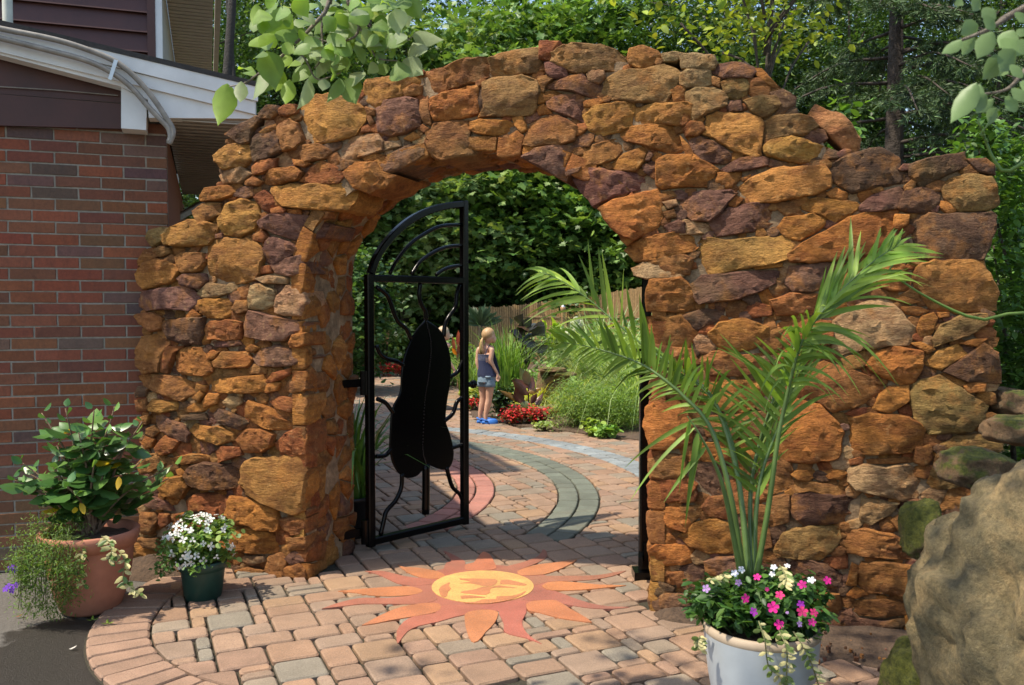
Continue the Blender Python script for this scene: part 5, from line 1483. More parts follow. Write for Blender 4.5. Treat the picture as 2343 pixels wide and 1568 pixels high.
# spruce
sp = plant('spruce_tree', (3.95, 9.2, 0), 'dark spruce with drooping needle branches beyond the right of the wall', 'tree')
b = MB(); b.tube([(0, 0, -.1), (0, 0, 7.2)], [.15, .02], 9, (.06, .045, .035)); nl = []
for k in range(120):
    z = rnd.uniform(1.0, 6.8); az = rnd.uniform(0, 6.283); L = (7.6 - z) * .36 * rnd.uniform(.75, 1.1)
    d = np.array([math.cos(az), math.sin(az), 0]); P = spline([d * .05 + (0, 0, z), d * L * .5 + (0, 0, z - .02 * L), d * L + (0, 0, z - .28 * L)], 9)
    b.tube(P, [.02, .006], 4, (.06, .045, .035))
    sd_ = np.array([-d[1], d[0], 0])
    for i in range(2, 9):
        for s_ in (-1, 1):
            tl = .42 * (1 - i / 12) * rnd.uniform(.6, 1.1) * min(1.3, L)
            for q in range(2):
                dr = nv(sd_ * s_ + d * rnd.uniform(.3, .8) + np.array([0, 0, -rnd.uniform(.2, 1.0)]))
                n = 52; t = rng.random((n, 1)); pos = P[i] + dr * t * tl
                dd = nv(dr + rng.normal(0, .55, (n, 3)))
                tipc = np.where(t > .7, 1.5, 1.0)
                nl.append(inst(L_NEED, pos, dd, rup(n, 1.0), rng.uniform(.05, .085, n), shades(n, [(.05, .09, .03), (.075, .12, .045), (.035, .065, .025)]) * tipc))
put('needles', nl, 'needle', sp); link('trunk', b.mesh('trunk', True), M['bark'], sp)
# dark trunks seen in the wood through the arch
for i, (x, y, Y, r_) in enumerate(((885, 560, 25.3, .24), (470, 160, 15, .12), (545, 130, 17, .08))):
    p = at(x, y, Y); b = MB(); b.tube(spline([(0, 0, -.2), (rnd.uniform(-.12, .12), 0, 1.8), (rnd.uniform(-.25, .25), .2, 4), (rnd.uniform(-.7, .7), .6, 10)], 16), [r_ * 1.25, r_, r_ * .8, r_ * .35], 10, (.035, .03, .025))
    o = b.build('bare_trunk', M['bark'], smooth=True); o.location = (p.x, p.y, 0)
    tag(o, ['dark straight trunk seen through the upper left of the arch', 'slim trunk beside the upper eave of the house', 'thin pale trunk above the low roof end'][i], 'tree trunk')

# ---------------------------------------------------------------- shrubs and green masses
def shrub(name, label, loc, rad, ncl, per, ls, T, cols, mat='leaf', spread=.12, cat='shrub', group=None, base=None):
    o = plant(name, loc, label, cat, group)
    cl = ball(ncl, 2.6) * np.array(rad) + np.array([0, 0, rad[2] * (1 if base is None else base)])
    cl = cl[cl[:, 2] > 0.02]
    put('foliage', cloud(T, cl, per, spread, ls, cols, .6, .5, .2, .5), mat, o)
    b = MB()
    for k in range(8):
        q = cl[rng.integers(0, len(cl))]; b.tube(spline([(q[0] * .1, q[1] * .1, 0), (q[0] * .5, q[1] * .5, q[2] * .6), tuple(q)], 5), [.018, .005], 5, (.08, .06, .04))
    link('stem', b.mesh('stem', True), M['bark'], o)
    return o
IVY = [(.055, .12, .03), (.075, .15, .04), (.10, .17, .055)]
shrub('ivy_bank', 'dense ivy-covered bank left behind the gateway', (-3.3, 15.6, 0), (1.25, 1.0, 1.35), 170, 42, .10, L_ROUND, IVY, spread=.16)
shrub('ivy_bank', 'low leafy bank further back at the left of the gateway', (-4.6, 19.2, 0), (1.6, 1.1, 1.2), 150, 40, .12, L_ROUND, [(.08, .16, .05), (.11, .2, .06)], spread=.2)
shrub('green_shrub', 'pale green bush seen between house and stone wall', (-3.45, 9.2, 0), (.75, .5, 1.35), 90, 46, .07, L_OVAL2, [(.13, .22, .05), (.17, .28, .06)], spread=.12)
hy = shrub('hydrangea_bush', 'pale green hydrangea behind the cane torch left of the gate', tuple(gnd(893, 852)), (.75, .5, .62), 110, 30, .11, L_OVAL, [(.16, .26, .06), (.20, .30, .08), (.12, .2, .05)], spread=.12)
shrub('bank_shrub', 'leafy green shrub rising at the right end of the wall', (2.72, 4.62, 0), (.42, .5, 1.12), 150, 40, .05, L_OVAL2, [(.06, .14, .025), (.085, .18, .03), (.045, .10, .02)], spread=.08)
shrub('bank_shrub', 'fresh green fern-like shrub leaning over the low right coping', (2.95, 5.3, 0), (.62, .5, 1.2), 120, 40, .055, L_OVAL2, [(.10, .20, .035), (.13, .25, .05)], spread=.1)
shrub('bank_shrub', 'small leafy shrub peeping through the step in the wall top', (2.12, 5.6, 0), (.35, .3, 1.4), 70, 36, .06, L_ROUND, [(.10, .21, .03), (.14, .27, .04)], spread=.1)
shrub('bank_shrub', 'dark shrub beyond the right edge of the stone wall', (3.7, 6.2, 0), (.8, .7, 1.2), 120, 40, .06, L_OVAL2, [(.035, .085, .02), (.05, .11, .025)], spread=.13)

cp = plant('coping_creeper', Vector((2.45, 4.4, 1.2)), 'leafy creeper hanging over the low right end of the wall', 'vine')
cl = np.array([tuple(at(x + rnd.uniform(-25, 25), y + rnd.uniform(-22, 22), 4.3 + rnd.uniform(-.2, .25)) - cp.location) for x, y in [(2230, 330), (2270, 340), (2300, 360), (2330, 380), (2310, 410), (2290, 430), (2320, 450), (2300, 480), (2325, 510), (2310, 550), (2330, 590), (2300, 620), (2325, 660), (2310, 700), (2330, 740), (2300, 780), (2320, 820), (2335, 860), (2200, 345), (2250, 300), (2290, 310), (2330, 330)] for q in range(3)])
put('foliage', cloud(L_OVAL2, cl, 26, .045, .05, [(.085, .18, .03), (.12, .24, .04), (.06, .13, .025)], 1.0), 'leaf', cp)
b = MB(); b.tube(spline([(.3, .2, -1.2), (.2, .1, .0), tuple(cl[0])], 8), .008, 5, (.09, .07, .05)); link('stem', b.mesh('stem'), M['bark'], cp)
# bamboo screen
fb = plant('bamboo_fence', (at(1240, 700, 23.5).x, 23.4, 0), 'tan split-bamboo screen fence at the back of the garden', 'fence')
slats = MB(); x = -2.2
fl = [(1066, 706), (1150, 701), (1240, 692), (1330, 680), (1400, 668), (1480, 655), (1560, 648)]
X0 = at(1066, 706, 24).x; X1 = at(1560, 648, 21.5).x
k = 0
while True:
    t = k * .045 / (X1 - X0)
    if t > 1: break
    px_ = 1066 + (1560 - 1066) * t; py_ = np.interp(px_, [p[0] for p in fl], [p[1] for p in fl]); Yd = 24 - 2.4 * t
    p = at(px_, py_, Yd); hz = p.z + rnd.uniform(-.025, .02)
    v = rnd.uniform(.8, 1.2); c = np.array((.38, .24, .10)) * v
    m = MB(); m.tube([(0, 0, 0), (rnd.uniform(-.004, .004), 0, hz)], .024, 5, c)
    if k % 1 == 0:
        o = link('slat', m.mesh('slat'), M['bamboo'], fb); o.location = (p.x - fb.location.x, Yd - fb.location.y, 0)
    k += 1
for zr_ in (.5, 1.25):
    b = MB(); b.tube([(X0 - fb.location.x, 24 - fb.location.y + .03, zr_), (X1 - fb.location.x, 21.6 - fb.location.y + .03, zr_)], .012, 5, (.2, .13, .06)); link('rail', b.mesh('rail'), M['bamboo'], fb)
vn = plant('wall_vine', tuple(at(1310, 700, 22.6)), 'dark green vine trailing over the top of the bamboo fence', 'vine'); vn.location.z = 0
cl = np.array([tuple(at(x, y, 22.5) - vn.location) for x, y in ((1330, 668), (1322, 685), (1310, 692), (1300, 700), (1306, 708), (1318, 712), (1296, 690), (1288, 706), (1370, 672), (1360, 680), (1270, 702), (1345, 676))])
put('foliage', cloud(L_ROUND, cl, 20, .10, .12, [(.05, .11, .025)], 1.0), 'leaf', vn)
b = MB(); b.tube(spline([tuple(np.array((cl[3][0], .1, 0))), tuple(cl[3]), tuple(cl[0])], 8), .01, 5, (.06, .045, .03)); link('stem', b.mesh('stem'), M['bark'], vn)

# ---------------------------------------------------------------- flower bed
bm = MB(); bpts = [(x, y, .03) for x, y in BED]
bm.add(bpts + [(x, y, -.03) for x, y in BED], [tuple(range(len(BED)))] + [(i, (i + 1) % len(BED), len(BED) + (i + 1) % len(BED), len(BED) + i) for i in range(len(BED))])
tag(bm.build('flower_bed', M['soil']), kind='structure')
FB = [(-14, 20.5), (-14, 26), (-1.9, 26), (-1.8, 20.5)]
bm = MB(); bm.prism([(x, y, .03) for x, y in FB], (0, 0, -.06)); tag(bm.build('flower_bed', M['soil']), kind='structure')
def G3(x, y): return np.array(tuple(gnd(x, y, .03)))
def begonias(name, label, px, n, rx, ry, hh=.16):
    c = G3(*px); o = plant(name, c, label, 'flowers')
    cl = ball(n, 3) * np.array([rx, ry, hh * .5]) + np.array([0, 0, hh * .55])
    a = cloud(L_ROUND, cl, 10, .03, .035, [(.20, .05, .025), (.12, .10, .03), (.10, .14, .03)], .6); 
    f = cloud(L_ROUND, cl + np.array([0, 0, .02]), 11, .035, .03, [(.62, .035, .03), (.70, .08, .07), (.55, .02, .03)], .7)
    put('foliage', a, 'leaf', o); tag(put('blossom', f, 'petal', o), kind='stuff'); return o
begonias('begonia_clump', 'red begonia clump left of the bronze canna', (1175, 968), 42, .17, .14, .18)
begonias('begonia_clump', 'red begonia clump right of the bronze canna', (1222, 968), 42, .17, .15, .18)
begonias('begonia_clump', 'small red flowers just beside the gate latch', (1086, 938), 16, .12, .12, .14)
begonias('begonia_clump', 'red begonia row in the far bed behind the gate', (892, 860), 130, .75, .22, .26)
begonias('begonia_clump', 'pale pink flower clump right of the red begonias', (1262, 958), 8, .05, .05, .14)
# bronze canna
cn = plant('canna_plant', G3(1203, 958), 'bronze-leaved canna rising from the red begonias', 'plant')
CT = TZ(1700, 1150, 3.135); Yc = cn.location.y
def leaf_mesh(base, tip, width, col, n=(0, -1, .3), bend=.2, st=L_BIG, curl=0.0):
    base = np.array(tuple(base), float); tip = np.array(tuple(tip), float); L = np.linalg.norm(tip - base)
    tv, tf = st; tv = tv.copy(); tv[:, 0] *= width / L / .68
    V, F, C = inst((tv, tf), base[None], (tip - base)[None], -nv(np.array([n], float)), np.array([L]), np.array([col], float))
    return V, F, C
def leaf_obj(name, base, tip, width, col, parent, mat='leaf', n=(0, -1, .4), st=L_BIG):
    V, F, C = leaf_mesh(base, tip, width, col, n, st=st)
    return child(name, V, F, C, M[mat], parent)
for (bx, by, tx, ty, w, c) in ((930, 940, 830, 760, 120, 'g'), (930, 960, 890, 760, 110, 't'), (915, 1000, 760, 890, 110, 'b'), (945, 1020, 985, 870, 120, 'b'), (930, 1050, 1090, 1010, 70, 'o'), (930, 1080, 720, 900, 110, 'b'), (900, 1150, 580, 1045, 90, 'o'), (860, 1180, 770, 970, 130, 'b'), (940, 1190, 840, 1190, 90, 'g'), (1030, 1200, 1100, 1080, 80, 'p'), (960, 1180, 1050, 1050, 80, 'p'), (920, 1250, 890, 1340, 80, 'o'), (880, 1220, 700, 1210, 60, 't')):
    col = {'b': (.13, .055, .04), 'g': (.10, .12, .03), 't': (.17, .14, .11), 'o': (.22, .12, .02), 'p': (.16, .07, .06)}[c]
    leaf_obj('leaf', at(*CT(bx, by), Yc - rnd.uniform(0, .1)), at(*CT(tx, ty), Yc - rnd.uniform(-.1, .15)), w / 909.0, col, cn, 'leaf_gloss')
b = MB(); b.tube(spline([at(*CT(940, 1330), Yc), at(*CT(935, 1100), Yc), at(*CT(930, 930), Yc)], 8), [.014, .008], 7, (.10, .05, .04)); b.tube(spline([at(*CT(1035, 1330), Yc), at(*CT(1030, 1180), Yc)], 5), .009, 6, (.10, .05, .04))
child('stem', np.vstack(b.v), b.f, np.vstack(b.c), M['bark'], cn, True)
# dark leafy pepper plant behind the child
shrub('pepper_plant', 'dark-leaved plant with red fruit beside the child', G3(1143, 955), (.20, .16, .22), 34, 16, .07, L_OVAL, [(.02, .05, .015), (.035, .07, .02)], 'leaf_gloss', .05, 'plant')
# tall upright blades, carex mounds, fountain grass
def grass(name, label, px, parts, cat='grass clump'):
    c = G3(*px); o = plant(name, c, label, cat)
    put('blade', [blades(n, (0, 0, 0), *a) for n, *a in parts], 'leaf_thin', o); return o
grass('flag_iris', 'tall upright green reed clump behind the child', (1160, 920), [(300, .26, 1.25, .35, .022, [(0.169, 0.312, 0.065), (0.234, 0.390, 0.078), (0.117, 0.234, 0.052)])])
grass('flag_iris', 'arching grass clump left of the child', (1088, 905), [(220, .28, .95, .9, .018, [(0.182, 0.286, 0.078), (0.247, 0.364, 0.117)])])
grass('golden_sedge', 'golden arching sedge mound right of the child', (1222, 938), [(420, .16, .52, 1.5, .012, [(0.546, 0.546, 0.091), (0.650, 0.650, 0.156), (0.390, 0.468, 0.078)])])
grass('golden_sedge', 'yellow variegated sedge mound right of the rock ledge', (1338, 946), [(420, .24, .55, 1.4, .013, [(0.546, 0.546, 0.117), (0.650, 0.624, 0.169), (0.325, 0.429, 0.078)])])
grass('striped_sedge', 'green and white striped sedge below the rock ledge', (1298, 938), [(260, .2, .55, 1.5, .016, [(0.208, 0.325, 0.078), (0.585, 0.650, 0.338)])])
grass('fountain_grass', 'tall silvery fountain grass right of the hydrangea', (1400, 925), [(700, .42, 1.65, .85, .016, [(0.286, 0.416, 0.156), (0.494, 0.598, 0.325), (0.195, 0.312, 0.104)])])
grass('fountain_grass', 'arching striped grass next to the right gate leaf', (1455, 965), [(480, .3, 1.15, 1.1, .016, [(0.260, 0.390, 0.130), (0.442, 0.546, 0.260), (0.169, 0.286, 0.078)])])
grass('fountain_grass', 'soft pale grass plume behind the wispy bush', (1345, 905), [(260, .25, 1.25, .8, .012, [(0.338, 0.442, 0.169), (0.520, 0.585, 0.325)])])
shrub('wispy_bush', 'feathery light green bush in front of the sedges', G3(1330, 975), (.42, .34, .29), 230, 34, .045, L_NARROW, [(0.208, 0.325, 0.091), (0.273, 0.403, 0.117), (0.156, 0.260, 0.065)], 'leaf_thin', .07)
shrub('wispy_bush', 'feathery green bush beside the fountain grass', G3(1405, 982), (.36, .3, .27), 180, 34, .045, L_NARROW, [(0.195, 0.312, 0.078), (0.260, 0.390, 0.104)], 'leaf_thin', .07)
shrub('heuchera_plant', 'lime green rosette at the bed edge below the wispy bush', G3(1358, 995), (.11, .1, .09), 20, 10, .06, L_ROUND, [(0.286, 0.442, 0.078), (0.364, 0.520, 0.104)], 'leaf', .03, 'plant')
shrub('heuchera_plant', 'small green leafy plant at the bed edge right of centre', G3(1392, 1000), (.12, .1, .07), 18, 10, .07, L_ROUND, [(0.182, 0.338, 0.065), (0.234, 0.390, 0.078)], 'leaf', .03, 'plant')
shrub('heuchera_plant', 'low pale green cushion at the foot of the begonias', G3(1250, 985), (.14, .09, .06), 18, 12, .035, L_ROUND, [(0.260, 0.364, 0.078), (0.338, 0.390, 0.130)], 'leaf', .03, 'plant')
shrub('heuchera_plant', 'yellow-green low plant behind the gate latch', G3(1090, 918), (.25, .22, .14), 30, 14, .07, L_ROUND, [(0.325, 0.429, 0.091), (0.416, 0.468, 0.130)], 'leaf', .05, 'plant')
shrub('bed_filler', 'mixed green perennials between the sedges and reeds', G3(1255, 930), (.45, .35, .3), 90, 22, .07, L_OVAL2, [(0.156, 0.286, 0.065), (0.260, 0.390, 0.091), (0.117, 0.221, 0.052)], 'leaf', .08, 'plant')
shrub('bed_filler', 'mixed foliage massed before the bamboo fence', (2.6, 17.2, .03), (2.6, .9, .6), 260, 30, .10, L_OVAL2, [(0.104, 0.208, 0.052), (0.182, 0.299, 0.078), (0.078, 0.156, 0.039)], 'leaf', .14, 'plant')
shrub('bed_filler', 'leafy perennials at the far left edge of the bed', (-1.1, 17.0, .03), (.55, .7, .45), 80, 24, .09, L_OVAL2, [(0.130, 0.247, 0.065), (0.208, 0.325, 0.078)], 'leaf', .1, 'plant')
# elephant ears, lime plant, hydrangea, palm
ee = plant('elephant_ear', G3(1222, 921), 'large dark purple elephant-ear leaves in front of the fence', 'plant'); Ye = ee.location.y
WT = TZ(1750, 1100, 2.6133)
for (bx, by, tx, ty, w) in ((480, 370, 440, 290, 90), (590, 300, 640, 400, 120), (560, 330, 560, 260, 80), (640, 330, 560, 430, 100), (690, 320, 760, 420, 110), (720, 330, 790, 440, 100), (520, 420, 470, 460, 100), (610, 460, 540, 530, 110), (680, 480, 640, 560, 100), (730, 500, 800, 570, 110), (760, 540, 780, 620, 100), (560, 380, 530, 480, 90), (650, 420, 700, 500, 110), (640, 500, 600, 540, 90)):
    leaf_obj('leaf', at(*WT(bx, by), Ye + rnd.uniform(-.15, .15)), at(*WT(tx, ty), Ye + rnd.uniform(-.3, .1)), w / 2.6133 / 1.653 / 2018 * Ye * 1.7, rnd.choice([(.055, .055, .06), (.075, .065, .06), (.04, .05, .035), (.10, .055, .035)]), ee, 'leaf_gloss')
b = MB()
for (x, y) in ((560, 330), (690, 400), (610, 460), (740, 520), (500, 400)): b.tube(spline([at(*WT(640, 760), Ye), at(*WT((x + 640) / 2, 600), Ye), at(*WT(x, y), Ye)], 8), .012, 6, (.06, .04, .04))
child('stalk', np.vstack(b.v), b.f, np.vstack(b.c), M['bark'], ee, True)
lm = plant('lime_plant', G3(1272, 902), 'bright lime green broad-leaved plant beside the elephant ears', 'plant'); Yl = lm.location.y
for k in range(34):
    x, y = rnd.uniform(760, 960), rnd.uniform(330, 560); a = rnd.uniform(-1, 1)
    leaf_obj('leaf', at(*WT(x, y + 20), Yl + rnd.uniform(-.1, .2)), at(*WT(x + 40 * a, y - rnd.uniform(20, 50)), Yl + rnd.uniform(-.3, .0)), rnd.uniform(.09, .15), tuple(np.array((0.390, 0.546, 0.052)) * rnd.uniform(.7, 1.25)), lm)
b = MB()
for x in (790, 850, 910): b.tube(spline([at(*WT(850, 720), Yl), at(*WT(x, 420), Yl)], 6), .012, 6, (0.260, 0.364, 0.065))
child('stalk', np.vstack(b.v), b.f, np.vstack(b.c), M['leaf'], lm, True)
hy2 = shrub('hydrangea_bush', 'hydrangea with big greenish white flower heads before the fence', G3(1318, 898), (.42, .35, .5), 80, 22, .12, L_OVAL, [(0.208, 0.325, 0.078), (0.260, 0.390, 0.104)], spread=.08)
def flower_head(parent, p, r, cols=((.62, .66, .45), (.7, .72, .55))):
    n = 90; v = nv(rng.normal(size=(n, 3))); v[:, 2] *= 1.25
    V, F, C = inst(L_ROUND, v * r * .75, nv(np.cross(v, rng.normal(size=(n, 3)))), nv(v), rng.uniform(r * .35, r * .5, n), shades(n, cols, .12))
    o = link('flower_head', mesh_np('flower_head', V, F, C), M['petal'], parent); o.location = Vector(tuple(p)) - parent.location
Yh = hy2.location.y - .3
for x, y, r_ in ((1120, 290, 38), (1085, 330, 34), (1140, 350, 40), (1170, 320, 32), (1105, 385, 36), (1035, 425, 34), (1210, 420, 22), (1085, 435, 16), (1275, 410, 18), (1150, 400, 25)):
    flower_head(hy2, at(*WT(x, y), Yh), r_ / 2.6133 / 1.653 / 2018 * Yh)
for x, y, r_ in ((925, 745, 5), (905, 765, 6), (868, 770, 8), (915, 812, 5), (880, 805, 4), (940, 790, 4), (930, 830, 5), (1032, 769, 5)): flower_head(hy, at(x, y, hy.location.y - .5), r_ / 2018 * 20)
pm = plant('fan_palm', G3(1098, 860), 'dark spiky fan palm against the fence left end', 'plant'); Yp = pm.location.y
n = 70; a = rng.uniform(.15, 2.99, n); d = np.c_[np.cos(a), rng.uniform(-.5, .3, n), np.sin(a)]
ctr = np.array(tuple(at(1098, 745, Yp) - pm.location))
put('frond', inst(L_NARROW, np.repeat(ctr[None], n, 0), d, np.c_[np.zeros(n), -np.ones(n), np.zeros(n)], rng.uniform(.32, .52, n), shades(n, [(.04, .08, .03), (.06, .10, .04)])), 'leaf', pm)
b = MB(); b.tube([(0, 0, 0), tuple(ctr)], .05, 7, (.08, .06, .04)); link('trunk', b.mesh('trunk'), M['bark'], pm)
rc = plant('red_canna', G3(1046, 890), 'red-leaved canna seen through the gate bars', 'plant'); Yr = rc.location.y
for bx, by, tx, ty, w, c in ((1052, 800, 1048, 752, 16, (.40, .09, .09)), (1040, 805, 1034, 765, 9, (.28, .09, .08)), (1044, 820, 1056, 770, 9, (0.390, 0.130, 0.104)), (1046, 812, 1030, 795, 9, (0.650, 0.208, 0.026)), (1050, 800, 1062, 786, 8, (0.585, 0.156, 0.039))):
    leaf_obj('leaf', at(bx, by, Yr), at(tx, ty, Yr - .1), w / 2018 * Yr, c, rc)
b = MB(); b.tube([at(1047, 888, Yr), at(1048, 790, Yr)], .02, 6, (0.260, 0.156, 0.078)); child('stem', np.vstack(b.v), b.f, np.vstack(b.c), M['bark'], rc)
# cane torches
def torch(px, top, Y, label):
    base = Vector((at(px, 700, Y).x, Y, .0)); zt = at(px, top, Y).z
    o = plant('garden_torch', base, label, 'torch'); o.location = base
    b = MB(); b.tube([(0, 0, 0), (0, 0, zt - .42)], .014, 7); link('pole', b.mesh('pole'), M['iron'], o)
    b = MB(); b.lathe([(.012, zt - .46), (.03, zt - .4), (.055, zt - .1), (.06, zt - .06), (.04, zt - .05)], (0, 0, 0), 12); link('cane_head', b.mesh('cane_head', True), M['cane'], o)
    b = MB(); b.lathe([(.05, zt - .055), (.045, zt - .03), (.02, zt - .02), (.016, zt), (0, zt)], (0, 0, 0), 12); link('oil_can', b.mesh('oil_can', True), M['steel'], o)
torch(885, 742, 19.8, 'cane garden torch on a thin pole left of the gate plate')
torch(1288, 697, 18.6, 'cane garden torch before the bamboo fence')
# rock ledge
def rock(name, c, r, mat, label, seed, n=22, squash=1.0, cat='rock', amp=.22, freq=1.7, ridge=.0):
    V = []
    for i in range(n + 1):
        ph = math.pi * i / n
        for k in range(n * 2):
            th = math.pi * k / n
            d = Vector((math.sin(ph) * math.cos(th), math.sin(ph) * math.sin(th), math.cos(ph)))
            e = 1 + amp * mnoise.noise(d * freq + Vector((seed, 0, 0))) + amp * .4 * mnoise.noise(d * freq * 3 + Vector((seed, 5, 0))) + amp * .18 * mnoise.noise(d * freq * 8 + Vector((seed, 9, 0))) - ridge * (1 - abs(mnoise.noise(d * 2.1 + Vector((seed, 2, 7)))) * 2.2) ** 2 * .7 + ridge * .35 * abs(mnoise.noise(d * 7 + Vector((seed, 1, 1)))) + ridge * .22 * mnoise.noise(d * 17 + Vector((seed, 4, 4))) - ridge * .5 * max(0, mnoise.noise(d * 11 + Vector((seed, 6, 2))) - .25)
            q = [abs(x) ** .75 * (1 if x > 0 else -1) for x in d]
            V.append((q[0] * r[0] * e, q[1] * r[1] * e, q[2] * r[2] * e))
    m = 2 * n; F = [(i * m + k, i * m + (k + 1) % m, (i + 1) * m + (k + 1) % m, (i + 1) * m + k) for i in range(n) for k in range(m)]
    o = link(name, mesh_np(name, V, F, (.3, .2, .1), True), M[mat]); o.location = c
    return tag(o, label, cat)
rock('pond_slab', tuple(at(1262, 846, 12.75)), (.22, .16, .035), 'bankrock', 'dark flat stone slab of the rock ledge above the golden sedge', 3)
rock('ledge_rock', tuple(at(1268, 880, 12.85)), (.26, .16, .22), 'bankrock', 'dark rock carrying the flat slabs among the sedges', 9)
rock('pond_slab', tuple(at(1290, 856, 12.7)), (.18, .14, .03), 'bankrock', 'flat reddish slab right of the dark ledge slab', 5)
rock('edging_stone', G3(1240, 950) + np.array([0, 0, .05]), (.10, .08, .07), 'boulder', 'pale round edging stone behind the begonias', 7)
rock('edging_stone', G3(1265, 948) + np.array([0, 0, .06]), (.09, .08, .08), 'boulder', 'pinkish round edging stone right of the canna', 8)

# ---------------------------------------------------------------- rocks at the lower right
bo = rock('boulder', (1.88, 2.55, .40), (.62, .46, .66), 'boulder', 'huge pale mottled boulder filling the lower right corner', 21.3, 90, amp=.20, freq=1.5, cat='boulder', ridge=.11)
rock('mossy_rock', tuple(at(2108, 1215, 3.55)), (.075, .10, .12), 'mossrock', 'bright green moss-covered rock between wall and boulder', 33.1, 26)
rock('mossy_rock', tuple(at(2110, 1560, 2.95)), (.11, .14, .12), 'mossrock', 'low mossy rock at the foot of the big boulder', 12.7, 24)
for i, (x, y, Y, r_, lb) in enumerate(((2225, 1068, 3.5, (.13, .13, .075), 'brown rock on top of the stack behind the boulder'), (2325, 985, 3.7, (.13, .13, .06), 'flat mossy rock at the right edge above the boulder'), (2318, 920, 4.0, (.10, .16, .06), 'dark rock ledge at the right picture edge'))):
    rock('bank_rock', tuple(at(x, y, Y)), r_, 'bankrock', lb, 50 + i * 3.3, 20)
# loose earth along the foot of the wall
def mound(name, pts, h, mat, label=None, seed=0, n=16, structure=True):
    c = np.mean(pts, axis=0); V = []; K = len(pts); P = np.array(pts)
    for j in range(n + 1):
        s = j / n
        for k in range(K):
            q = c + (P[k] - c) * s; V.append((q[0], q[1], h * (1 - s * s) * (1 + .5 * fbm((q[0] * 6 + seed, q[1] * 6, 1))) - .004 * (s == 1)))
    F = [(j * K + k, j * K + (k + 1) % K, (j + 1) * K + (k + 1) % K, (j + 1) * K + k) for j in range(n) for k in range(K)]
    return tag(link(name, mesh_np(name, V, F, (.1, .1, .1), True), M[mat]), kind='structure')
ring_ = lambda cx, cy, a, b_, rot=0: [(cx + a * math.cos(t) * math.cos(rot) - b_ * math.sin(t) * math.sin(rot), cy + a * math.cos(t) * math.sin(rot) + b_ * math.sin(t) * math.cos(rot)) for t in np.linspace(0, 6.283, 40, endpoint=False)]
fp = wp(WOPEN + 1.5, 0, .18); mound('soil', ring_(fp.x, fp.y, 1.2, .34, math.atan2(U.y, U.x)), .07, 'soil')
fp = wp(WOPEN + .22, 0, .04); mound('soil', ring_(fp.x, fp.y, .24, .13, math.atan2(U.y, U.x)), .07, 'soil', seed=4)
fp = wp(-.95, 0, .10); mound('soil', ring_(fp.x, fp.y, .38, .2, math.atan2(U.y, U.x)), .07, 'soil', seed=8)
gr = MB()
for k in range(170):
    if k < 120: q = wp(WOPEN + rnd.uniform(.7, 1.9), 0, rnd.uniform(.12, .5)); z = .05
    else: q = wp(rnd.uniform(-1.2, -.66), 0, rnd.uniform(.02, .2)); z = .03
    s = rnd.uniform(.004, .013); a = rnd.random() * 6
    pts = [(q.x + s * rnd.uniform(.6, 1.2) * math.cos(a + t), q.y + s * rnd.uniform(.6, 1.2) * math.sin(a + t)) for t in (0, 1.2, 2.4, 3.7, 5)]
    zz0 = z * rnd.uniform(.5, 1.2)
    gr.prism([(x, y, zz0 + s) for x, y in pts], (0, 0, -s * 1.5), vary(CC[rnd.choice('bpdbd')], .3))
tag(gr.build('stone_chips', M['stone']), 'scattered rust coloured stone chips on the soil at the wall foot', 'gravel', kind='stuff')

# ---------------------------------------------------------------- potted plants
hb = plant('hibiscus_shrub', Vector(c1) + Vector((0, 0, .38)), 'glossy green leafy shrub growing in the terracotta pot', 'shrub')
HBR = [(95, 945), (150, 935), (215, 940), (262, 930), (325, 965), (45, 1055), (25, 1095), (118, 1065), (195, 1035), (275, 1020), (340, 1040), (385, 1095), (395, 1065), (150, 1110), (235, 1090), (305, 1095), (95, 1120), (60, 1080), (180, 990), (245, 985), (300, 1000), (130, 1020), (350, 1115), (215, 1060)]
b = MB(); nleaf = 0
for i, (x, y) in enumerate(HBR):
    Yd = c1.y + rnd.uniform(-.22, .16) + (.32 if x > 295 else 0); tip = np.array(tuple(at(x, y, Yd))); base = np.array(tuple(hb.location)) + np.array([rnd.uniform(-.03, .03), rnd.uniform(-.03, .03), 0])
    mid = base + (tip - base) * np.array([.45, .45, .62]); P = spline([base, mid, tip], 14)
    b.tube(P, [.009, .003], 6, (.20, .13, .08))
    for j, t in enumerate(np.linspace(.36, 1, 17 if i < 18 else 13)):
        q = P[min(13, int(t * 13))]; az = j * 2.4 + i
        L = (.130 if t < .9 else .07) * rnd.uniform(.7, 1.15)
        d = np.array([math.cos(az), math.sin(az) - .25, rnd.uniform(-.55, .35) if t < .9 else .8])
        yel = rnd.random() < .015
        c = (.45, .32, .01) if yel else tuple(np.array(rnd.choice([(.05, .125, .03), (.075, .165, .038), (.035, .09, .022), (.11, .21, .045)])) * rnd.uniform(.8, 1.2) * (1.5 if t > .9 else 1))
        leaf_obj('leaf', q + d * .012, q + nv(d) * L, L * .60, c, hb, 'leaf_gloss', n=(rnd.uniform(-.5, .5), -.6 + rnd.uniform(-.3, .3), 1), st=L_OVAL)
        nleaf += 1
for (x, y, tx, ty) in ((182, 1150, 196, 1178), (172, 1160, 170, 1176), (272, 1090, 270, 1122)):
    leaf_obj('leaf', at(x, y, c1.y - .15), at(tx, ty, c1.y - .17), .035, (.50, .33, .01), hb, 'leaf', st=L_OVAL)
b.tube(spline([tuple(hb.location - Vector((0, 0, .03))), tuple(hb.location + Vector((0, 0, .09)))], 4), [.028, .02], 8, (.22, .14, .09))
child('stem', np.vstack(b.v), b.f, np.vstack(b.c), M['bark'], hb, True)
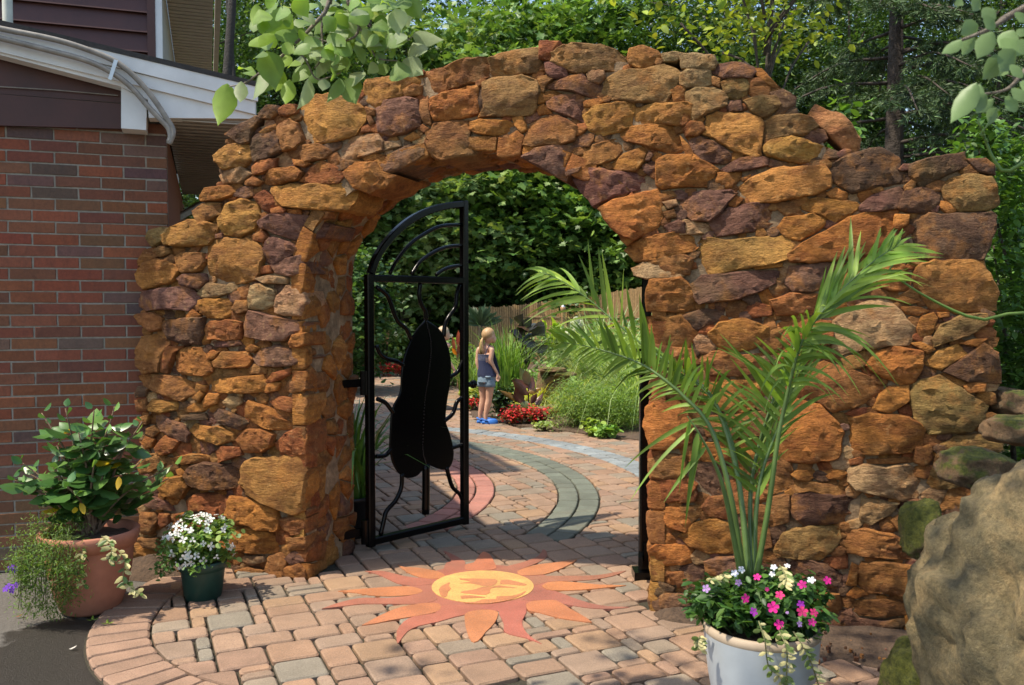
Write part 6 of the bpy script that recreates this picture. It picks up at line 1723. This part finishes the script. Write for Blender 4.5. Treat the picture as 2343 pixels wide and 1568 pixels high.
# feathery trailer with purple flowers, left side of that pot
tr = plant('trailing_plant', Vector(c1) + Vector((-.22, -.05, .36)), 'feathery green trailing plant spilling over the left of the terracotta pot', 'plant')
cl = []
for k in range(150):
    x = rnd.uniform(30, 178); y = rnd.uniform(1222, 1400)
    if (x < 60 and y < 1260 and rnd.random() < .6) or (x < 45 and y > 1330) or (x > 150 and y > 1380): continue
    cl.append(tuple(at(x, y, c1.y - .20 - .10 * math.sin((y - 1210) / 60) + rnd.uniform(-.04, .06)) - tr.location))
for k in range(30): cl.append(tuple(at(rnd.uniform(70, 190), rnd.uniform(1180, 1240), c1.y - rnd.uniform(0, .2)) - tr.location))
tp = cloud(L_NARROW, np.array(cl), 34, .028, .022, [(.13, .22, .045), (.17, .27, .06), (.09, .16, .035)], 1.0, .7)
tag(put('foliage', tp, 'leaf_thin', tr), kind='stuff')
b = MB()
for k in range(26):
    x = rnd.uniform(50, 170); b.tube(spline([tuple(at(rnd.uniform(140, 190), 1225, c1.y - .14)), tuple(at(x, 1270, c1.y - .27)), tuple(at(x - rnd.uniform(0, 25), rnd.uniform(1330, 1395), c1.y - .24))], 8), .002, 4, (.14, .17, .05))
child('stem', np.vstack(b.v), b.f, np.vstack(b.c), M['bark'], tr)
def flower(parent, p, r, col, n=(0, -1, .5), petals=5, mat='petal', eye=(.6, .5, .1)):
    n = nv(np.array(n, float) + rng.normal(0, .25, 3)); t = nv(np.cross(n, np.array([0, .2, 1.0]))); u = np.cross(n, t)
    a = np.arange(petals) * 2 * math.pi / petals + rng.random() * 6
    d = np.cos(a)[:, None] * t + np.sin(a)[:, None] * u + n * .18
    V, F, C = inst(L_PET, d * r * .04, d, np.repeat(-n[None], petals, 0) * -1, np.full(petals, r), shades(petals, [col], .10))
    o = link('flower', mesh_np('flower', V, F, C), M[mat], parent); o.location = Vector(tuple(p)) - wloc(parent); return o
for x, y in ((26, 1298), (34, 1303), (20, 1342), (28, 1350), (36, 1340), (14, 1348)): flower(tr, at(x, y, c1.y - .3), .017, (.16, .04, .42))
# variegated vine strands
def vine(name, label, start, strands, Y, s=.036, cols=((.10, .17, .04), (.50, .46, .20)), cat='vine'):
    o = plant(name, start, label, cat); b = MB(); i = 0
    for pts in strands:
        P = spline([at(x, y, Y + dy) for x, y, dy in pts], 26); b.tube(P, .0024, 5, (.22, .22, .09))
        for k in range(1, 26):
            for sgn in ((-1, 1) if k % 3 == 0 else ((1,) if k % 3 == 1 else ())):
                d = np.array([sgn * rnd.uniform(.5, 1), -rnd.uniform(.1, .6), rnd.uniform(-.8, .2)]); L = s * rnd.uniform(.55, 1.1)
                c = tuple(np.array(cols[0] if rnd.random() < .5 else cols[1]) * rnd.uniform(.8, 1.15))
                leaf_obj('leaf', P[k], P[k] + nv(d) * L, L * .55, c, o, 'leaf', n=(0, -1, .5), st=L_OVAL2)
    child('stem', np.vstack(b.v), b.f, np.vstack(b.c), M['bark'], o); return o
vine('variegated_vine', 'cream and green variegated vine hanging down the terracotta pot', Vector(c1) + Vector((.05, -.18, .40)),
     [[(*T7(550, 590), 0), (*T7(548, 700), -.05), (*T7(540, 800), -.05), (*T7(572, 890), -.05)], [(*T7(690, 550), .02), (*T7(740, 590), -.03), (*T7(760, 650), -.05), (*T7(735, 710), -.05)], [(*T7(800, 640), .02), (*T7(850, 720), -.02), (*T7(840, 830), -.02), (*T7(890, 900), -.03), (*T7(960, 950), -.05)]], c1.y - .19, .05)
# white begonias in the green pot
wb = plant('white_begonia', Vector(c2) + Vector((0, 0, .2)), 'mound of small white flowers filling the green plastic pot', 'flowers')
cl = ball(120, 3) * np.array([.19, .17, .15]) + np.array([-.02, 0, .10]); cl = cl[cl[:, 2] > .0]
tag(put('foliage', [cloud(L_ROUND, cl[len(cl) // 3:], 16, .02, .032, [(.18, .28, .06), (.24, .34, .09), (.10, .19, .04)], .8), cloud(L_OVAL2, cl[:len(cl) // 3] * np.array([1.05, 1, 1]) - np.array([.04, .05, .045]), 20, .02, .024, [(.09, .19, .045), (.12, .23, .05)], 1.0)], 'leaf', wb), kind='stuff')
for k in range(88):
    v = nv(rng.normal(size=3) + np.array([0, -.7, .7])); p = np.array([-.02, 0, .10]) + v * np.array([.195, .175, .155]) * rnd.uniform(.92, 1.04)
    flower(wb, Vector(tuple(p)) + wb.location, rnd.uniform(.014, .022), (.80, .80, .74), v, rnd.choice((3, 4, 4)))
b = MB()
for k in range(12): q = cl[rng.integers(0, len(cl))]; b.tube([(q[0] * .3, q[1] * .3, -.02), tuple(q)], .003, 5, (.2, .24, .08))
link('stem', b.mesh('stem'), M['bark'], wb)
# impatiens in the glazed pot
PT = TZ(2550, 1700, 1.757)
im = plant('impatiens', Vector(c3) + Vector((0, .02, .415)), 'bushy green plant with pink, white and lilac flowers under the palm', 'flowers')
cl = ball(170, 3) * np.array([.225, .18, .10]) + np.array([.0, .01, .10]); cl = cl[cl[:, 2] > .045]
tag(put('foliage', cloud(L_OVAL2, cl, 14, .026, .042, [(.05, .125, .025), (.07, .16, .03), (.035, .09, .02), (.09, .18, .035)], .8), 'leaf', im), kind='stuff')
Yi = c3.y - .14
for x, y, c, r_ in ((550, 850, 'm', 30), (470, 990, 'm', 34), (700, 970, 'r', 34), (655, 1050, 'm', 42), (525, 1080, 'u', 32), (850, 900, 'm', 34), (850, 1080, 'r', 40), (925, 1085, 'r', 32), (915, 1150, 'm', 30), (695, 1165, 'm', 36), (1015, 872, 'm', 32), (400, 825, 'w', 30), (445, 800, 'w', 28), (660, 785, 'w', 26), (650, 830, 'w', 24), (750, 775, 'w', 24), (910, 870, 'w', 32), (210, 925, 'l', 30), (425, 885, 'l', 26), (830, 1160, 'l', 24), (840, 1028, 'u', 28), (615, 930, 'm', 16), (750, 1085, 'l', 12)):
    col = dict(m=(.78, .03, .30), r=(.85, .05, .22), u=(.40, .04, .45), w=(.85, .85, .88), l=(.62, .36, .72))[c]
    dy = .10 if y < 900 else (-.02 if y < 1040 else -.07)
    flower(im, at(*PT(x, y), Yi + dy), r_ * .92 / 1.757 / 1.653 / 2018 * Yi, col, (rnd.uniform(-.4, .4), -1, .5 if y > 900 else .9), 5)
b = MB()
for k in range(14): q = cl[rng.integers(0, len(cl))]; b.tube([(q[0] * .4, q[1] * .4, -.02), tuple(q)], .003, 5, (.14, .18, .06))
link('stem', b.mesh('stem'), M['bark'], im)
vine('variegated_vine', 'cream-edged vine strands hanging down the pale glazed pot', Vector(c3) + Vector((0, -.18, .42)),
     [[(*PT(560, 1140), 0), (*PT(600, 1270), -.03), (*PT(625, 1440), 0), (*PT(700, 1510), .02), (*PT(745, 1600), .03)], [(*PT(690, 1190), 0), (*PT(745, 1330), -.03), (*PT(745, 1520), .0)], [(*PT(790, 1210), 0), (*PT(860, 1320), -.02), (*PT(910, 1420), 0), (*PT(965, 1590), .05)], [(*PT(230, 870), .1), (*PT(280, 850), .12), (*PT(330, 830), .12)], [(*PT(170, 1240), .12), (*PT(150, 1290), .12), (*PT(180, 1330), .13)], [(*PT(700, 770), .16), (*PT(740, 850), .12), (*PT(735, 900), .1)]], c3.y - .215, .032, ((.14, .2, .05), (.60, .54, .26)))
# palm
palm = plant('potted_palm', Vector(c3) + Vector((0, 0, .40)), 'tall green palm with feathery fronds in the pale glazed pot', 'palm')
FT = TZ(1950, 850, 1.4644)
Y0 = c3.y
FRONDS = [  # rachis points (tile x, y, depth offset), leaflet length, count, first leaflet, (upper lean, lower lean, droop)
 ([(1265, 1960, 0), (1190, 1500, .0), (1080, 1130, .05), (930, 950, .1), (800, 840, .15), (690, 770, .2), (560, 720, .25), (400, 675, .3), (250, 650, .33)], .17, 70, .26, 'bush'),
 ([(1290, 1960, .02), (1230, 1400, .1), (1110, 1000, .2), (980, 850, .28), (840, 760, .32), (720, 680, .36), (540, 530, .42), (400, 410, .48), (250, 310, .52), (130, 262, .55)], .21, 44, .42, 'comb'),
 ([(1330, 1960, .0), (1400, 1560, 0), (1450, 1200, .0), (1490, 1000, .0), (1550, 750, -.02), (1600, 620, -.03), (1700, 480, -.04), (1850, 320, -.03), (2000, 190, .0), (2130, 110, .03)], .21, 80, .38, 'plume'),
 ([(1310, 1960, .03), (1300, 1500, .12), (1350, 1200, .2), (1430, 950, .25), (1470, 800, .28)], .25, 44, .24, 'fan'),
 ([(1250, 1960, -.02), (1160, 1500, -.06), (1090, 1300, -.08), (1010, 1150, -.1), (950, 1060, -.1)], .24, 6, .6, 'hang'),
 ([(1300, 1960, .02), (1240, 1450, .1), (1180, 1150, .16), (1080, 960, .2), (960, 850, .22), (860, 800, .22)], .15, 46, .28, 'bush'),
 ([(1320, 1960, .03), (1330, 1600, .08), (1370, 1350, .12), (1470, 1080, .14), (1540, 880, .12), (1590, 720, .1)], .21, 40, .26, 'fan')]
PC = [(.16, .27, .04), (.21, .33, .05), (.26, .38, .06), (.13, .22, .035)]
for fi, (pts, LL, nn, t0, mode) in enumerate(FRONDS):
    P = spline([at(*FT(x, y), Y0 + dy) for x, y, dy in pts], 70)
    b = MB(); b.tube(P, [.011, .007, .004, .0015], 8, (.11, .18, .045))
    fr = child('frond', np.vstack(b.v), b.f, np.vstack(b.c), M['leaf_gloss'], palm, True)
    for k in range(nn):
        t = t0 + (1 - t0) * (k + rnd.uniform(.2, .8)) / nn; i = min(68, int(t * 69)); tg = nv(P[i + 1] - P[i])
        side = 1 if k % 2 else -1
        up_ = nv(np.array([-tg[2], 0, tg[0]])); up_ = up_ if up_[2] > 0 else -up_
        fwd = .55; drp = rnd.uniform(.12, .4)
        if mode == 'comb':
            lat = np.array([0.05, -.25, 1.0]) if (side > 0 and .52 < t < .78) else (up_ * side * .45 + np.array([0, side * .5, -.15])); fwd = .25 if (side > 0 and .52 < t < .78) else .9; drp = .06 if fwd < .5 else .3
        elif mode == 'bush': lat = up_ * (.95 if side > 0 else -.75) + np.array([0, -.6 if side > 0 else .2, 0]); fwd = .45 + .5 * t
        elif mode == 'plume': lat, fwd, drp = (up_ * side * rnd.uniform(.25, .6) + np.array([0, side * .35, 0]), 1.1, rnd.uniform(.02, .35)) if t > .62 else (up_ * side * .5 + np.array([0, -.4, -.35 * rnd.random()]), .6, rnd.uniform(.3, .9))
        elif mode == 'fan': lat = np.array([-.95 if side > 0 else .45, -.2 * side, .25]); fwd = .6; drp = rnd.uniform(.0, .25)
        else: lat = np.array([rnd.uniform(-.6, .3), 0, -1.1])
        d = nv(tg * fwd + lat + rng.normal(0, .13, 3))
        L = LL * rnd.uniform(.8, 1.15) * (.75 + .5 * math.sin(math.pi * min(1, max(0, (t - t0) / (1.02 - t0))))) * (1.0 if t < .85 else .8)
        if mode == 'bush' and side < 0: L *= .62
        q0 = P[i]; n_ = 8; cv = nv(np.array([0, -.8, .6]) + rng.normal(0, .35, 3)); sdv = nv(np.cross(d, cv)); tw = rnd.uniform(-.8, .8)
        V = []; W_ = rnd.uniform(.0065, .0105)
        for j in range(n_ + 1):
            s = j / n_; w = W_ * (min(1, s * 6 + .25)) * (1 - s ** 2.2) + .0003
            c_ = q0 + d * L * s + np.array([0, 0, -1]) * L * drp * s ** 2.4
            a_ = tw * s; sv = sdv * math.cos(a_) + cv * math.sin(a_)
            V += [c_ - sv * w + cv * w * .35, c_, c_ + sv * w + cv * w * .35]
        F = np.array([f for j in range(n_) for f in ((3 * j, 3 * j + 1, 3 * j + 4), (3 * j, 3 * j + 4, 3 * j + 3), (3 * j + 1, 3 * j + 2, 3 * j + 5), (3 * j + 1, 3 * j + 5, 3 * j + 4))])
        c = np.array(PC[rng.integers(0, 4)]) * rnd.uniform(.8, 1.25) * (1.25 if (fi in (1, 2) and t > .8) else 1)
        child('leaflet', V, F, c, M['leaf_thin'], fr)
# strap-leaved plant in the black pot behind the pillar
ag = plant('strap_plant', Vector(c4) + Vector((0, 0, .25)), 'dark strap-leaved plant in the black pot behind the pillar', 'plant')
put('blade', blades(70, (0, 0, 0), .10, .72, .8, .036, [(.08, .18, .03), (.11, .23, .04), (.14, .28, .05)]), 'leaf_gloss', ag)

# ---------------------------------------------------------------- dogwood whose branches hang into the picture
dw = plant('dogwood_tree', (2.1, .2, 0), 'overhanging dogwood branches with large pointed leaves at the picture top', 'tree')
DT = TZ(750, 0, 2.4663); RT = TZ(3400, 0, 1.568)
b = MB(); b.tube(spline([(2.1, .2, -.1), (2.0, .3, 1.8), (1.3, .8, 3.6), (.4, 1.6, 4.3), (-.5, 2.6, 4.5), (-1.2, 3.1, 4.6)], 24), [.11, .09, .06, .03], 10, (.10, .085, .07))
b.tube(spline([(2.0, .3, 1.8), (1.5, 1.0, 2.4), (1.25, 1.4, 2.25)], 10), [.03, .012], 8, (.10, .085, .07))
child('trunk', np.vstack(b.v), b.f, np.vstack(b.c), M['bark'], dw, True)
TW = (.20, .165, .13)
def twig(pts, r):
    b = MB(); b.tube(spline(pts, 26), r, 6, TW); return child('branch', np.vstack(b.v), b.f, np.vstack(b.c), M['bark'], dw, True)
D0 = 2.95
q = lambda x, y, dy=0.0: at(*DT(x, y), D0 + dy)
br1 = twig([(-.5, 2.6, 4.5), (-.45, 2.9, 3.4), q(1250, -130), q(1220, 0), q(1180, 120), q(1080, 230), q(1000, 320), q(880, 430), q(720, 580), q(560, 690), q(430, 780), q(290, 810)], [.009, .007, .005, .002])
br2 = twig([(-.5, 2.6, 4.5), (-.3, 2.9, 3.4), q(1430, -130), q(1435, 0), q(1470, 130), q(1500, 260), q(1590, 360), q(1620, 470), q(1680, 550), q(1860, 570)], [.009, .006, .004, .002])
twig([q(1180, 120), q(1150, 260), q(1160, 440), q(1130, 580), q(1080, 640)], [.005, .002])
twig([q(1500, 260), q(1450, 350), q(1250, 400), q(1050, 340)], [.005, .002])
twig([q(1600, 370), q(1720, 380), q(1900, 400), q(2000, 340)], [.004, .002])
twig([q(880, 430), q(1000, 560), q(1110, 740), q(1330, 680)], [.004, .002])
LV = [(270, 780, 205, 1200, 190, 1), (400, 760, 395, 1000, 100, 2), (540, 40, 530, 270, 100, 1), (750, 0, 660, 150, 150, 0), (860, 130, 650, 310, 190, 0), (900, 280, 710, 440, 170, 0), (700, 390, 620, 480, 90, 0), (490, 620, 375, 690, 110, 1), (600, 480, 540, 600, 110, 0), (520, 660, 400, 730, 100, 0), (560, 690, 590, 1020, 140, 2), (640, 480, 720, 830, 200, 0), (780, 650, 720, 910, 110, 1), (850, 740, 820, 1030, 110, 1), (1030, 740, 990, 1030, 170, 2), (1180, 740, 1160, 860, 90, 2), (1320, 730, 1235, 1000, 120, 0), (1370, 740, 1510, 990, 180, 0), (1410, 690, 1580, 800, 150, 2), (1700, 590, 1740, 730, 120, 0), (1860, 570, 1900, 860, 160, 0), (1910, 560, 2100, 720, 170, 2), (2000, 400, 2110, 600, 160, 2), (2000, 320, 2270, 420, 150, 2), (1770, 290, 1990, 310, 170, 0), (1710, 360, 1610, 330, 80, 0), (1760, 530, 1600, 560, 90, 0), (1600, 70, 1690, 190, 110, 2), (1710, 0, 1740, 90, 70, 1), (1800, 0, 1880, 110, 90, 1), (1480, 80, 1540, 200, 130, 2), (1390, 250, 1600, 230, 130, 2), (1500, 300, 1400, 400, 180, 0), (1560, 470, 1430, 570, 140, 0), (1240, 190, 1200, 330, 90, 1), (1100, 180, 930, 280, 190, 0), (1040, 30, 1100, 130, 110, 0), (870, 60, 820, 130, 110, 2), (960, 340, 900, 490, 190, 0), (1130, 420, 1060, 640, 160, 0), (1180, 450, 1200, 640, 120, 0), (1000, 600, 900, 810, 150, 0), (900, 560, 870, 690, 100, 1), (1300, 480, 1290, 620, 90, 0), (1240, 400, 1200, 520, 80, 1), (1350, 280, 1230, 330, 110, 2), (1620, 330, 1720, 450, 110, 0), (1880, 400, 1830, 450, 100, 0), (1760, 440, 1770, 540, 60, 0), (1660, 600, 1600, 680, 90, 2), (1330, 120, 1400, 160, 100, 2), (1250, 60, 1300, 150, 100, 1), (960, 60, 900, 0, 110, 0), (1150, 40, 1050, -20, 130, 0), (1560, 120, 1480, 40, 110, 1), (1350, 30, 1280, -60, 130, 0), (700, 60, 640, -40, 110, 1), (1660, 40, 1600, -60, 110, 0), (1780, 480, 1850, 520, 90, 0), (840, 400, 760, 520, 130, 0), (1090, 330, 1000, 430, 130, 1), (1420, 400, 1520, 480, 140, 0), (1010, 120, 900, 60, 120, 2), (1250, 240, 1340, 300, 100, 0), (780, 200, 900, 160, 120, 0), (690, 700, 620, 860, 120, 0), (1120, 690, 1050, 760, 100, 0), (1290, 700, 1180, 690, 100, 0)]
DC = [(.18, .29, .075), (.24, .37, .06), (.30, .38, .20)]
for k in range(78):
    x = rnd.uniform(520, 1950); y = rnd.uniform(-60, 620 - abs(x - 1150) * .38); a = rnd.uniform(.6, 2.6); Lq = rnd.uniform(150, 250)
    LV.append((x, y, x + Lq * math.cos(a), y + Lq * math.sin(a), Lq * .62, rnd.choice((0, 0, 0, 1, 2))))
for (bx, by, tx, ty, w, c) in LV:
    dy = rnd.uniform(-.12, .2); base = q(bx, by, dy); tip = q(tx, ty, dy + rnd.uniform(-.1, .06)); L = (tip - base).length
    col = np.array(DC[c]) * rnd.uniform(.85, 1.15)
    leaf_obj('leaf', base, tip, w / 2.4663 / 1.653 / 2018 * D0 * 1.28, col, dw, 'leaf_thin', n=(rnd.uniform(-.5, .5), -1, rnd.uniform(-.3, .9)), st=L_BIG)
D1 = 1.6
q2 = lambda x, y, dy=0.0: at(*RT(x, y), D1 + dy)
twig([(1.25, 1.4, 2.25), q2(760, 40), q2(620, 120), q2(520, 180), q2(370, 240)], [.008, .003])
twig([(1.25, 1.4, 2.25), q2(800, 380), q2(740, 430), q2(640, 530), q2(500, 560)], [.006, .002])
for (bx, by, tx, ty, w) in [(470, 150, 340, 210, 120), (370, 235, 245, 350, 75), (450, 220, 350, 345, 80), (560, 190, 440, 375, 110), (570, 60, 475, 120, 100), (560, 110, 500, 180, 100), (680, 180, 590, 310, 120), (700, 240, 610, 340, 150), (640, 340, 450, 480, 120), (600, 380, 550, 470, 140), (740, 170, 705, 230, 60), (480, 0, 420, 75, 80), (340, 0, 375, 40, 50), (460, 490, 300, 770, 120), (520, 560, 430, 680, 90), (560, 590, 440, 690, 70), (580, 640, 510, 750, 80), (700, 590, 615, 660, 110), (740, 540, 670, 600, 110), (720, 400, 660, 460, 100), (740, 80, 700, 140, 90), (690, 300, 560, 440, 130), (480, 500, 390, 690, 100), (780, 250, 700, 330, 120), (790, 480, 730, 560, 100)]:
    dy = rnd.uniform(-.08, .12); c = np.array((.17, .26, .10)) * rnd.uniform(.8, 1.15)
    leaf_obj('leaf', q2(bx, by, dy), q2(tx, ty, dy), w / 1.568 / 1.653 / 2018 * D1 * 1.02, c, dw, 'leaf', n=(rnd.uniform(-.5, .5), -1, rnd.uniform(-.4, .6)), st=L_BIG)
cl = np.array([(rnd.gauss(-.55, .7), rnd.gauss(2.45, .5), rnd.gauss(4.7, .22)) for k in range(62)]) - np.array(tuple(dw.location))
tag(put('crown', cloud(L_BIG, cl, 10, .14, .10, [(.13, .21, .06)], .5), 'leaf', dw), kind='stuff')

# stalks and blades that lean in from the right
for i, pts in enumerate((((2245, 300), (2290, 390), (2420, 500)), ((2030, 622), (2120, 680), (2230, 730), (2420, 780)))):
    Yq = (2.4, 3.2)[i]
    P = spline([at(x, y, Yq) for x, y in pts] + [Vector((at(*pts[-1], Yq).x + .35, Yq + .3, .3))], 16); b = MB(); b.tube(P, [.003, .006, .008], 6, (.16, .26, .06))
    for k in range(7): u_ = P[0] + (P[1] - P[0]) * k * .25; b.tube([tuple(u_), tuple(u_ + np.array([rnd.uniform(-.02, .02), -.01, rnd.uniform(.0, .03)]))], .003, 4, (.2, .3, .08))
    tag(b.build('flower_stalk', M['leaf'], smooth=True), ['thin green stalk slanting across the low coping at right', 'long green stalk reaching left over the lower right wall'][i], 'stalk')
eg = plant('edge_grass', Vector((2.05, 3.1, .9)), 'long grass blades hanging over the boulder at the right edge', 'grass clump')
put('blade', blades(9, (.22, 0, .2), .10, .8, 1.7, .013, [(.10, .2, .04), (.14, .24, .05)], az=3.6), 'leaf_thin', eg)
# scraps on the drive
for i, (x, y, c, lb) in enumerate(((36, 1411, (.25, .10, .03), 'curled brown leaf on the drive below the trailing plant'), (212, 1418, (.22, .34, .05), 'tiny green star-shaped leaf fallen near the pot'), (246, 1426, (.26, .36, .05), 'small green leaf lying at the edge of the pavers'), (157, 1485, (.7, .66, .6), 'white petal lying on the dark asphalt'))):
    p = np.array(tuple(gnd(x, y, .026 if i == 2 else .004))); parts = [leaf_mesh(p, p + np.array([.035 * math.cos(a), .035 * math.sin(a), .008]), .016, c, (0, 0, 1), st=L_OVAL2) for a in ((0, 2, 4) if i in (1, 2) else (.3, .5))]
    V, F, C = merge(parts); o = link('fallen_leaf', mesh_np('fallen_leaf', V - p, F, C), M['leaf']); o.location = p; tag(o, lb, 'leaf')
